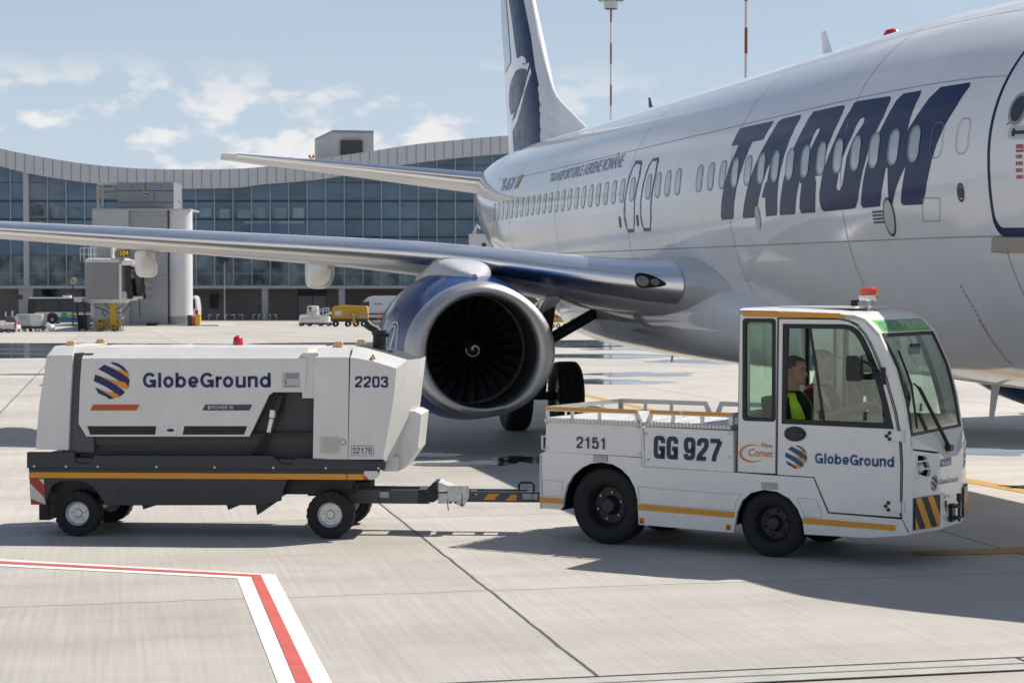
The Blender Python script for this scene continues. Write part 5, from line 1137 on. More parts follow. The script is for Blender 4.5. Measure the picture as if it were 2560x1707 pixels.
# wheels
def tug_wheel(u, v, r, w, nm, out):
    mb = MB(); wheel(mb, (u, v, r), r, w, (0, 1, 0), .56, 48, True); wh = mb.build(nm, M_tyre, tug, smooth=40)
    f = lambda a, x, y: Vector((u + x, v + out * a, r + y)); h = w / 2
    mb = MB(); mb.lathe([(h * .72, r * .57), (h * .80, r * .54), (h * .55, r * .50), (h * .1, r * .46), (h * .1, r * .26), (h * .55, r * .20), (h * .62, r * .17), (h * .62, .001)], f, 36); mb.lathe([(-h * .72, r * .57), (-h * .3, r * .4), (-h * .3, .001)], f, 36); rm = mb.build('rim', PM('black rim paint', (.022, .022, .024), .4, var=.2), wh, smooth=35)
    for k in range(6):
        a = 2 * math.pi * (k + .3) / 6; mb = MB(); mb.lathe([(h * .1, .014), (h * .32, .013), (h * .36, .006), (h * .36, .0005)], lambda q, x, y: f(q, r * .36 * math.cos(a) + x, r * .36 * math.sin(a) + y), 8); mb.build('wheel_nut', M_steel if r > .3 else M_dkmet, rm, smooth=30)
tug_wheel(0, .17, .345, .27, 'rear_wheel', -1); tug_wheel(0, TW - .17, .345, .27, 'rear_wheel', 1)
tug_wheel(1.60, .155, .285, .21, 'front_wheel', -1); tug_wheel(1.60, TW - .155, .285, .21, 'front_wheel', 1)
# ================================================================ people in the cab
M_skin = PM('skin', (.46, .27, .19), .5, var=.12, scale=20, coat=0)
M_hair = PM('dark grey hair', (.11, .098, .09), .7, var=.5, scale=60)
def head_rings(n=36, grow=0.0):
    SL = [(-.122, .070, -.005, .022), (-.115, .086, -.02, .038), (-.10, .092, -.035, .05), (-.085, .090, -.05, .058), (-.074, .086, -.06, .061), (-.064, .093, -.068, .064), (-.05, .090, -.078, .066), (-.035, .089, -.085, .068), (-.015, .086, -.092, .070), (.005, .082, -.097, .071), (.02, .088, -.10, .072), (.035, .094, -.102, .073), (.06, .090, -.102, .074), (.08, .080, -.098, .069), (.098, .060, -.085, .058), (.112, .036, -.063, .042), (.121, .012, -.037, .024), (.125, -.005, -.02, .008)]
    NB = {-.05: .016, -.035: .031, -.015: .021, .005: .012, .02: .004}
    out = []
    for z, xf, xb, w in SL:
        ring = []
        for k in range(n):
            a = 2 * math.pi * k / n; c, s = math.cos(a), math.sin(a); m, h = (xf + xb) / 2, (xf - xb) / 2
            x = m + (h + grow) * math.copysign(abs(c) ** .85, c); y = (w + grow) * math.copysign(abs(s) ** .9, s)
            aa = min(a, 2 * math.pi - a); x += NB.get(z, 0) * math.exp(-(aa / .20) ** 2)
            if -.02 < z < .01: x -= .010 * math.exp(-((aa - .42) / .16) ** 2)
            ring.append(Vector((x, y, z * (1 + grow * 2))))
        out.append(ring)
    return out
def remesh(mb, name, m, parent, vox=.007, it=3):
    o = mb.build(name, m, None); r = o.modifiers.new('r', 'REMESH'); r.mode = 'VOXEL'; r.voxel_size = vox; r.use_smooth_shade = True
    s = o.modifiers.new('s', 'SMOOTH'); s.iterations = it; s.factor = .5
    dg = bpy.context.evaluated_depsgraph_get(); me = D.meshes.new_from_object(o.evaluated_get(dg)); D.objects.remove(o); me.name = name
    me.materials.clear(); me.materials.append(m); o = D.objects.new(name, me); COL.objects.link(o); o.parent = parent; me.polygons.foreach_set('use_smooth', [True] * len(me.polygons)); return o
def torso(mb, g=0.0, z0=-.05, top=True):
    R_ = [(-.08, .13, .17), (.0, .13, .175), (.10, .125, .165), (.20, .12, .160), (.30, .125, .175), (.38, .122, .190), (.43, .108, .195), (.47, .085, .160), (.50, .065, .095), (.525, .055, .062)]
    mb.loft([[Vector((.02 + (rx * 1.22 + g) * math.cos(a), (ry + g) * math.copysign(abs(math.sin(a)) ** .85, math.sin(a)), z)) for a in [2 * math.pi * k / 32 for k in range(32)]] for z, rx, ry in R_])
def person(frame, u, v, z, label, shirt, vest, tape, hairm, cap=False, hands=((.36, .12, .20), (.36, -.12, .20))):
    root = empty('person', T.o + T.u * u + T.v * v + Vector((0, 0, z)), label, 'person', (0, 0, R(-31)))
    HC = Vector((.055, 0, .70))
    mb = MB(); torso(mb); mb.tube([(.01, 0, .44), (.03, 0, .60), (.05, 0, .66)], [.07, .057, .055], 20); mb.loft([[p + HC for p in r] for r in head_rings()])
    for sy in (1, -1):
        ear = [Vector((-.018 + .020 * math.cos(a), sy * .075, -.012 + .032 * math.sin(a))) + HC for a in [2 * math.pi * k / 16 for k in range(16)]]
        mb.loft([[p + Vector((0, -sy * .01, 0)) for p in ear], [p + Vector((-.006, sy * .010, 0)) for p in ear]])
        hx, hy, hz = hands[0 if sy > 0 else 1]; sh = Vector((0, sy * .175, .435)); el = Vector((.06, sy * .235, .20)); wr = Vector((hx - .07, hy, hz))
        mb.tube([sh - Vector((0, sy * .06, 0)), sh, (sh + el) / 2, el, (el * .55 + wr * .45), wr], [.06, .062, .048, .042, .040, .028], 16)
        pc = Vector((hx, hy, hz)); mb.loft([[Vector((x, hy + wy * math.cos(a), hz + .015 * math.sin(a) * q)) for a in [2 * math.pi * k / 14 for k in range(14)]] for x, wy, q in ((hx - .085, .026, 1.3), (hx - .04, .038, 1), (hx, .043, .95), (hx + .02, .040, .8))])
        for k, (dy, ln) in enumerate(((-.032, .070), (-.011, .080), (.011, .074), (.032, .058))):
            b0 = Vector((hx + .010, hy + dy, hz)); mb.tube([b0, b0 + Vector((ln * .45, 0, .006)), b0 + Vector((ln * .75, 0, -.014)), b0 + Vector((ln * .82, 0, -.038))], [.0095, .009, .0085, .006], 8)
        mb.tube([(hx - .05, hy - sy * .03, hz), (hx - .01, hy - sy * .062, hz - .008), (hx + .025, hy - sy * .066, hz - .018)], [.012, .010, .008], 8)
        mb.tube([(.02, sy * .09, -.02), (.25, sy * .11, .0), (.46, sy * .12, .0), (.48, sy * .12, -.10), (.47, sy * .12, -.34), (.47, sy * .12, -.42)], [.095, .085, .062, .058, .045, .04], 16); mb.tube([(.44, sy * .12, -.44), (.60, sy * .13, -.455)], [.045, .035], 12)
    body = remesh(mb, 'body', M_skin, root, .0065)
    # eyes and brows
    for sy in (1, -1):
        mb = MB(); c = HC + Vector((.066, sy * .031, .0)); mb.lathe([(-.011, .0005), (-.008, .008), (0, .011), (.008, .008), (.011, .0005)], lambda a, x, y: c + Vector((a, x, y)), 14); mb.build('eye', PM('eye', (.25, .22, .2), .2, var=.1), body, smooth=50)
        mb = MB(); mb.tube([HC + Vector((.088, sy * .014, .020)), HC + Vector((.085, sy * .032, .026)), HC + Vector((.070, sy * .050, .020))], [.004, .0055, .003], 6); mb.build('eyebrow', hairm, body, smooth=50)
    mb = MB(); mb.tube([HC + Vector((.079, -.026, -.074)), HC + Vector((.088, 0, -.0735)), HC + Vector((.079, .026, -.074))], [.002, .0045, .002], 6); mb.build('mouth', PM('lips', (.33, .14, .12), .5), body, smooth=50)
    # hair cap
    mb = MB(); rg = head_rings(36, .006)
    rings = []
    for r in rg[7:]:
        rings.append([p + HC + Vector((random.uniform(-.002, .002), random.uniform(-.002, .002), .004)) for p in r])
    vs = [p for r in rings for p in r]; n = 36; fs = []
    for k in range(len(rings) - 1):
        for i in range(n):
            q = (k * n + i, k * n + (i + 1) % n, (k + 1) * n + (i + 1) % n, (k + 1) * n + i); c = sum((vs[j] for j in q), Vector()) / 4 - HC
            if (c.z > .080) or (c.x < .035 and c.z > .045) or (c.x < -.035 and c.z > -.05) or (c.x < -.005 and c.z > .012): fs.append(q)
    mb.add(vs, fs); mb.add(rings[-1], [tuple(range(n))]); h = mb.build('cap' if cap else 'hair', PM('grey blue cap', (.10, .16, .22), .7) if cap else hairm, root, smooth=60)
    if cap: mb = MB(); mb.plate(smooth_poly([(.07, -.07), (.16, -.055), (.185, 0), (.16, .055), (.07, .07)], 1), lambda x, y, w: HC + Vector((x, y, .062 + w - x * .06)), 0, .008); mb.build('peak', PM('grey blue cap', (.10, .16, .22), .7), h)
    # shirt with short sleeves, trousers, boots
    mb = MB(); R_ = None; torso(mb, .012)
    for sy in (1, -1):
        sh = Vector((0, sy * .175, .435)); el = Vector((.06, sy * .235, .20)); mb.tube([sh - Vector((0, sy * .06, 0)), sh, sh * .5 + el * .5, sh * .25 + el * .75], [.07, .075, .066, .064], 16)
    shirt_o = remesh(mb, 'shirt', shirt, root, .008, 4)
    mb = MB()
    for sy in (1, -1): mb.tube([(-.04, sy * .08, -.03), (.02, sy * .09, -.02), (.25, sy * .11, .0), (.46, sy * .12, .0), (.49, sy * .12, -.10), (.475, sy * .12, -.36)], [.12, .115, .10, .078, .074, .066], 16)
    remesh(mb, 'trousers', PM('dark trousers', (.02, .022, .03), .8), root, .010, 3)
    # open vest: shoulder straps and back panels lying on the shirt
    def vsurf(a, z, o=.02):
        Rz = [(-.08, .13, .17), (.0, .13, .175), (.10, .125, .165), (.20, .12, .160), (.30, .125, .175), (.38, .122, .190), (.43, .108, .185), (.47, .085, .150), (.505, .06, .085)]
        rx = hermite([q[0] for q in Rz], [q[1] for q in Rz], z) + o; ry = hermite([q[0] for q in Rz], [q[2] for q in Rz], z) + o
        return Vector((.02 + (rx + (rx - o) * .22) * math.cos(a), ry * math.copysign(abs(math.sin(a)) ** .85, math.sin(a)), z + (.012 if z > .46 else 0)))
    mb = MB(); zs = [-.04 + .02 * k for k in range(28)]
    for sy in (1, -1):
        def edge(z): return (.20 + .30 * max(0, z) / .5) if z < .3 else .38 + (z - .3) * 2.0   # front opening half angle
        A = []
        for z in zs:
            a0 = edge(z); a1 = 1.15 if z > .20 else 1.5
            if z > .40: a1 = 1.15 + (z - .40) * 1.2
            A.append([vsurf(sy * (a0 + (a1 - a0) * k / 8), z) for k in range(9)])
        mb.loft(A, closed=False, caps=False)
        A = [[vsurf(sy * (1.95 + (math.pi - 1.95) * k / 8), z) for k in range(9)] for z in zs]; mb.loft(A, closed=False, caps=False)
        A = [[vsurf(sy * a, z) for a in (1.2, 1.5, 1.8, 2.0)] for z in (.44, .46, .48, .50)]; mb.loft(A, closed=False, caps=False)
        A = [[vsurf(sy * a, z) for a in (1.1, 1.5, 1.8, 2.0)] for z in (-.04, .0, .08, .16, .20)]; mb.loft(A, closed=False, caps=False)
    ve = mb.build('vest', vest, root, smooth=50); so_ = ve.modifiers.new('s', 'SOLIDIFY'); so_.thickness = .005
    mb = MB()
    for sy in (1, -1):
        for zc_ in ((.08, .11) if not cap else (.10, .22)): mb.loft([[vsurf(sy * (edge(z) + .02 + (math.pi - edge(z) - .02) * k / 20), z, .026) for k in range(21)] for z in (zc_, zc_ + .045)], closed=False, caps=False)
        if cap: mb.loft([[vsurf(sy * (edge(z) + .12 + .2 * k), z, .026) for k in (0, 1)] for z in zs[3:]], closed=False, caps=False)
    mb.build('reflective_tape', tape, ve, smooth=50)
    return root
M_tape = PM('silver reflective tape', (.6, .62, .62), .35, metal=.2)
person(T, 1.600, .45, .885, 'bareheaded person in black shirt and yellow vest on the near cab seat', PM('black cotton', (.012, .012, .014), .85), PM('yellow safety vest', (.62, .90, .04), .6), M_tape, M_hair)
person(T, 1.640, 1.0, .925, 'person in peaked cap and orange vest at the steering wheel of the tractor cab', PM('dark red shirt', (.10, .02, .015), .85), PM('orange safety vest', (.80, .16, .03), .6), M_tape, M_hair, True, ((.58, .13, .36), (.58, -.13, .36)))

# ================================================================ ground power unit trailer
G = Frame((193, 1340), 4)
gpu = empty('ground_power_unit', G.o, 'white and charcoal towed ground power unit on four small wheels left of the tractor', 'trailer', (0, 0, R(-4)))
GW = 1.2; GP = Panel(G, (0, 0), (1, 0))
z1 = lambda X, Y: (X * .4677, 800 + Y * .4677)
zn = lambda X, Y: (760 + X * .2296, 820 + Y * .2296)
zd = lambda X, Y: (700 + X * .2976, 1150 + Y * .2976)
zl = lambda X, Y: (210 + X / 4.6118, 880 + Y / 4.6118)
def S1(*l): return [GP.px(*z1(*p)) for p in l]
def SN(*l): return [GP.px(*zn(*p)) for p in l]
M_gw = PM('pale grey hood', (.70, .685, .665), .34, coat=.15, var=.06, scale=2.5, rvar=.12, dirt=(.14, 1.1))
M_gd = PM('charcoal chassis', (.040, .042, .046), .45, var=.14, scale=5)
def band(mb, prof, v0=0.0, v1=GW, bev=.13, zb=1.66, zt=1.757, mi=0):     # hood section: side outline up to zb, then bevelled in to a roof
    pass
def hood(name, u0, u1, zbot, bev=.13, zb=1.658, zt=1.752, bl=None, outline=None, holes=(), m=M_gw):
    o = outline or [(u0, zbot), (u1, zbot), (u1, zb), (u0, zb)]
    mb = MB()
    for far in (0, 1): mb.plate([o] + list(holes), (lambda a, z, w: Vector((a, GW - w, z))) if far else (lambda a, z, w: Vector((a, w, z))), 0, .02)
    mb.hexa([Vector((u0, 0, zb)), Vector((u1, 0, zb)), Vector((u1, GW, zb)), Vector((u0, GW, zb))], [Vector((u0 + .006, bev, zt)), Vector((u1 - .006, bev, zt)), Vector((u1 - .006, GW - bev, zt)), Vector((u0 + .006, GW - bev, zt))])
    return mb.build(name, m, gpu, bevel=.006)
# rear hood: leans back, chamfered corner
rl = S1((250,190),(262,170),(385,172),(375,450),(365,695),(190,690),(210,450)); mb = MB()
RB = S1((190,690),(210,450),(250,190),(275,140)); RF = S1((365,695),(375,450),(386,190),(390,140))
rings = []
for v, ins, dz in ((0, 0, 0), (.10, -.0, 0), (GW - .10, 0, 0), (GW, 0, 0)):
    k = 1 if v in (0, GW) else 0
    pr = [(p[0] - (0 if k else .03), p[1]) for p in RB[:3]] + [(RB[3][0], RB[2][1] if k else RB[3][1])] + [(RF[3][0], RF[2][1] if k else RF[3][1]), RF[1], RF[0]]
    rings.append([Vector((a, v, z)) for a, z in pr])
mb.loft(rings); mb.build('rear_hood', M_gw, gpu, bevel=.008)
mb = MB(); mb.box((.0, GW / 2, 1.24), (.30, GW - .08, .92)); mb.build('rear_gap', PM('grey inner panel', (.08, .083, .088), .5), gpu)
# main hood: lower edge raked, vents along the skirt
mo = S1((438,205),(1640,205),(1628,385),(1458,385),(1332,622),(462,622),(420,552),(428,330))
vent1 = S1((465,566),(836,566),(830,612),(482,612)); vent2 = S1((985,566),(1322,566),(1305,612),(975,612))
hood('main_hood', mo[0][0], mo[1][0], 0, .12, mo[0][1], 1.752, outline=mo, holes=(vent1, vent2))
for vt in (vent1, vent2):
    mb = MB(); mb.plate(vt, lambda a, z, w: Vector((a, w, z)), .012); ve = mb.build('vent', M_blk, gpu)
    mb = MB(); n = 5
    for k in range(n): z = vt[3][1] + (vt[0][1] - vt[3][1]) * (k + .5) / n; mb.plate([(vt[3][0] + .01, z - .003), (vt[1][0] - .03, z - .003), (vt[1][0] - .03, z + .003), (vt[3][0] + .01, z + .003)], lambda a, z_, w: Vector((a, w, z_)), .005, .01)
    mb.build('vent_slat', M_dkmet, ve)
pplate(GP, [z1(870,566), z1(955,566), z1(940,618), z1(855,618)], M_gw, gpu, 'latch_plate', .006, .0, .003); q = S1((912, 588))[0]; mb = MB(); mb.plate(circ(q[0], q[1], .035, 16, .014), GP.fn, .01, .006); mb.build('latch', M_blk, gpu)
mb = MB(); mb.box(((mo[1][0] + 2.24) / 2 - .01, GW / 2, 1.50), (.16, GW - .04, .42)); mb.build('link_panel', M_gw, gpu, bevel=.008)
# dark core behind the open part
co = S1((440,180),(1690,250),(1672,700),(440,700)); mb = MB(); mb.box((1.1, GW / 2, 1.25), (2.24, GW - .14, .80)); mb.box((1.1, GW / 2, .80), (2.2, GW - .22, .22)); mb.build('inner_housing', PM('dark inner housing', (.045, .046, .05), .5, var=.15), gpu)
mb = MB(); q = S1((1340,606),(1672,602),(1672,620),(1335,622)); mb.plate(q, lambda a, z, w: Vector((a, w, z)), .02, .07); mb.build('inner_ledge', M_blk, gpu)
# front hood: two sections and a raked nose
A0, A1 = SN((115,318),(490,318)), SN((97,1425),(475,1430)); aO = [A0[0], A0[1], A1[1], A1[0]]
hood('front_hood', A0[0][0], A0[1][0], 0, .13, A0[0][1], 1.752, outline=aO)
fb = SN((505,322),(600,332),(760,365),(900,405),(1005,440),(985,700),(960,880),(860,1428),(480,1430)); ftop = SN((520,200),(650,222),(800,262),(950,305),(1105,352))
tz = lambda a: hermite([p[0] for p in ftop], [p[1] for p in ftop], a)
mb = MB()
for far in (0, 1): mb.plate(fb, (lambda a, z, w: Vector((a, GW - w, z))) if far else (lambda a, z, w: Vector((a, w, z))), 0, .02)
bt = fb[:5]
for far in (0, 1):
    vv = (lambda v: GW - v) if far else (lambda v: v)
    mb.add([Vector((p[0], vv(0), p[1])) for p in bt] + [Vector((q[0], vv(.15), q[1])) for q in ftop], [(k, k + 1, 6 + k, 5 + k) for k in range(4)])
NZ = [(3.052, 1.634), (3.02, 1.40), (2.97, 1.12), (2.90, .78)]
cor = [fb[4], fb[5], fb[6], fb[7]]
TR_ = Vector((3.10, .15, 1.61)); 
def nose(v0, v1): return
nz_side = [(fb[4][0], fb[4][1]), (fb[6][0], fb[6][1]), (fb[7][0], fb[7][1])]
nz_f = [(ftop[4][0] + .0, ftop[4][1]), (3.01, 1.10), (2.88, .70)]
for far in (0, 1):                                          # corner facets between flank and nose
    vv = (lambda v: GW - v) if far else (lambda v: v)
    mb.add([Vector((p[0], vv(0), p[1])) for p in nz_side] + [Vector((q[0], vv(.15), q[1])) for q in nz_f], [(0, 1, 4, 3), (1, 2, 5, 4)])
nz_c = [(3.165, 1.648), (3.10, 1.10), (2.99, .74)]
for (va, vb, pa, pb) in ((.15, .38, nz_f, nz_c), (.38, GW - .38, nz_c, nz_c), (GW - .38, GW - .15, nz_c, nz_f)):
    mb.add([Vector((p[0], va, p[1])) for p in pa] + [Vector((q[0], vb, q[1])) for q in pb], [(0, 1, 4, 3), (1, 2, 5, 4)])
mb.build('nose_hood', M_gw, gpu, smooth=15)
mb = MB(); mb.add([Vector((q[0], v, q[1])) for q in ftop for v in (.15, GW - .15)] + [Vector((3.165, .38, 1.648)), Vector((3.165, GW - .38, 1.648))], [(2*k, 2*k+1, 2*k+3, 2*k+2) for k in range(4)] + [(8, 9, 11, 10)]); mb.build('nose_top', M_gd, gpu)
mb = MB(); P_ = [(3.12, 1.16), (3.185, 1.13), (3.15, .80), (3.02, .62), (2.90, .62)]; mb.plate([(3.03, 1.16)] + P_ , lambda a, z, w: Vector((a, w, z)), .30, GW - .30); mb.build('nose_step', M_gw, gpu, bevel=.006)
mb = MB(); mb.box((2.90, GW / 2, .67), (.16, .75, .14)); mb.build('nose_base', M_gw, gpu, bevel=.01)
mb = MB(); mb.lathe([(0, .05), (.06, .05), (.06, .001)], lambda a, x, y: Vector((2.98 + x, .35 + a, .66 + y)), 16); mb.build('tow_lamp', M_blk, gpu)
# exhaust stack
q = SN((800, 240))[0]; ex = q[0] - .06; ey = .55
mb = MB(); mb.lathe([(0, .085), (.015, .085), (.015, .064), (.17, .062), (.175, .072), (.215, .072), (.22, .04)], lambda a, x, y: Vector((ex + x, ey + y, 1.69 + a)), 24); mb.tube([(ex, ey, 1.88), (ex - .03, ey, 1.91), (ex - .09, ey, 1.94), (ex - .13, ey, 1.975)], [.035, .038, .038, .044], 14); mb.build('exhaust_stack', M_blk, gpu, smooth=40)
mb = MB(); mb.tube([(ex + .06, ey, 1.86), (ex + .09, ey, 1.865)], .02, 8); mb.box((ex + .08, ey - .06, 1.71), (.12, .05, .012)); mb.build('clamp', M_dkmet, gpu)
# clearance lamps
M_lampa = PM('cream lamp', (.66, .44, .22), .4)
for u, v in ((-.12, .20), (-.08, 1.02), (2.41, .22), (2.50, 1.02)):
    mb = MB(); mb.hexa([Vector((u + x, v + y, 1.745)) for x, y in ((-.05, -.035), (.05, -.035), (.05, .035), (-.05, .035))], [Vector((u + x, v + y, 1.81)) for x, y in ((-.02, -.025), (.05, -.025), (.05, .025), (-.02, .025))]); mb.build('clearance_lamp', M_lampa, gpu, bevel=.012)
mb = MB(); mb.lathe([(0, .05), (.02, .05), (.07, .045), (.095, .02), (.097, .0005)], lambda a, x, y: Vector((1.31 + x, .96 + y, 1.75 + a)), 18); mb.build('warning_beacon', PM('red beacon', (.55, .02, .03), .25, coat=.4), gpu, smooth=40)
# chassis
du = S1((145,705),(400,706),(402,750),(420,765),(480,766),(510,722),(1460,724),(1500,765),(1565,772),(1580,735),(2062,757),(2058,800),(145,790)); mb = MB()
mb.plate(du, lambda a, z, w: Vector((a, w, z)), -.01, .05); mb.plate(du, lambda a, z, w: Vector((a, w, z)), GW - .05, GW + .01); mb.box((1.2, GW / 2, .70), (3.3, GW - .02, .06)); mb.build('deck_frame', M_gd, gpu, bevel=.004)
sk = S1((153,790),(2030,800),(2025,830),(1985,852),(1537,850),(1505,930),(1503,965),(1410,988),(570,990),(548,962),(500,892),(440,860),(325,860),(280,882),(240,972),(240,985),(165,985),(156,845)); mb = MB()
mb.plate(sk, lambda a, z, w: Vector((a, w, z)), .0, .03); mb.plate(sk, lambda a, z, w: Vector((a, w, z)), GW - .03, GW); mb.build('side_skirt', M_gd, gpu, bevel=.004)
mb = MB(); mb.box((1.1, GW / 2, .50), (2.9, GW - .3, .22)); mb.box((1.0, GW / 2, .36), (1.6, .9, .10)); mb.box((-.36, GW / 2, .28), (.10, GW - .3, .3)); mb.build('underframe', M_blk, gpu)
mb = MB(); q = S1((228,988),(300,985),(300,1055),(228,1055)); mb.plate(q, lambda a, z, w: Vector((a, w, z)), .15, .19); mb.build('mud_flap', M_blk, gpu)
pplate(GP, [z1(155,812), z1(1852,822), z1(1852,852), z1(155,842)], M_amber, gpu, 'amber_stripe', .003); pplate(GP, [z1(1857,822), z1(1944,823), z1(1944,853), z1(1857,852)], M_amber, gpu, 'amber_stripe', .003)
q = [z1(1946,806), z1(2032,806), z1(2022,838), z1(1992,853), z1(1946,853)]; pplate(GP, q, M_whtape, gpu, 'reflector', .004); pplate(GP, [z1(1946,826), z1(1974,853), z1(1946,853)], M_redtape, gpu, 'reflector', .006); pplate(GP, [z1(2016,806), z1(2032,806), z1(2028,822)], M_redtape, gpu, 'reflector', .006)
pplate(GP, [z1(158,843), z1(236,848), z1(246,986), z1(166,985)], M_redtape, gpu, 'reflector', .005); pplate(GP, [z1(159,868), z1(236,945), z1(246,984), z1(163,952)], M_whtape, gpu, 'reflector', .007)
pplate(GP, [z1(209,849), z1(236,848), z1(236,878)], M_whtape, gpu, 'reflector', .007)
for X in (185, 355, 525, 838, 1148, 1462, 1743, 2024):
    c = S1((X, 780 + (X - 185) * .006))[0]; mb = MB(); mb.lathe([(0, .012), (.006, .011), (.008, .0005)], lambda a, x, y: Vector((c[0] + x, -.01 - a, c[1] + y)), 10); mb.build('bolt', M_steel, gpu, smooth=30)
for X0 in (650, 1285):                                       # faint embossed pictogram of a towed unit
    mb = MB(); L_ = [((-38,0),(38,0)), ((-10,-22),(-30,-32)), ((-10,-22),(38,-18)), ((38,-18),(38,8)), ((-12,-22),(-12,0))]
    for a, b in L_:
        p0, p1 = S1((X0 + a[0], 915 + a[1]))[0], S1((X0 + b[0], 915 + b[1]))[0]; d = Vector((p1[0]-p0[0], p1[1]-p0[1])).normalized() * .002; mb.add([GP.fn(p0[0]-d.y, p0[1]+d.x, .003), GP.fn(p0[0]+d.y, p0[1]-d.x, .003), GP.fn(p1[0]+d.y, p1[1]-d.x, .003), GP.fn(p1[0]-d.y, p1[1]+d.x, .003)], [(0, 1, 2, 3)])
    for cx_ in (-12, 22): c = S1((X0 + cx_, 928))[0]; mb.plate([circ(c[0], c[1], .022, 16), circ(c[0], c[1], .018, 16)[::-1]], GP.fn, .003)
    mb.build('pictogram', PM('black print', (.03, .03, .03), .5), gpu)
for X, Y, X2, Y2 in ((750, 990, 825, 1015), (1205, 990, 1270, 1018), (1360, 988, 1440, 1045)):
    mb = MB(); mb.plate(S1((X, Y), (X2 + 10, Y), (X + 8, Y2)), lambda a, z, w: Vector((a, w, z)), .05, .3); mb.build('jack_foot', M_gd, gpu)
# wheels
def gpu_wheel(u, v, r, w, out, yaw=0):
    Mz = Matrix.Rotation(yaw, 3, 'Z'); C0 = Vector((u, v, r))
    f = lambda a, x, y: C0 + Mz @ Vector((x, out * a, y)); h = w / 2
    mb = MB(); P = [(-h * .7, r * .52), (-h * .95, r * .62), (-h, r * .82), (-h * .96, r * .955), (-h * .7, r * .99), (h * .7, r * .99), (h * .96, r * .955), (h, r * .82), (h * .95, r * .62), (h * .7, r * .52)]; mb.lathe(P, f, 56)
    n = 22
    for k in range(n):                                       # tread lugs
        for hs in (-1, 1):
            a0 = 2 * math.pi * (k + (.25 if hs > 0 else -.25)) / n; d = math.pi / n * .55; vs = []
            for rr in (r * .93, r * 1.0):
                for aa, q in ((a0 - d, .12), (a0 + d, .12), (a0 + d, 1.0), (a0 - d, 1.0)): vs.append(f(hs * h * q, rr * math.cos(aa), rr * math.sin(aa)))
            mb.hexa(vs[:4], vs[4:])
    wh = mb.build('wheel', M_tyre, gpu, smooth=35)
    mb = MB(); mb.lathe([(h * .72, r * .545), (h * .80, r * .525), (h * .74, r * .50), (h * .3, r * .455), (h * .26, r * .40), (h * .32, r * .2), (h * .5, r * .15), (h * .52, .001)], f, 32); mb.lathe([(-h * .7, r * .53), (-h * .3, r * .3), (-h * .3, .001)], f, 24); rm = mb.build('rim', PM('silver rim paint', (.60, .61, .62), .32, metal=.5, var=.1), wh, smooth=35)
    for k in range(5):
        a = 2 * math.pi * (k + .25) / 5; mb = MB(); mb.lathe([(h * .28, r * .075), (h * .36, r * .07), (h * .38, r * .04), (h * .44, r * .03), (h * .44, .0005)], lambda q, x, y: f(q, r * .30 * math.cos(a) + x, r * .30 * math.sin(a) + y), 10); mb.build('wheel_nut', M_chrome, rm, smooth=30)
gpu_wheel(0, .07, .211, .16, -1); gpu_wheel(0, GW - .07, .211, .16, 1); gpu_wheel(2.372, .07, .218, .17, -1, R(0)); gpu_wheel(2.372, GW - .07, .218, .17, 1)
mb = MB(); mb.tube([(2.372, .12, .218), (2.372, GW - .12, .218)], [.055, .055], 16); mb.tube([(2.372, .2, .218), (2.42, .45, .24)], [.05, .09], 14); mb.build('axle', M_steel, gpu, smooth=40); mb = MB(); mb.tube([(0, .12, .2), (0, GW - .12, .2)], .04, 12); mb.build('axle', M_steel, gpu, smooth=40)
mb = MB(); mb.lathe([(0, .3), (.06, .3), (.065, .2)], lambda a, x, y: Vector((2.4 + x, GW / 2 + y, .42 + a)), 28); mb.box((2.18, .25, .44), (.10, .10, .14)); mb.box((2.05, .45, .46), (.2, .3, .12)); mb.build('turntable', M_blk, gpu)
# power cable and plug hanging in the open bay
M_cab = PM('black cable', (.015, .015, .016), .5)
pv = lambda X, Y, v: Vector((GP.px(*z1(X, Y))[0], v, GP.px(*z1(X, Y))[1]))
for dx in (-10, 6, 20):
    mb = MB(); mb.tube([pv(1495 + dx, 395, .03), pv(1485 + dx, 480, .02), pv(1455 + dx * .6, 560, .0), pv(1420 + dx, 620, .0), pv(1385 + dx, 690, .02), pv(1350 + dx, 722, .05)], .011, 8); mb.build('power_cable', M_cab, gpu, smooth=40)
mb = MB(); mb.tube([pv(1500, 400, .01), pv(1478, 470, .005), pv(1462, 500, .0)], [.03, .045, .03], 10); pg = mb.build('cable_plug', M_blk, gpu, smooth=40)
mb = MB(); mb.tube([pv(1462, 480, .0), pv(1455, 520, .0)], .040, 10); mb.tube([pv(1455, 525, -.01), pv(1438, 598, -.01)], [.030, .028], 10); mb.build('collar', M_chrome, pg, smooth=30)
mb = MB(); q = S1((1440,400),(1455,390),(1352,600),(1338,615)); mb.plate(q, lambda a, z, w: Vector((a, w, z)), -.004, .03); mb.build('edge_trim', M_blk, gpu)
# lettering and plates
logo(GP, (zl(113, 118), zl(528, 542)), gpu, .004, M_logonavy)
pword(GP, [zl(680,408), zl(2153,406), zl(2153,238), zl(680,238)], M_logonavy, gpu, .004)
pplate(GP, [zl(72,672), zl(605,672), zl(642,605), zl(106,605)], PM('red orange bar', (.50, .095, .02), .45), gpu, 'colour_bar', .004)
pplate(GP, [zl(1365,672), zl(1908,672), zl(1940,605), zl(1398,605)], PM('slate bar', (.055, .062, .08), .45), gpu, 'colour_bar', .004)
ptext(GP, 'D', [zl(1430,656), zl(1465,656), zl(1465,618), zl(1430,618)], M_whtape, gpu, .05, .006); ptext(GP, 'POWER 90', [zl(1478,656), zl(1722,656), zl(1722,618), zl(1478,618)], M_whtape, gpu, .0, .006)
pplate(GP, [zl(2285,410), zl(2490,410), zl(2490,236), zl(2285,236)], PM('notice plate', (.5, .5, .5), .4), gpu, 'notice_plate', .004)
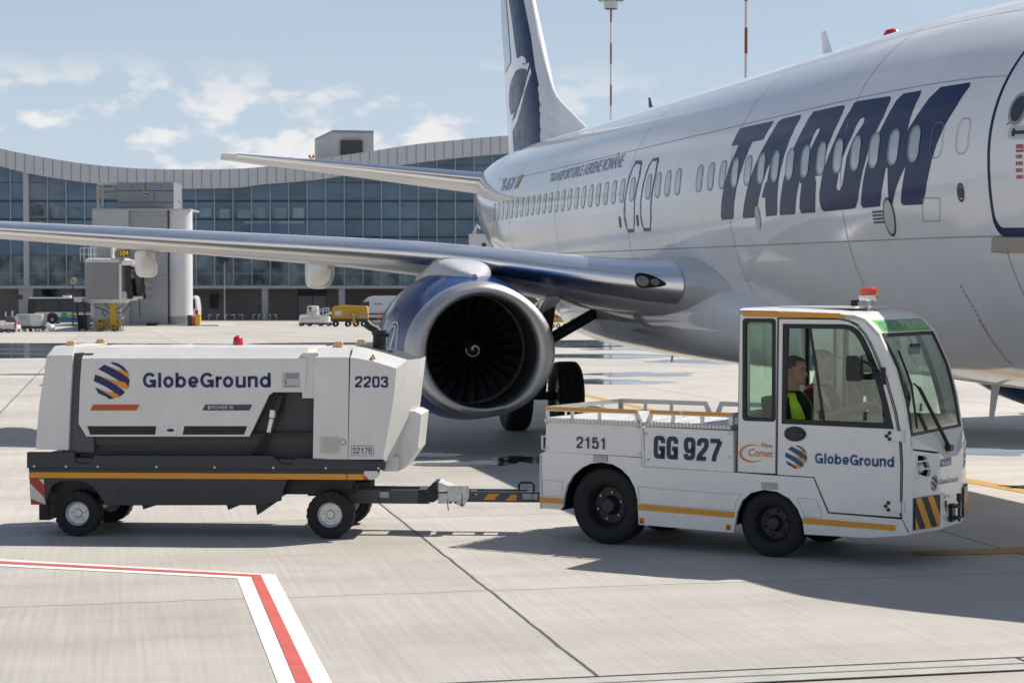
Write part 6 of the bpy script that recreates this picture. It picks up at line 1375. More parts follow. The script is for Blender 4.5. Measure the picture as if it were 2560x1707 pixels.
mb = MB(); rnd = random.Random(2)
def scrib(mb, P, x0, y0, x1, y1, fn, n, w=.006, h=.5):
    for k in range(n):
        y = y0 + (y1 - y0) * (k + .5) / n; x = x0 + rnd.uniform(0, .2) * (x1 - x0); dy = abs(y1 - y0) / n * h / 2
        while x < x1 - .1 * (x1 - x0):
            l = min(x1 - x, rnd.uniform(.08, .3) * (x1 - x0)); mb.plate([P.px(*fn(x, y + dy)), P.px(*fn(x + l, y + dy)), P.px(*fn(x + l, y - dy)), P.px(*fn(x, y - dy))], P.fn, w); x += l + .03 * (x1 - x0)
scrib(mb, GP, 2295, 245, 2480, 305, zl, 4); scrib(mb, GP, 2295, 385, 2480, 404, zl, 1); mb.build('notice_print', PM('grey print 2', (.14, .15, .17), .5), gpu)
mb = MB(); mb.tube([GP.fn(*GP.px(*zl(2350 - 25 * math.cos(a), 345 - 32 * math.sin(a))), .006) for a in [R(-60 + 12 * k) for k in range(11)]], .005, 6); mb.build('notice_arrow', M_redtape, gpu)
pletters(GP, '2203', [zn(556,645), zn(918,648), zn(918,526), zn(556,524)], M_logonavy, gpu, .004, W=.66, t=.19, gap=.11)
lb = [zn(512,1388), zn(757,1390), zn(757,1278), zn(512,1277)]; pplate(GP, lb, PM('navy frame', (.05, .05, .09), .4), gpu, 'number_plate', .003); pplate(GP, inset(lb, 1.1), M_whtape, gpu, 'number_plate', .0045); pletters(GP, 'S2176', [zn(532,1365), zn(738,1367), zn(738,1300), zn(532,1298)], M_num, gpu, .006, W=.50, t=.13, gap=.12)
pplate(GP, [zn(173,1368), zn(388,1370), zn(388,1185), zn(173,1182)], PM('cream form', (.58, .56, .50), .6), gpu, 'info_plate', .004); mb = MB(); scrib(mb, GP, 180, 1195, 380, 1360, zn, 11, .006, .3); mb.build('info_print', PM('pale print', (.38, .37, .34), .6), gpu)
q = GP.px(*zn(425, 1240)); mb = MB(); mb.plate([circ(q[0], q[1], .03, 18), circ(q[0], q[1], .022, 18)[::-1]], GP.fn, .004); mb.build('stamp', PM('faded red print', (.45, .25, .26), .6), gpu)
c = GP.px(*zn(743, 318)); tri = [(c[0] - .03, c[1] - .018), (c[0] + .03, c[1] - .018), (c[0], c[1] + .03)]
def bevfn(a, z, w): q = (z - 1.60) / .12; return Vector((a, max(0, (z - 1.63)) * 1.0 - .012 - w, z))
mb = MB(); mb.plate(tri, bevfn, 0); mb.build('warning_sticker', PM('black print', (.03, .03, .03), .5), gpu); mb = MB(); mb.plate(inset(tri, .008), bevfn, .003); mb.build('warning_sticker', M_amber, gpu)
# drawbar to the tractor
DV = .60; M_db = PM('slate drawbar', (.075, .085, .098), .45, var=.12)
mb = MB()
for dv in (-.16, .16): mb.box((2.87, DV + dv, .345), (.75, .05, .13))
mb.box((2.55, DV, .37), (.2, .42, .10)); mb.box((3.18, DV, .345), (.10, .37, .13)); mb.box((2.52, DV - .2, .36), (.5, .06, .12)); mb.build('drawbar', M_db, gpu, bevel=.006)
mb = MB(); mb.tube([(3.27, DV - .19, .35), (3.27, DV + .19, .35)], .055, 16); mb.hexa([Vector((3.20, DV - .17, .40)), Vector((3.30, DV - .17, .40)), Vector((3.30, DV + .17, .40)), Vector((3.20, DV + .17, .40))], [Vector((3.28, DV - .17, .48)), Vector((3.31, DV - .17, .48)), Vector((3.31, DV + .17, .48)), Vector((3.28, DV + .17, .48))]); mb.build('drawbar_joint', M_blk, gpu, smooth=30)
mb = MB(); pp = [GP.px(*zd(X, Y)) for X, Y in ((1358,240),(1545,240),(1545,340),(1500,420),(1470,415),(1365,360))]
mb.plate(pp, lambda a, z, w: Vector((a + .01, w, z - .012)), DV - .22, DV - .20); mb.hexa([Vector((3.33, DV - .22, .40)), Vector((3.53, DV - .22, .395)), Vector((3.53, DV + .10, .395)), Vector((3.33, DV + .10, .40))], [Vector((3.33, DV - .18, .49)), Vector((3.47, DV - .18, .435)), Vector((3.47, DV + .08, .435)), Vector((3.33, DV + .08, .49))]); mb.build('brake_shield', PM('galvanised sheet', (.60, .61, .58), .42, metal=.35, var=.28, scale=18), gpu, bevel=.003)
for X, Y in ((1390,382),(1432,384),(1484,404),(1556,275),(1560,310)):
    c = GP.px(*zd(X, Y)); mb = MB(); mb.lathe([(0, .012), (.008, .01), (.009, .0005)], lambda a, x, y: Vector((c[0] + .01 + x, DV - .222 - a, c[1] - .012 + y)), 8); mb.build('bolt', M_dkmet, gpu)
mb = MB(); mb.box((3.38, DV, .33), (.12, .30, .10)); mb.box((3.555, DV - .16, .335), (.025, .12, .11)); mb.build('brake_unit', M_steel, gpu, bevel=.004)
mb = MB()
for dv in (-.11, .11): mb.box((3.90, DV + dv, .345), (.76, .045, .10))
mb.box((3.62, DV, .345), (.10, .26, .09)); mb.box((4.22, DV, .345), (.14, .265, .085)); mb.box((3.95, DV, .345), (.05, .2, .06)); db2 = mb.build('tow_arm', M_db, gpu, bevel=.005)
DP = Panel(G, (0, DV - .135), (1, DV - .135))
for q in (((1640,276),(1664,276),(1640,302)), ((1756,280),(1846,281),(1800,333),(1706,330)), ((1944,286),(1990,288),(1988,340),(1893,338))):
    mb = MB(); mb.plate([DP.px(*zd(*p)) for p in q], DP.fn, .003); mb.build('hazard_stripe', M_amber, db2)
for q in (((2038,280),(2118,282),(2116,330),(2036,328)), ((2124,282),(2166,284),(2164,332),(2122,330))): mb = MB(); mb.plate([DP.px(*zd(*p)) for p in q], DP.fn, .003); mb.build('data_plate', PM('data plate', (.42, .42, .42), .4, var=.3, scale=90), db2)
DP2 = Panel(G, (0, DV - .185), (1, DV - .185)); mb = MB(); mb.plate([DP2.px(*zd(*p)) for p in ((836,264),(914,266),(914,314),(836,312))], DP2.fn, .003); mb.build('data_plate', PM('cream plate', (.5, .47, .42), .5), gpu); c = DP2.px(*zd(812, 288)); mb = MB(); mb.plate(circ(c[0], c[1], .012, 16), DP2.fn, .003); mb.build('blue_dot', PM('blue sticker', (.02, .12, .5), .4), gpu)
mb = MB(); mb.tube([(4.08, DV - .05, .39), (4.08, DV - .05, .455), (4.10, DV - .05, .475), (4.20, DV - .05, .475), (4.22, DV - .05, .455), (4.22, DV - .05, .39)], .011, 8); mb.build('tow_handle', M_blk, db2, smooth=40)
mb = MB(); mb.tube([(4.28, DV, .345), (4.42, DV + .02, .36), (4.55, DV + .05, .40)], [.04, .035, .03], 12); mb.lathe([(-.02, .035), (-.02, .07), (.02, .07), (.02, .035)], lambda a, x, y: Vector((4.60 + x, DV + .06 + y, .41 + a)), 20, closed=True); mb.build('tow_eye', M_blk, gpu, smooth=40)
mb = MB(); c = GP.px(*zd(1372, 372)); mb.tube([Vector((c[0], DV - .22, c[1])), Vector((c[0] + .003, DV - .23, c[1] - .05)), Vector((c[0] + .008, DV - .23, c[1] - .10))], .006, 5); mb.build('safety_chain', M_steel, gpu)
# ================================================================ terminal and everything on the far apron
z4 = lambda X, Y: (X / 2.8, 300 + Y / 2.8)
zz5 = lambda X, Y: (600 + X / 2.8, 300 + Y / 2.8)
z8 = lambda X, Y: (X / 4.704, 600 + Y / 4.704)
FY = 248.0; GZ = -1.2
M_fascia = PM('grey roof cladding', (.52, .53, .55), .45, metal=.1, var=.05, scale=.3)
M_mull = PM('pale mullion', (.42, .43, .46), .5)
M_mulld = PM('dark transom', (.018, .028, .045), .4)
M_conc = PM('grey render', (.46, .46, .46), .7, var=.12, scale=.6)
M_louv = PM('grey louvre', (.30, .305, .32), .5, var=.05)
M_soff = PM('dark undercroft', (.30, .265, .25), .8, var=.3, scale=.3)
M_pale = PM('pale steel', (.58, .58, .57), .5, var=.12, scale=2)
M_yell = PM('machine yellow', (.62, .36, .03), .5, var=.2, scale=2)
def gmat(name, c0, c1, sc):
    m = PM(name, c0, .10, coat=.2, var=0, rvar=0); nt = m.node_tree; L = nt.links; b = nt.nodes['Principled BSDF']
    tcn = nt.nodes.new('ShaderNodeTexCoord'); mp = nt.nodes.new('ShaderNodeMapping'); mp.inputs['Scale'].default_value = sc; ns = nt.nodes.new('ShaderNodeTexNoise'); ns.inputs['Scale'].default_value = 1; ns.inputs['Detail'].default_value = 4
    cr = nt.nodes.new('ShaderNodeValToRGB'); cr.color_ramp.elements[0].position = .38; cr.color_ramp.elements[1].position = .66; cr.color_ramp.elements[0].color = c0 + (1,); cr.color_ramp.elements[1].color = c1 + (1,)
    L.new(tcn.outputs['Object'], mp.inputs[0]); L.new(mp.outputs[0], ns.inputs[0]); L.new(ns.outputs['Fac'], cr.inputs[0]); L.new(cr.outputs[0], b.inputs['Base Color']); return m
M_gl = gmat('blue facade glass', (.065, .13, .205), (.115, .195, .28), (.12, .12, .3)); M_gl2 = gmat('lower facade glass', (.018, .036, .052), (.16, .22, .25), (.5, .5, .45))
M_gl5 = gmat('teal far daylight', (.13, .22, .25), (.22, .32, .34), (.3, .3, .6)); M_gl3 = gmat('slate facade glass', (.055, .105, .16), (.09, .155, .22), (.2, .2, .5)); M_gl4 = gmat('pale facade glass', (.075, .125, .18), (.14, .20, .25), (.15, .1, .35)); rg_ = random.Random(4)
RT = [(-160,150),(0,197),(165,235),(350,270),(600,308),(800,328),(1000,342),(1240,346),(1480,346),(1680,341)]; RT = [z4(*p) for p in RT] + [zz5(*p) for p in ((250,318),(600,265),(900,222),(1200,175),(1500,142),(1870,110),(2300,85),(2900,70))]
RBm = [(-160,280),(0,325),(170,368),(320,397),(580,435),(690,447),(950,470),(1220,482),(1500,478),(1680,472)]; RBm = [z4(*p) for p in RBm] + [zz5(*p) for p in ((160,450),(340,437),(600,410),(870,360),(1120,318),(1260,297),(1500,268),(1870,235),(2300,210),(2900,195))]
ry = lambda A, x: hermite([p[0] for p in A], [p[1] for p in A], x)
term = empty('terminal_building', (0, FY, GZ), 'long glass fronted airport terminal with wavy grey roof band across the background', 'terminal')
def W_(x, y, Y): p = at(x, y, Y); return Vector((p.x, Y, p.z))
def tl(p): return p - Vector((0, FY, GZ))
xs = [-55 + 23.3 * k for k in range(68)]
mb = MB(); rings = []
for x in xs:
    t, b = W_(x, ry(RT, x), FY - 1.6), W_(x, ry(RBm, x), FY - 1.6); b.z = min(b.z, t.z - 1.0); rings.append([tl(q) for q in (t, b, b + Vector((0, 1.9, 0)), b + Vector((0, 45, .3)), t + Vector((0, 45, .3)))])
mb.loft(rings)
for x in xs[1:-1]: t, b = W_(x, ry(RT, x) + 1, FY - 1.62), W_(x, ry(RBm, x) - 1, FY - 1.62); mb.plate([(t.x - .05, b.z), (t.x + .05, b.z), (t.x + .05, t.z), (t.x - .05, t.z)], lambda a, z, w: tl(Vector((a, FY - 1.62, z))), 0, None, 1)
mb.build('roof_band', [M_fascia, PM('cladding joint', (.22, .23, .25), .6)], term)
ZB = W_(0, 715, FY).z
mx = [441.8 + 46.45 * k for k in range(-11, 24)]
ROWS = [414, 457, 503, 548.5, 593, 638, 684]
for i in range(len(mx) - 1):
    x0, x1 = mx[i], mx[i + 1]; a, b = W_(x0, 0, FY).x, W_(x1, 0, FY).x; t0, t1 = W_(x0, ry(RBm, x0) - 3, FY).z, W_(x1, ry(RBm, x1) - 3, FY).z; zm = W_(0, 640, FY).z
    mb = MB(); mb.add([tl(Vector(p)) for p in ((a, FY, zm), (b, FY, zm), (b, FY, t1), (a, FY, t0))], [(0, 1, 2, 3)]); mb.add([tl(Vector(p)) for p in ((a, FY, ZB), (b, FY, ZB), (b, FY, zm), (a, FY, zm))], [(0, 1, 2, 3)], 1); bay = mb.build('window', [rg_.choice((M_gl, M_gl, M_gl3, M_gl4)), M_gl2], term)
    mb = MB()
    for y in ROWS:
        if y < max(ry(RBm, x0), ry(RBm, x1)) + 8: continue
        z = W_(0, y, FY).z; th = .11 if y in (503, 548.5, 593) else .025
        mb.box(tl(Vector(((a + b) / 2, FY - .06, z))), (b - a - .1, .1, th * 2), 0 if y != 684 else 1)
    mb.build('transom', [M_mulld, M_mull], bay)
    mb = MB(); mb.box(tl(Vector((a, FY - .1, (ZB + t0) / 2))), (.10, .22, t0 - ZB)); mb.build('mullion', M_mull, term)
for x0, x1, y0, y1 in ((500, 527, 521, 542), (549, 574, 523, 548), (594, 627, 524, 549), (644, 663, 520, 548), (687, 716, 520, 549), (733, 760, 520, 549), (610, 760, 553, 559), (78, 110, 512, 540), (122, 150, 508, 545), (165, 200, 520, 538)):
    p, q = W_(x0, y1, FY - .02), W_(x1, y0, FY - .02); mb = MB(); mb.box(tl(Vector(((p.x + q.x) / 2, FY - .01, (p.z + q.z) / 2))), (q.x - p.x, .03, q.z - p.z)); mb.build('inner_window', M_gl5 if x0 > 400 else M_gl2, term)  # teal boxes colour in the daylight seen through the building
a = W_(57, 0, FY).x; b = W_(70, 0, FY).x; mb = MB(); t = W_(63, ry(RBm, 63), FY).z; mb.box(tl(Vector(((a + b) / 2, FY - .25, (ZB + t) / 2))), (b - a, .5, t - ZB)); mb.build('column', M_mull, term)
mb = MB(); xa, xb = W_(-60, 0, FY).x, W_(1520, 0, FY).x; mb.box(tl(Vector(((xa + xb) / 2, FY - .1, ZB - .15))), (xb - xa, .5, .4)); mb.build('sill_band', M_mull, term)
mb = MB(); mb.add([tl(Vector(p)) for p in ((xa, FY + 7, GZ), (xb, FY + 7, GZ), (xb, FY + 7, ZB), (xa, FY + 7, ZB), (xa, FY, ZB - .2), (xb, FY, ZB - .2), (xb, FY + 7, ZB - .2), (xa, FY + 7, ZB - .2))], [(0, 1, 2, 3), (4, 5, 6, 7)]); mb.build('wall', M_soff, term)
for k in range(-1, 6):
    c = 59 if k == -1 else 273 + 193.2 * (k - 1) + 0
    if k == 0: continue
    w = 36 if k == -1 else 15; a, b = W_(c - w / 2, 0, FY).x, W_(c + w / 2, 0, FY).x; mb = MB(); mb.box(tl(Vector(((a + b) / 2, FY + .5, (ZB + GZ) / 2))), (b - a, .9, ZB - GZ)); mb.build('column', M_conc, term)
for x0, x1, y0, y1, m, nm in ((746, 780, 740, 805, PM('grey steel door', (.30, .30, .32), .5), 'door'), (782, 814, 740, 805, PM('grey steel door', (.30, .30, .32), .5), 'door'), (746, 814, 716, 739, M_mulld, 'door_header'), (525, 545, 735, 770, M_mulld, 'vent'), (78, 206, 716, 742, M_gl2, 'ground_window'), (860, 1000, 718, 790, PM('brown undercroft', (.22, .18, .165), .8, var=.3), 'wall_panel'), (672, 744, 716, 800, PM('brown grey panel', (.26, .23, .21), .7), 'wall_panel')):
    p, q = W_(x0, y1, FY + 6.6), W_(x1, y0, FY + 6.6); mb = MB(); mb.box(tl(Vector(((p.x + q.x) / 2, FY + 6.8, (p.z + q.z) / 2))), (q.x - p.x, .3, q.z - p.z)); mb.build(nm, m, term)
p, q = W_(45, 748, FY), W_(56, 737, FY); mb = MB(); mb.box(tl(Vector(((p.x + q.x) / 2, FY + .02, (p.z + q.z) / 2))), (q.x - p.x, .08, q.z - p.z)); mb.build('wall_sign', PM('maroon sign', (.14, .04, .05), .5), term)
# rooftop plant room, aerial and lamps
hut = empty('rooftop_plant_room', W_(860, 410, FY + 8), 'pale metal plant room with a dark louvre standing on the terminal roof', 'plant room')
def hl(p): return p - hut.location
A, B_, C_ = W_(787, 360, FY + 20), W_(832, 332, FY + 6), W_(934, 332, FY + 7); zt = B_.z; zb = W_(0, 420, FY).z
A.z = B_.z = C_.z = zt; D_ = A + (C_ - B_)
mb = MB(); base = [hl(Vector((p.x, p.y, zb))) for p in (A, B_, C_, D_)]; topp = [hl(p) for p in (A, B_, C_, D_)]; mb.hexa(base, topp); mb.build('wall', M_conc, hut)
mb = MB(); mb.hexa([p + Vector((0, -.05, .0)) for p in [hl(A), hl(B_), hl(C_), hl(D_)]], [p + Vector((0, -.05, .35)) for p in [hl(A), hl(B_), hl(C_), hl(D_)]]); mb.build('roof', PM('hut roof', (.25, .25, .27), .5), hut)
p, q = W_(851, 387, FY + 5.9), W_(906, 351, FY + 5.9); mb = MB(); mb.box(hl(Vector(((p.x + q.x) / 2, FY + 6.2, (p.z + q.z) / 2))), (q.x - p.x, .5, q.z - p.z)); mb.build('louvre', PM('dark louvre', (.06, .055, .055), .6, var=.4, scale=3, stretch=(.2, .2, 6)), hut)
rl_ = empty('roof_obstruction_lamp', W_(779, 404, FY - 1), 'small twin orange obstruction lamp on the terminal roof left of the plant room', 'lamp')
mb = MB(); mb.tube([(0, 0, -.3), (0, 0, .45)], .05); mb.tube([(-.25, 0, .45), (.25, 0, .45)], .05); mb.build('post', M_dkmet, rl_)
for sx in (-1, 1): mb = MB(); mb.lathe([(0, .16), (.3, .16), (.42, .01)], lambda a, x, y: Vector((sx * .25 + x, y, .5 + a)), 12); mb.build('lamp', PM('orange lens', (.6, .12, .03), .3), rl_, smooth=40)
ae = empty('roof_aerial', W_(728.5, 409, FY - 1), 'slim grey aerial standing on the terminal roof', 'aerial'); mb = MB(); mb.tube([(0, 0, -.3), (0, 0, .8)], [.05, .03]); mb.build('post', M_dkmet, ae); mb = MB(); mb.lathe([(-.1, .01), (.1, .14), (.5, .12), (.6, .01)], lambda a, x, y: Vector((x, y, .3 + a)), 10); mb.build('radome', M_louv, ae, smooth=40)

# stair tower in front of the terminal
TY = 201.0; tw = empty('stair_tower', W_(354, 814, TY), 'pale rounded stair tower with grey louvres and a service box on its roof', 'tower')
def wl2(root, x, y, Y): return W_(x, y, Y) - root.location
def pbox(root, x0, y0, x1, y1, Y, dp, name, m, parent=None, bevel=0):
    p, q = wl2(root, x0, y1, Y), wl2(root, x1, y0, Y); mb = MB(); mb.box(((p.x + q.x) / 2, p.y + dp / 2, (p.z + q.z) / 2), (q.x - p.x, dp, q.z - p.z)); return mb.build(name, m, parent or root, bevel=bevel)
pbox(tw, 232, 524, 321, 816, TY, 9, 'wall', M_conc); pbox(tw, 321, 524.5, 418, 816, TY + .35, 8, 'louvre', PM('louvred wall', (.34, .345, .36), .5, var=.28, scale=1, stretch=(.01, .01, 5.2)))
p = wl2(tw, 418, 816, TY); q = wl2(tw, 475.5, 524, TY); r = (q.x - p.x) / 2; mb = MB(); mb.lathe([(p.z, r), (q.z, r), (q.z, .01)], lambda a, x, y: Vector((p.x + r + x, p.y + r + y, a)), 36); mb.build('round_wall', PM('white render', (.62, .62, .62), .65, var=.08, scale=.5), tw, smooth=40)
mb = MB(); mb.lathe([(p.z, r + .03), (p.z + 1.1, r + .03)], lambda a, x, y: Vector((p.x + r + x, p.y + r + y, a)), 36); mb.build('plinth', M_louv, tw, smooth=40)
mb = MB(); lp = wl2(tw, 221, 0, TY); mb.box(((lp.x + q.x + .4) / 2, p.y + 4.3, p.z + .06), (q.x - lp.x + 6, 11, .3)); mb.build('kerb', M_conc, tw)
pbox(tw, 232, 522, 475, 525.5, TY - .1, 6, 'coping', M_mull)
sb = pbox(tw, 293, 456, 434, 523, TY + 2, 5, 'service_box', PM('grey service box', (.24, .245, .26), .55, var=.08))
for x0, y0, x1, y1 in ((293, 476.5, 434, 478), (293, 505.5, 434, 507), (363, 456, 364, 477), (385, 478, 386, 506)): pbox(tw, x0, y0, x1, y1, TY + 1.97, .1, 'panel_joint', M_dkmet, sb)
for cx, cy, r_ in ((328, 468.5, 4.2), (399, 468.5, 4.2), (363.5, 489, 5.2)):
    c = wl2(tw, cx, cy, TY + 1.94); r_ /= 23.1; mb = MB(); mb.plate(circ(0, 0, r_, 20), lambda a, z, w: Vector((c.x + a, c.y - w, c.z + z)), 0, .02, 0); mb.plate([(-r_ * .8, r_ * .45), (r_ * .75, -r_ * .35), (r_ * .6, -r_ * .6), (-r_ * .9, r_ * .15)], lambda a, z, w: Vector((c.x + a, c.y - .03, c.z + z)), 0, None, 1); mb.build('round_emblem', [PM('emblem blue', (.03, .16, .42), .4), M_whtape], sb)
pbox(tw, 358, 471.5, 361, 477, TY + 1.9, .1, 'yellow_mark', M_yell, sb); pbox(tw, 356, 478.5, 371, 482, TY + 1.9, .1, 'yellow_mark', M_yell, sb)
for x in (306, 350, 378, 420): pbox(tw, x - 2, 456, x + 2, 460, TY + 1.9, .15, 'blue_lamp', PM('blue lamp', (.06, .3, .5), .4), sb)
mb = MB()
for X0, Y0, X1, Y1, r_ in ((685, 455, 685, 620, .14), (712, 450, 712, 620, .09), (685, 452, 820, 445, .15), (690, 482, 800, 482, .13), (690, 522, 820, 520, .13), (690, 540, 820, 540, .13), (795, 450, 795, 490, .1)):
    mb.tube([wl2(tw, *z4(X0, Y0), TY + 3), wl2(tw, *z4(X1, Y1), TY + 3)], r_, 6)
mb.build('pipework', PM('dusty pipe', (.42, .38, .35), .6), tw); mb = MB(); 
for X0, Y0, X1, Y1 in ((1270, 555, 1270, 625), (1238, 565, 1270, 560), (1245, 565, 1268, 590)): mb.tube([wl2(tw, *z4(X0, Y0), TY + .8), wl2(tw, *z4(X1, Y1), TY + .8)], .08, 6)
mb.build('bracket', M_pale, tw)
pbox(tw, 366, 807, 392, 816, TY - 1.2, 1, 'grit_box', M_mulld); 

# boarding bridge with gate 104
JY = 140.0; jb = empty('boarding_bridge', Vector((W_(262, 828, JY).x, JY, gz(JY))), 'passenger boarding bridge with grey corrugated cab on yellow wheel bogies', 'boarding bridge')
J = lambda X, Y, d=0: W_(*z8(X, Y), JY + d) - jb.location
def jbox(X0, Y0, X1, Y1, d, dp, name, m, parent=None, bevel=0):
    p, q = J(X0, Y1, d), J(X1, Y0, d); mb = MB(); mb.box(((p.x + q.x) / 2, p.y + dp / 2, (p.z + q.z) / 2), (q.x - p.x, dp, q.z - p.z)); return mb.build(name, m, parent or jb, bevel=bevel)
zt, zb = J(0, 262).z, J(0, 702).z; c = J(1235, 0).x; r = c - J(970, 0).x; prof_ = []
mb = MB(); rg = []
for z in (zb, zt): rg.append([Vector((c + (r + (.035 if k % 2 else -.035)) * math.cos(R(180 + 190 * k / 96 - 5)), 1.2 + (r + (.035 if k % 2 else -.035)) * math.sin(R(180 + 190 * k / 96 - 5)), z)) for k in range(97)])
mb.loft(rg, closed=False, caps=False); mb.build('cab_curtain', PM('grey slat curtain', (.34, .34, .335), .55), jb)
mb = MB(); mb.lathe([(zt - .02, r + .05), (zt + .24, r + .05), (zt + .3, r * .9), (zt + .3, .01)], lambda a, x, y: Vector((c + x, 1.2 + y, a)), 40); mb.lathe([(zb - .25, r * .9), (zb - .02, r + .03), (zb + .02, r + .03)], lambda a, x, y: Vector((c + x, 1.2 + y, a)), 40); mb.build('cab_rim', M_pale, jb, smooth=40)
jbox(1292, 275, 1428, 712, -.1, 3.0, 'cab_wall', M_white, bevel=.03); jbox(1428, 235, 1578, 300, -.3, 2.6, 'hood_roof', M_white, bevel=.08); 
jbox(1432, 600, 1550, 710, -.1, 2.4, 'hood_cheek', M_pale, bevel=.1); jbox(1550, 662, 1708, 690, -.3, 2.6, 'hood_platform', M_pale, bevel=.03)
for X, wv in ((1500, 70), (1668, 34)):
    mb = MB(); A = []
    for t in range(9):
        y = 310 + (690 - 310) * t / 8; xx = X + (30 if X < 1600 else 35) * (t / 8) ** 1.3 + (6 if t % 2 else -4); p, q = J(xx - wv / 2, y, -.3), J(xx + wv / 2, y, -.3); A.append([p, q, q + Vector((0, 2.6, 0)), p + Vector((0, 2.6, 0))])
    mb.loft(A); mb.build('bellows', PM('black bellows', (.03, .03, .032), .7), jb)
jbox(1560, 330, 1660, 660, 1.2, 1.2, 'hood_inside', PM('bridge inside', (.36, .37, .37), .6))
# tunnel back to the tower
pA, pB = Vector((c - 1.0, 1.6, zb)), Vector((W_(300, 0, 200).x - jb.location.x, 61, zb + .6)); mb = MB(); mb.hexa([pA, pA + Vector((2.0, 0, 0)), pB + Vector((2.6, 0, 0)), pB], [pA + Vector((0, 0, 2.6)), pA + Vector((2.0, 0, 2.6)), pB + Vector((2.6, 0, 2.8)), pB + Vector((0, 0, 2.8))]); mb.build('tunnel', M_louv, jb)
jbox(1140, 78, 1302, 235, 2.5, 2, 'roof_cabin', M_louv); jbox(1060, 80, 1075, 235, 2, .2, 'roof_post', M_chrome); jbox(1302, 85, 1330, 235, 2.2, .3, 'roof_post', M_pale)
mb = MB()
for X in (945, 985, 1040, 1110): mb.tube([J(X, 90, 1.2), J(X, 262, 1.2)], .025, 5)
mb.tube([J(945, 95, 1.2), J(1140, 95, 1.2)], .025, 5); mb.tube([J(945, 170, 1.2), J(1140, 170, 1.2)], .025, 5); mb.build('roof_rail', M_pale, jb)
for X, Y in ((1447, 240), (1565, 210)): p = J(X, Y, -.1); mb = MB(); mb.lathe([(-.12, .08), (.06, .08), (.12, .01)], lambda a, x, y: p + Vector((x, y, a)), 10); mb.build('red_lamp', PM('red lens', (.5, .01, .01), .2), jb)
for X in (1085, 1410): p = J(X, 700, .8); q = J(X, 915, .8); mb = MB(); mb.box(((p.x + q.x) / 2, p.y, (p.z + q.z) / 2), (.22, .3, p.z - q.z)); mb.build('support_leg', M_pale, jb)
jbox(1065, 900, 1445, 922, .6, .5, 'axle_beam', M_pale); jbox(1100, 712, 1410, 790, 1.2, .4, 'motor_frame', M_pale)
mb = MB()
for P in ([(1215, 705), (1260, 790), (1340, 830), (1420, 790), (1450, 745)], [(1530, 720), (1490, 810), (1420, 858), (1350, 850)], [(1120, 790), (1200, 810), (1285, 860)], [(1640, 700), (1644, 915)], [(1205, 830), (1215, 880), (1250, 890)]): mb.tube([J(*p, .2) for p in P], .035, 6)
mb.build('hose', M_cab, jb, smooth=40)
for X0, X1 in ((1098, 1250), (1258, 1416)):
    p, q = J(X0, 1072, .2), J(X1, 925, .2); w, h = q.x - p.x, q.z - p.z; mb = MB(); t = .07
    for y in (p.y, p.y + .9):
        for x in (p.x, q.x, (p.x * 2 + q.x) / 3, (p.x + q.x * 2) / 3): mb.box((x, y, p.z + h / 2), (t, t, h))
        for z in (p.z + .1, p.z + h * .5, q.z): mb.box(((p.x + q.x) / 2, y, z), (w, t, t))
    for x in (p.x, q.x):
        for z in (p.z + .1, q.z): mb.box((x, p.y + .45, z), (t, .9, t))
    bo = mb.build('wheel_bogie', PM('pale machine yellow', (.58, .43, .16), .55, var=.2), jb); mb = MB(); mb.box(((p.x + q.x) / 2, p.y + .45, p.z + h * .5), (w * .8, .6, h * .55)); mb.build('drive_unit', M_yell, bo)
    mb = MB(); cc = Vector(((p.x + q.x) / 2, p.y + .45, gz(JY + .6) - jb.location.z + .42)); wheel(mb, cc, .42, .4, (1, 0, 0), .5, 24); mb.build('wheel', M_tyre, bo, smooth=40); mb = MB(); mb.lathe([(0, .26), (.06, .24), (.06, .12), (.0, .1)], lambda a, x, y: Vector((cc.x + x * .9, p.y - .03 - a, p.z + h * .45 + y * .9)), 20); mb.build('wheel_ring', M_yell, bo)
mb = MB(); a0_, b0_ = J(1302, 985, -.1), J(1322, 725, -.1)
for k in range(12): 
    z = a0_.z + (b0_.z - a0_.z) * k / 11; w = .52 - .016 * k; mb.box((J(1328, 0).x, a0_.y, z), (w, .12, .16))
mb.build('cable_chain', M_yell, jb)
jbox(870, 685, 965, 728, .5, 1.6, 'stair_landing', M_pale)
mb = MB()
for X0, X1 in ((890, 935), (985, 1015)): mb.tube([J(X0, 728, .6), J(X1, 1070, .4)], .08, 6)
for k in range(9): y = 740 + 38 * k; mb.box(J(940 + 5 * k, y, .9), (1.5, .7, .05))
mb.build('service_stair', M_dkmet, jb); jbox(915, 880, 1020, 1050, .9, 1.2, 'stair_base', PM('slate box', (.07, .08, .10), .6))
for X in (935, 1012): mb = MB(); wheel(mb, J(X, 1062, .8), .12, .1, (1, 0, 0)); mb.build('caster', M_tyre, jb)
sg_ = empty('gate_sign', J(1466, 200, -.6) + jb.location, 'black and yellow gate sign reading 104 beside the boarding bridge cab', 'sign')
sl_ = lambda X, Y, d: W_(*z8(X, Y), JY + d) - sg_.location
mb = MB(); P4 = [sl_(1403, 203, -.62), sl_(1530, 190, -.60), sl_(1522, 108, -.60), sl_(1398, 120, -.62)]; mb.hexa([p for p in P4], [p + Vector((-.6, 1.2, 0)) for p in P4]); mb.build('sign_box', PM('grey sign side', (.22, .19, .12), .6), sg_)
fc = lambda fx, fy, o: (P4[0] * (1 - fx) + P4[1] * fx) * (1 - fy) + (P4[3] * (1 - fx) + P4[2] * fx) * fy + Vector((0, -o, 0))
mb = MB(); mb.add([fc(.05, .04, .02), fc(.95, .04, .02), fc(.95, .96, .02), fc(.05, .96, .02)], [(0, 1, 2, 3)]); mb.build('sign_face', M_blk, sg_)
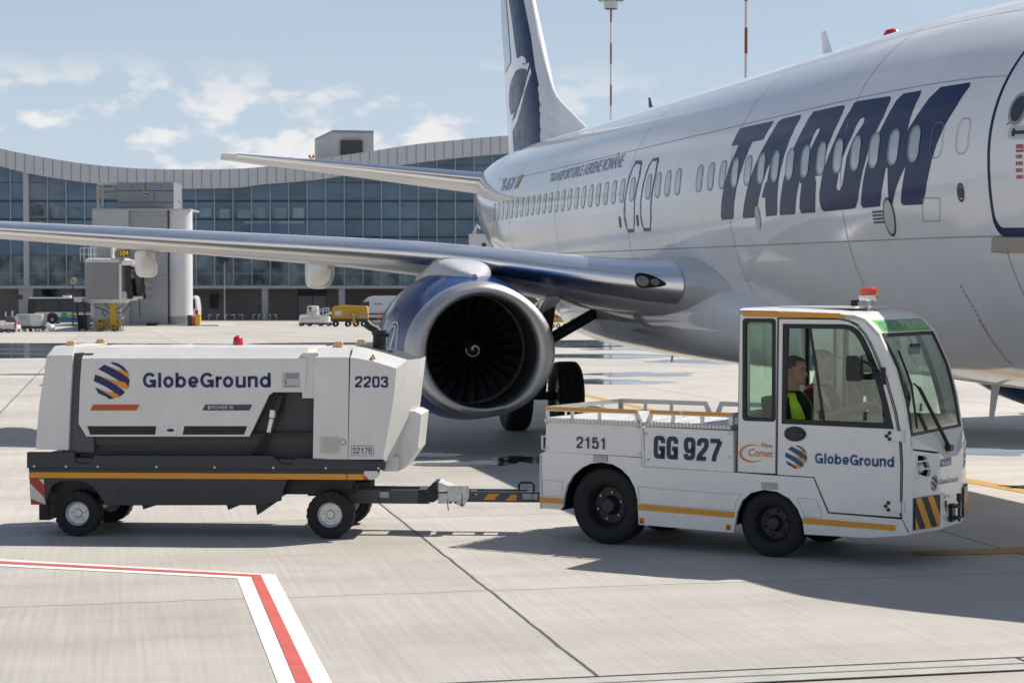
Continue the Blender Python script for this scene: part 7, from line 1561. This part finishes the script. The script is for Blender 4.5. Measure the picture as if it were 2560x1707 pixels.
mb = MB(); text(mb, '104', [(.1, .12), (.9, .12), (.9, .90), (.1, .90)], lambda x, y: fc(x, y, .04), .05); mb.build('lettering', PM('sign yellow', (.82, .58, .02), .4), sg_)
mb = MB(); mb.tube([sl_(1440, 200, .2), sl_(1440, 262, .3)], .08); mb.build('sign_post', M_pale, sg_)
b2 = empty('boarding_bridge', Vector((W_(1190, 0, 185).x, 185, gz(185))), 'white boarding bridge cabin half hidden behind the airplane tail', 'boarding bridge')
for x0, y0, x1, y1, nm, m in ((1172, 585, 1250, 628, 'cabin', M_pale), (1180, 628, 1240, 636, 'floor', M_mulld), (1200, 636, 1212, 812, 'support_leg', M_pale), (1205, 608, 1215, 628, 'window', M_mulld)): pbox(b2, x0, y0, x1, y1, 185 + (-.05 if nm == 'window' else 0), 4, nm, m)
mb = MB()
for X, Y, X1, Y1 in ((1182, 585, 1193, 563), (1193, 563, 1200, 572), (1188, 585, 1188, 570)): mb.tube([W_(X, Y, 186) - b2.location, W_(X1, Y1, 186) - b2.location], .12, 6)
mb.build('camera_bracket', M_pale, b2)

# lighting masts
def mast(x, Y, rad, bands, head, label):
    top = W_(x, bands[0][0], Y); root = empty('lighting_mast', Vector((top.x, Y, gz(Y))), label, 'lighting mast', group='red and white lighting masts')
    k = Y / F; zpx = lambda y: CAMH + (YH - y) * k - gz(Y); mR, mW = PM('mast red', (.30, .055, .03), .5), PM('mast white', (.62, .61, .6), .5); mb = MB()
    for y0, y1, c in bands: mb.tube([(0, 0, zpx(y1)), (0, 0, zpx(y0))], rad, 12, c)
    mb.build('pole', [mR, mW], root, smooth=60)
    if head is not None:
        z = zpx(head); mb = MB(); mb.lathe([(-.5, .9), (.5, 1.0), (.55, .2)], lambda a, x_, y_: Vector((x_, y_, z - .6 + a)), 20); mb.lathe([(.1, 1.2), (.3, 1.5), (.5, 1.2)], lambda a, x_, y_: Vector((x_, y_, z + a)), 20); mb.build('head_frame', M_steel, root)
        for j in range(12):
            a = 2 * math.pi * j / 12; cc = Vector((1.55 * math.cos(a), 1.55 * math.sin(a), z + .25)); mb = MB(); mb.box(cc, (.5, .45, .38), 0, Matrix.Rotation(a, 3, 'Z') @ Matrix.Rotation(R(35), 3, 'Y')); mb.build('floodlight', PM('floodlight grey', (.25, .27, .25), .4, metal=.3), root, bevel=.03)
b1_ = [(10, 25, 1), (25, 59.5, 0)]; y = 59.5; c_ = 1
while y < 790: b1_.append((y, y + 51.6, c_)); y += 51.6; c_ = 1 - c_
mast(1527.5, 250, .13, b1_, 6, 'red and white mast carrying a ring of floodlights above the airplane roof')
b2_ = []; y = -180; c_ = 0
y = 72.7 - 65 * 4; c_ = 0
while y < 800: b2_.append((y, y + 65, c_)); y += 65; c_ = 1 - c_
mast(1866, 199, .17, b2_, -190, 'thicker red and white mast rising out of frame behind the airplane roof')
# ================================================================ vehicles and small things on the far apron
class Far:                                                   # a far thing standing square to the view: pixel boxes at one depth
    def __init__(s, name, x, ypx, Y, label, cat, group=None):
        s.Y = Y; s.o = Vector((W_(x, 0, Y).x, Y, gz(Y))); s.r = empty(name, s.o, label, cat, group=group)
    def p(s, x, y, d=0.0): k = s.Y / F; return Vector(((x - CX) * k - s.o.x, d, max(0, CAMH + (YH - y) * k - s.o.z)))
    def box(s, x0, y0, x1, y1, d, dp, name, m, parent=None, bevel=0, label=None):
        p, q = s.p(x0, y1, d), s.p(x1, y0, d); mb = MB(); mb.box(((p.x + q.x) / 2, d + dp / 2, (p.z + q.z) / 2), (q.x - p.x, dp, q.z - p.z)); return mb.build(name, m, parent or s.r, bevel=bevel, label=label)
    def poly(s, pts, d, dp, name, m, parent=None, bevel=0):
        mb = MB(); mb.plate([(s.p(*q).x, s.p(*q).z) for q in pts], lambda a, z, w: Vector((a, w, z)), d, d + dp); return mb.build(name, m, parent or s.r, bevel=bevel)
    def tubes(s, segs, r, name, m, parent=None):
        mb = MB()
        for a in segs: mb.tube([s.p(*q) for q in a], r, 6)
        return mb.build(name, m, parent or s.r)
    def wheels(s, cs, rpx, w, d0, d1, hub=True, name='wheel'):
        r = rpx * s.Y / F
        for cx in cs:
            for d in (d0, d1):
                x = s.p(cx, 0).x; mb = MB(); wheel(mb, Vector((x, d, r)), r, w, (0, 1, 0), .5, 24, False); wh = mb.build(name, M_tyre, s.r, smooth=40)
                if hub: mb = MB(); mb.lathe([(0, r * .5), (.03, r * .35), (.02, .01)], lambda a, X, Y_: Vector((x + X, d - w * .4 - a, r + Y_)), 14); mb.build('hub', M_louv, wh)
M_bw = PM('bus white', (.66, .67, .68), .3, coat=.3); M_bb = PM('bus blue', (.02, .14, .38), .3, coat=.3); M_bg = PM('bus glass', (.012, .014, .018), .08)
b = Far('apron_bus', 150, 0, 214, 'low white and blue airport bus with a dark window band parked by the terminal', 'bus')
x = lambda X: X / 4.704; yv = lambda Y: 600 + Y / 4.704
b.poly([(x(318), yv(960)), (x(318), yv(860)), (x(328), yv(690)), (x(345), yv(675)), (x(1540), yv(675)), (x(1540), yv(960))], 0, 2.6, 'body', M_bw, bevel=.06)
b.box(x(330), yv(905), x(1540), yv(970), -.02, 2.64, 'skirt', M_bb); b.poly([(x(322), yv(865)), (x(332), yv(690)), (x(1535), yv(690)), (x(1535), yv(845)), (x(420), yv(848)), (x(395), yv(870))], -.03, .1, 'window_band', M_bg)
for X0, X1 in ((425, 515), (525, 690), (720, 790), (795, 890), (900, 1060)): b.box(x(X0), yv(712), x(X1), yv(838), -.05, .05, 'window', PM('bus pane', (.03, .035, .042), .06), None)
b.box(x(722), yv(855), x(790), yv(905), -.04, .05, 'advert', PM('green advert', (.12, .30, .08), .5, var=.6, scale=3)); b.box(x(800), yv(872), x(885), yv(905), -.04, .05, 'advert', PM('lime advert', (.22, .50, .05), .5, var=.3, scale=3))
b.box(x(720), yv(652), x(800), yv(675), .8, 1.2, 'roof_unit', M_bw); b.box(x(778), yv(632), x(800), yv(655), .9, .4, 'beacon', PM('red lens', (.5, .01, .01), .2)); b.wheels((x(615), x(1330)), 10.6, .3, .06, 2.4)
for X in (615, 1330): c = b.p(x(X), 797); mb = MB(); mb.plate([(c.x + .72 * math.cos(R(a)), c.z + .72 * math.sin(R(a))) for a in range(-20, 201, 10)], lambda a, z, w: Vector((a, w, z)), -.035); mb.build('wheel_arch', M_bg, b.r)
b = Far('apron_bus', 484, 0, 216, 'white bus front showing behind the right edge of the round stair tower', 'bus')
b.poly([(440, 803), (440, 742), (486, 739), (491, 745), (494.5, 770), (494, 803)], 0, 2.5, 'body', M_bw, bevel=.08); b.poly([(476, 774), (476, 748), (487, 748), (488.5, 770), (484, 774)], -.04, .1, 'window', M_bg); b.wheels((466,), 9.5, .3, .2, 2.2); b.tubes([[(475, 770), (471, 778), (473, 786)]], .06, 'mirror', M_bg); b.box(488, 775, 495, 793, -.03, .2, 'lamp', PM('red lens', (.5, .01, .01), .2))
b = Far('van', 960, 0, 228, 'high roof grey white panel van parked under the terminal behind the yellow cart', 'van')
zv = zz5
b.poly([zv(*p) for p in ((832, 1385), (835, 1310), (870, 1262), (895, 1240), (930, 1232), (1260, 1228), (1262, 1385))], 0, 2.1, 'body', PM('van silver', (.50, .53, .57), .35, coat=.3), bevel=.08)
b.poly([zv(*p) for p in ((842, 1304), (872, 1272), (905, 1270), (905, 1302))], -.03, .1, 'side_window', M_bg); b.box(*zv(830, 1352), *zv(1262, 1362), -.03, .1, 'trim', M_blk); b.poly([zv(*p) for p in ((828, 1330), (838, 1306), (862, 1276), (866, 1280), (846, 1310), (838, 1332))], -.02, 2.0, 'windscreen', M_bg)
b.wheels((zv(885, 0)[0], zv(1180, 0)[0]), 8, .24, .15, 1.95)
M_vm = PM('grey van mark', (.12, .13, .15), .5)
for X0, X1 in ((938, 962), (970, 992)): b.box(*zv(X0, 1283), *zv(X1, 1292), -.025, .05, 'side_mark', M_vm)
b = Far('belt_loader', 778, 0, 197, 'white belt loader truck with open railings on its raised conveyor', 'belt loader')
b.poly([zv(*p) for p in ((412, 1420), (414, 1372), (425, 1362), (470, 1360), (620, 1375), (622, 1420))], 0, 2.0, 'chassis', M_white, bevel=.05); b.poly([zv(*p) for p in ((466, 1362), (470, 1305), (500, 1300), (540, 1302), (545, 1362))], .2, 1.4, 'cab', M_white, bevel=.05); b.poly([zv(*p) for p in ((474, 1340), (478, 1312), (500, 1310), (500, 1340))], .17, .1, 'window', M_bg)
b.poly([zv(*p) for p in ((430, 1400), (430, 1388), (560, 1372), (632, 1345), (634, 1356), (565, 1388))], -.1, 1.0, 'conveyor', M_pale); b.box(*zv(475, 1294), *zv(490, 1303), .8, .3, 'beacon', PM('red lens', (.5, .01, .01), .2)); b.box(*zv(430, 1405), *zv(620, 1432), .1, 1.8, 'underbody', M_blk)
b.tubes([[zv(475, 1330), zv(550, 1325), zv(622, 1312)], [zv(475, 1345), zv(550, 1340), zv(625, 1330)]] + [[zv(X, 1390 - (X - 470) * .15), zv(X + 2, 1330 - max(0, X - 550) * .24)] for X in (478, 505, 530, 555, 580, 605, 622)], .05, 'railing', M_pale); b.wheels([zv(c, 0)[0] for c in (425, 482, 560, 618)], 5.2, .25, .15, 1.8)
b = Far('covered_baggage_cart', 878, 0, 189, 'yellow canvas covered baggage cart on a low trailer', 'baggage cart')
b.poly([zv(*p) for p in ((642, 1392), (642, 1318), (660, 1302), (720, 1297), (800, 1300), (885, 1303), (893, 1315), (893, 1392))], 0, 1.6, 'canvas', PM('yellow canvas', (.52, .30, .035), .7, var=.15, scale=2), bevel=.06); b.box(*zv(640, 1392), *zv(900, 1412), -.05, 1.7, 'bed', M_dkmet); b.box(*zv(665, 1335), *zv(712, 1368), -.03, .05, 'logo_patch', PM('white patch', (.6, .58, .52), .6))
b.tubes([[zv(X, 1350), zv(X, 1395)] for X in range(750, 895, 18)] + [[zv(745, 1352), zv(895, 1352)], [zv(745, 1372), zv(895, 1372)]], .035, 'side_rail', M_louv); b.poly([zv(*p) for p in ((788, 1345), (802, 1345), (806, 1400), (818, 1425), (780, 1425), (792, 1400))], -.3, .3, 'drawbar', M_yell); b.wheels([zv(c, 0)[0] for c in (664, 752, 808, 862, 905)], 7, .22, .1, 1.5, False)
b = Far('wheel_chock_stand', 953, 0, 190, 'orange tube stand with grey blocks beside the yellow covered cart', 'stand')
b.tubes([[zv(X, 1340), zv(X, 1412)] for X in (970, 1010)] + [[zv(970, 1340), zv(1010, 1340)], [zv(970, 1375), zv(1010, 1375)]], .06, 'frame', PM('orange paint', (.6, .22, .03), .5)); b.box(*zv(925, 1412), *zv(985, 1440), 0, .8, 'blocks', M_louv)
x = lambda X: X / 4.704
b = Far('flatbed_cart', 12, 0, 131, 'white railed flatbed baggage cart at the left edge of the picture', 'baggage cart')
b.box(x(-90), yv(1000), x(180), yv(1046), 0, 1.5, 'bed', M_pale, bevel=.03); b.tubes([[(x(-80), yv(968)), (x(178), yv(968))], [(x(-80), yv(990)), (x(178), yv(990))]] + [[(x(X), yv(968)), (x(X), yv(1010))] for X in (-80, 0, 60, 120, 178)], .03, 'rail', M_chrome); b.poly([(x(40), yv(968)), (x(55), yv(898)), (x(145), yv(898)), (x(180), yv(968))], .4, 1.0, 'load', PM('dark tarpaulin', (.10, .11, .12), .7), bevel=.04); b.box(x(172), yv(960), x(184), yv(1040), -.05, .3, 'reflector', PM('red lens', (.5, .01, .01), .2)); b.wheels((x(-60), x(15), x(100)), 5.4, .2, .1, 1.3)
b.tubes([[(x(66), yv(900)), (x(66), yv(845))], [(x(145), yv(900)), (x(145), yv(835))]], .04, 'post', M_pale); b.box(x(137), yv(832), x(153), yv(852), .0, .15, 'lamp', PM('orange lens', (.6, .12, .03), .3))
b = Far('container_dolly', 72, 0, 138, 'pale tapered cargo container on a low dolly in front of the bus', 'container')
b.poly([(x(180), yv(875)), (x(345), yv(872)), (x(357), yv(1012)), (x(210), yv(1015)), (x(186), yv(960))], .1, 1.5, 'container', PM('grey container', (.46, .45, .44), .5, var=.1), bevel=.03); b.poly([(x(345), yv(872)), (x(496), yv(875)), (x(494), yv(950)), (x(470), yv(1015)), (x(357), yv(1012))], .02, 1.5, 'container_end', PM('white container', (.64, .62, .57), .5, var=.15, scale=3), bevel=.03); b.box(x(205), yv(1015), x(480), yv(1045), 0, 1.6, 'bed', M_dkmet); b.wheels((x(215), x(295), x(360), x(452)), 3.3, .18, .1, 1.4, False)
for Xa, Xb in ((195, 300), (200, 290)): b.box(x(Xa), yv(895 + (Xa - 195) * 5), x(Xb), yv(907 + (Xa - 195) * 5), .07, .05, 'stencil', M_louv)
b = Far('low_service_car', 116, 0, 150, 'low white service vehicle between the container and the bus', 'service vehicle')
b.poly([(x(470), yv(1050)), (x(478), yv(1010)), (x(520), yv(992)), (x(590), yv(995)), (x(606), yv(1020)), (x(602), yv(1050))], 0, 1.2, 'body', M_white, bevel=.05); b.box(x(495), yv(978), x(525), yv(994), .3, .4, 'seat', PM('dark red seat', (.12, .02, .02), .6)); b.wheels((x(492), x(580)), 3.2, .18, .1, 1.0, False)
for nm, x0, y0, x1, y1, col, lab in (('waste_bin', 468, 788, 479, 812, (.04, .05, .07), 'dark grey bin at the foot of the stair tower'), ('waste_bin', 479.5, 791, 486.5, 812, (.50, .08, .06), 'red bin between the grey and yellow bins'), ('waste_bin', 487, 786, 500, 812, (.62, .42, .02), 'yellow bin at the right of the three bins')):
    b = Far(nm, (x0 + x1) / 2, 0, 199.3, lab, 'bin', 'bins beside the stair tower'); b.poly([(x0 + .6, y1 + 3), (x0, y0 + 3), (x1, y0 + 3), (x1 - .6, y1 + 3)], 0, .6, 'body', PM(lab[:12], col, .5), bevel=.03); b.box(x0 - .4, y0, x1 + .4, y0 + 3.2, -.04, .7, 'lid', PM(lab[:12], col, .5), bevel=.03)
for (X0, X1), fn, lab in (((1460, 1700), z4, 'red and white crash barrier just right of the bins'), ((90, 255), zz5, 'red and white crash barrier left of the belt loader, across a column')):
    x0, x1 = fn(X0, 0)[0], fn(X1, 0)[0]; b = Far('crash_barrier', (x0 + x1) / 2, 0, 246, lab, 'barrier', 'crash barriers under the terminal'); n = 5
    b.tubes([[(x0 + (x1 - x0) * k / (n - 1), 786.5), (x0 + (x1 - x0) * k / (n - 1), 812)] for k in range(n)], .06, 'post', M_pale); mb = MB()
    for k in range(9): p, q = b.p(x0 + (x1 - x0) * k / 9, 788.5, 0), b.p(x0 + (x1 - x0) * (k + 1) / 9, 785.5, 0); mb.box(((p.x + q.x) / 2, 0, (p.z + q.z) / 2), (q.x - p.x, .12, q.z - p.z), k % 2)
    mb.build('rail', [PM('barrier white', (.6, .6, .6), .5), PM('barrier red', (.35, .06, .05), .5)], b.r)
b = Far('round_sign', x(868), 0, 170, 'round yellow rimmed sign on a thin post beside the boarding bridge', 'sign'); b.tubes([[(x(860), yv(515)), (x(860), yv(1010))]], .06, 'post', M_dkmet); c = b.p(x(870), yv(480)); mb = MB(); mb.plate([circ(c.x, c.z, .24, 24, .33), circ(c.x, c.z, .12, 24, .18)[::-1]], lambda a, z, w: Vector((a, w, z)), -.1, 0); mb.build('ring', PM('cream yellow', (.55, .45, .18), .5), b.r); mb = MB(); mb.plate(circ(c.x, c.z, .12, 20, .18), lambda a, z, w: Vector((a, w, z)), -.09, 0); mb.build('face', M_louv, b.r); b.box(x(834), yv(470), x(845), yv(515), -.1, .1, 'tag', M_whtape)
b = Far('information_board', 562, 0, 225, 'small dark board hanging on a post in front of the terminal glass', 'sign'); b.tubes([[(561.5, 655), (561.5, 800)]], .07, 'post', M_louv); b.box(550, 644, 574, 654, -.1, .3, 'board', M_mulld)
b = Far('yellow_trolley', 1396, 0, 172, 'yellow baggage trolley seen under the wing beyond the main gear', 'baggage cart')
b.box(1376, 796, 1420, 806, 0, 1.2, 'bed', M_yell); b.tubes([[(X, 786), (X, 806)] for X in (1378, 1388, 1398, 1408, 1418)] + [[(1376, 787), (1420, 787)]], .05, 'rail', M_yell); b.wheels((1382, 1396, 1413), 5.5, .25, .1, 1.1, False)
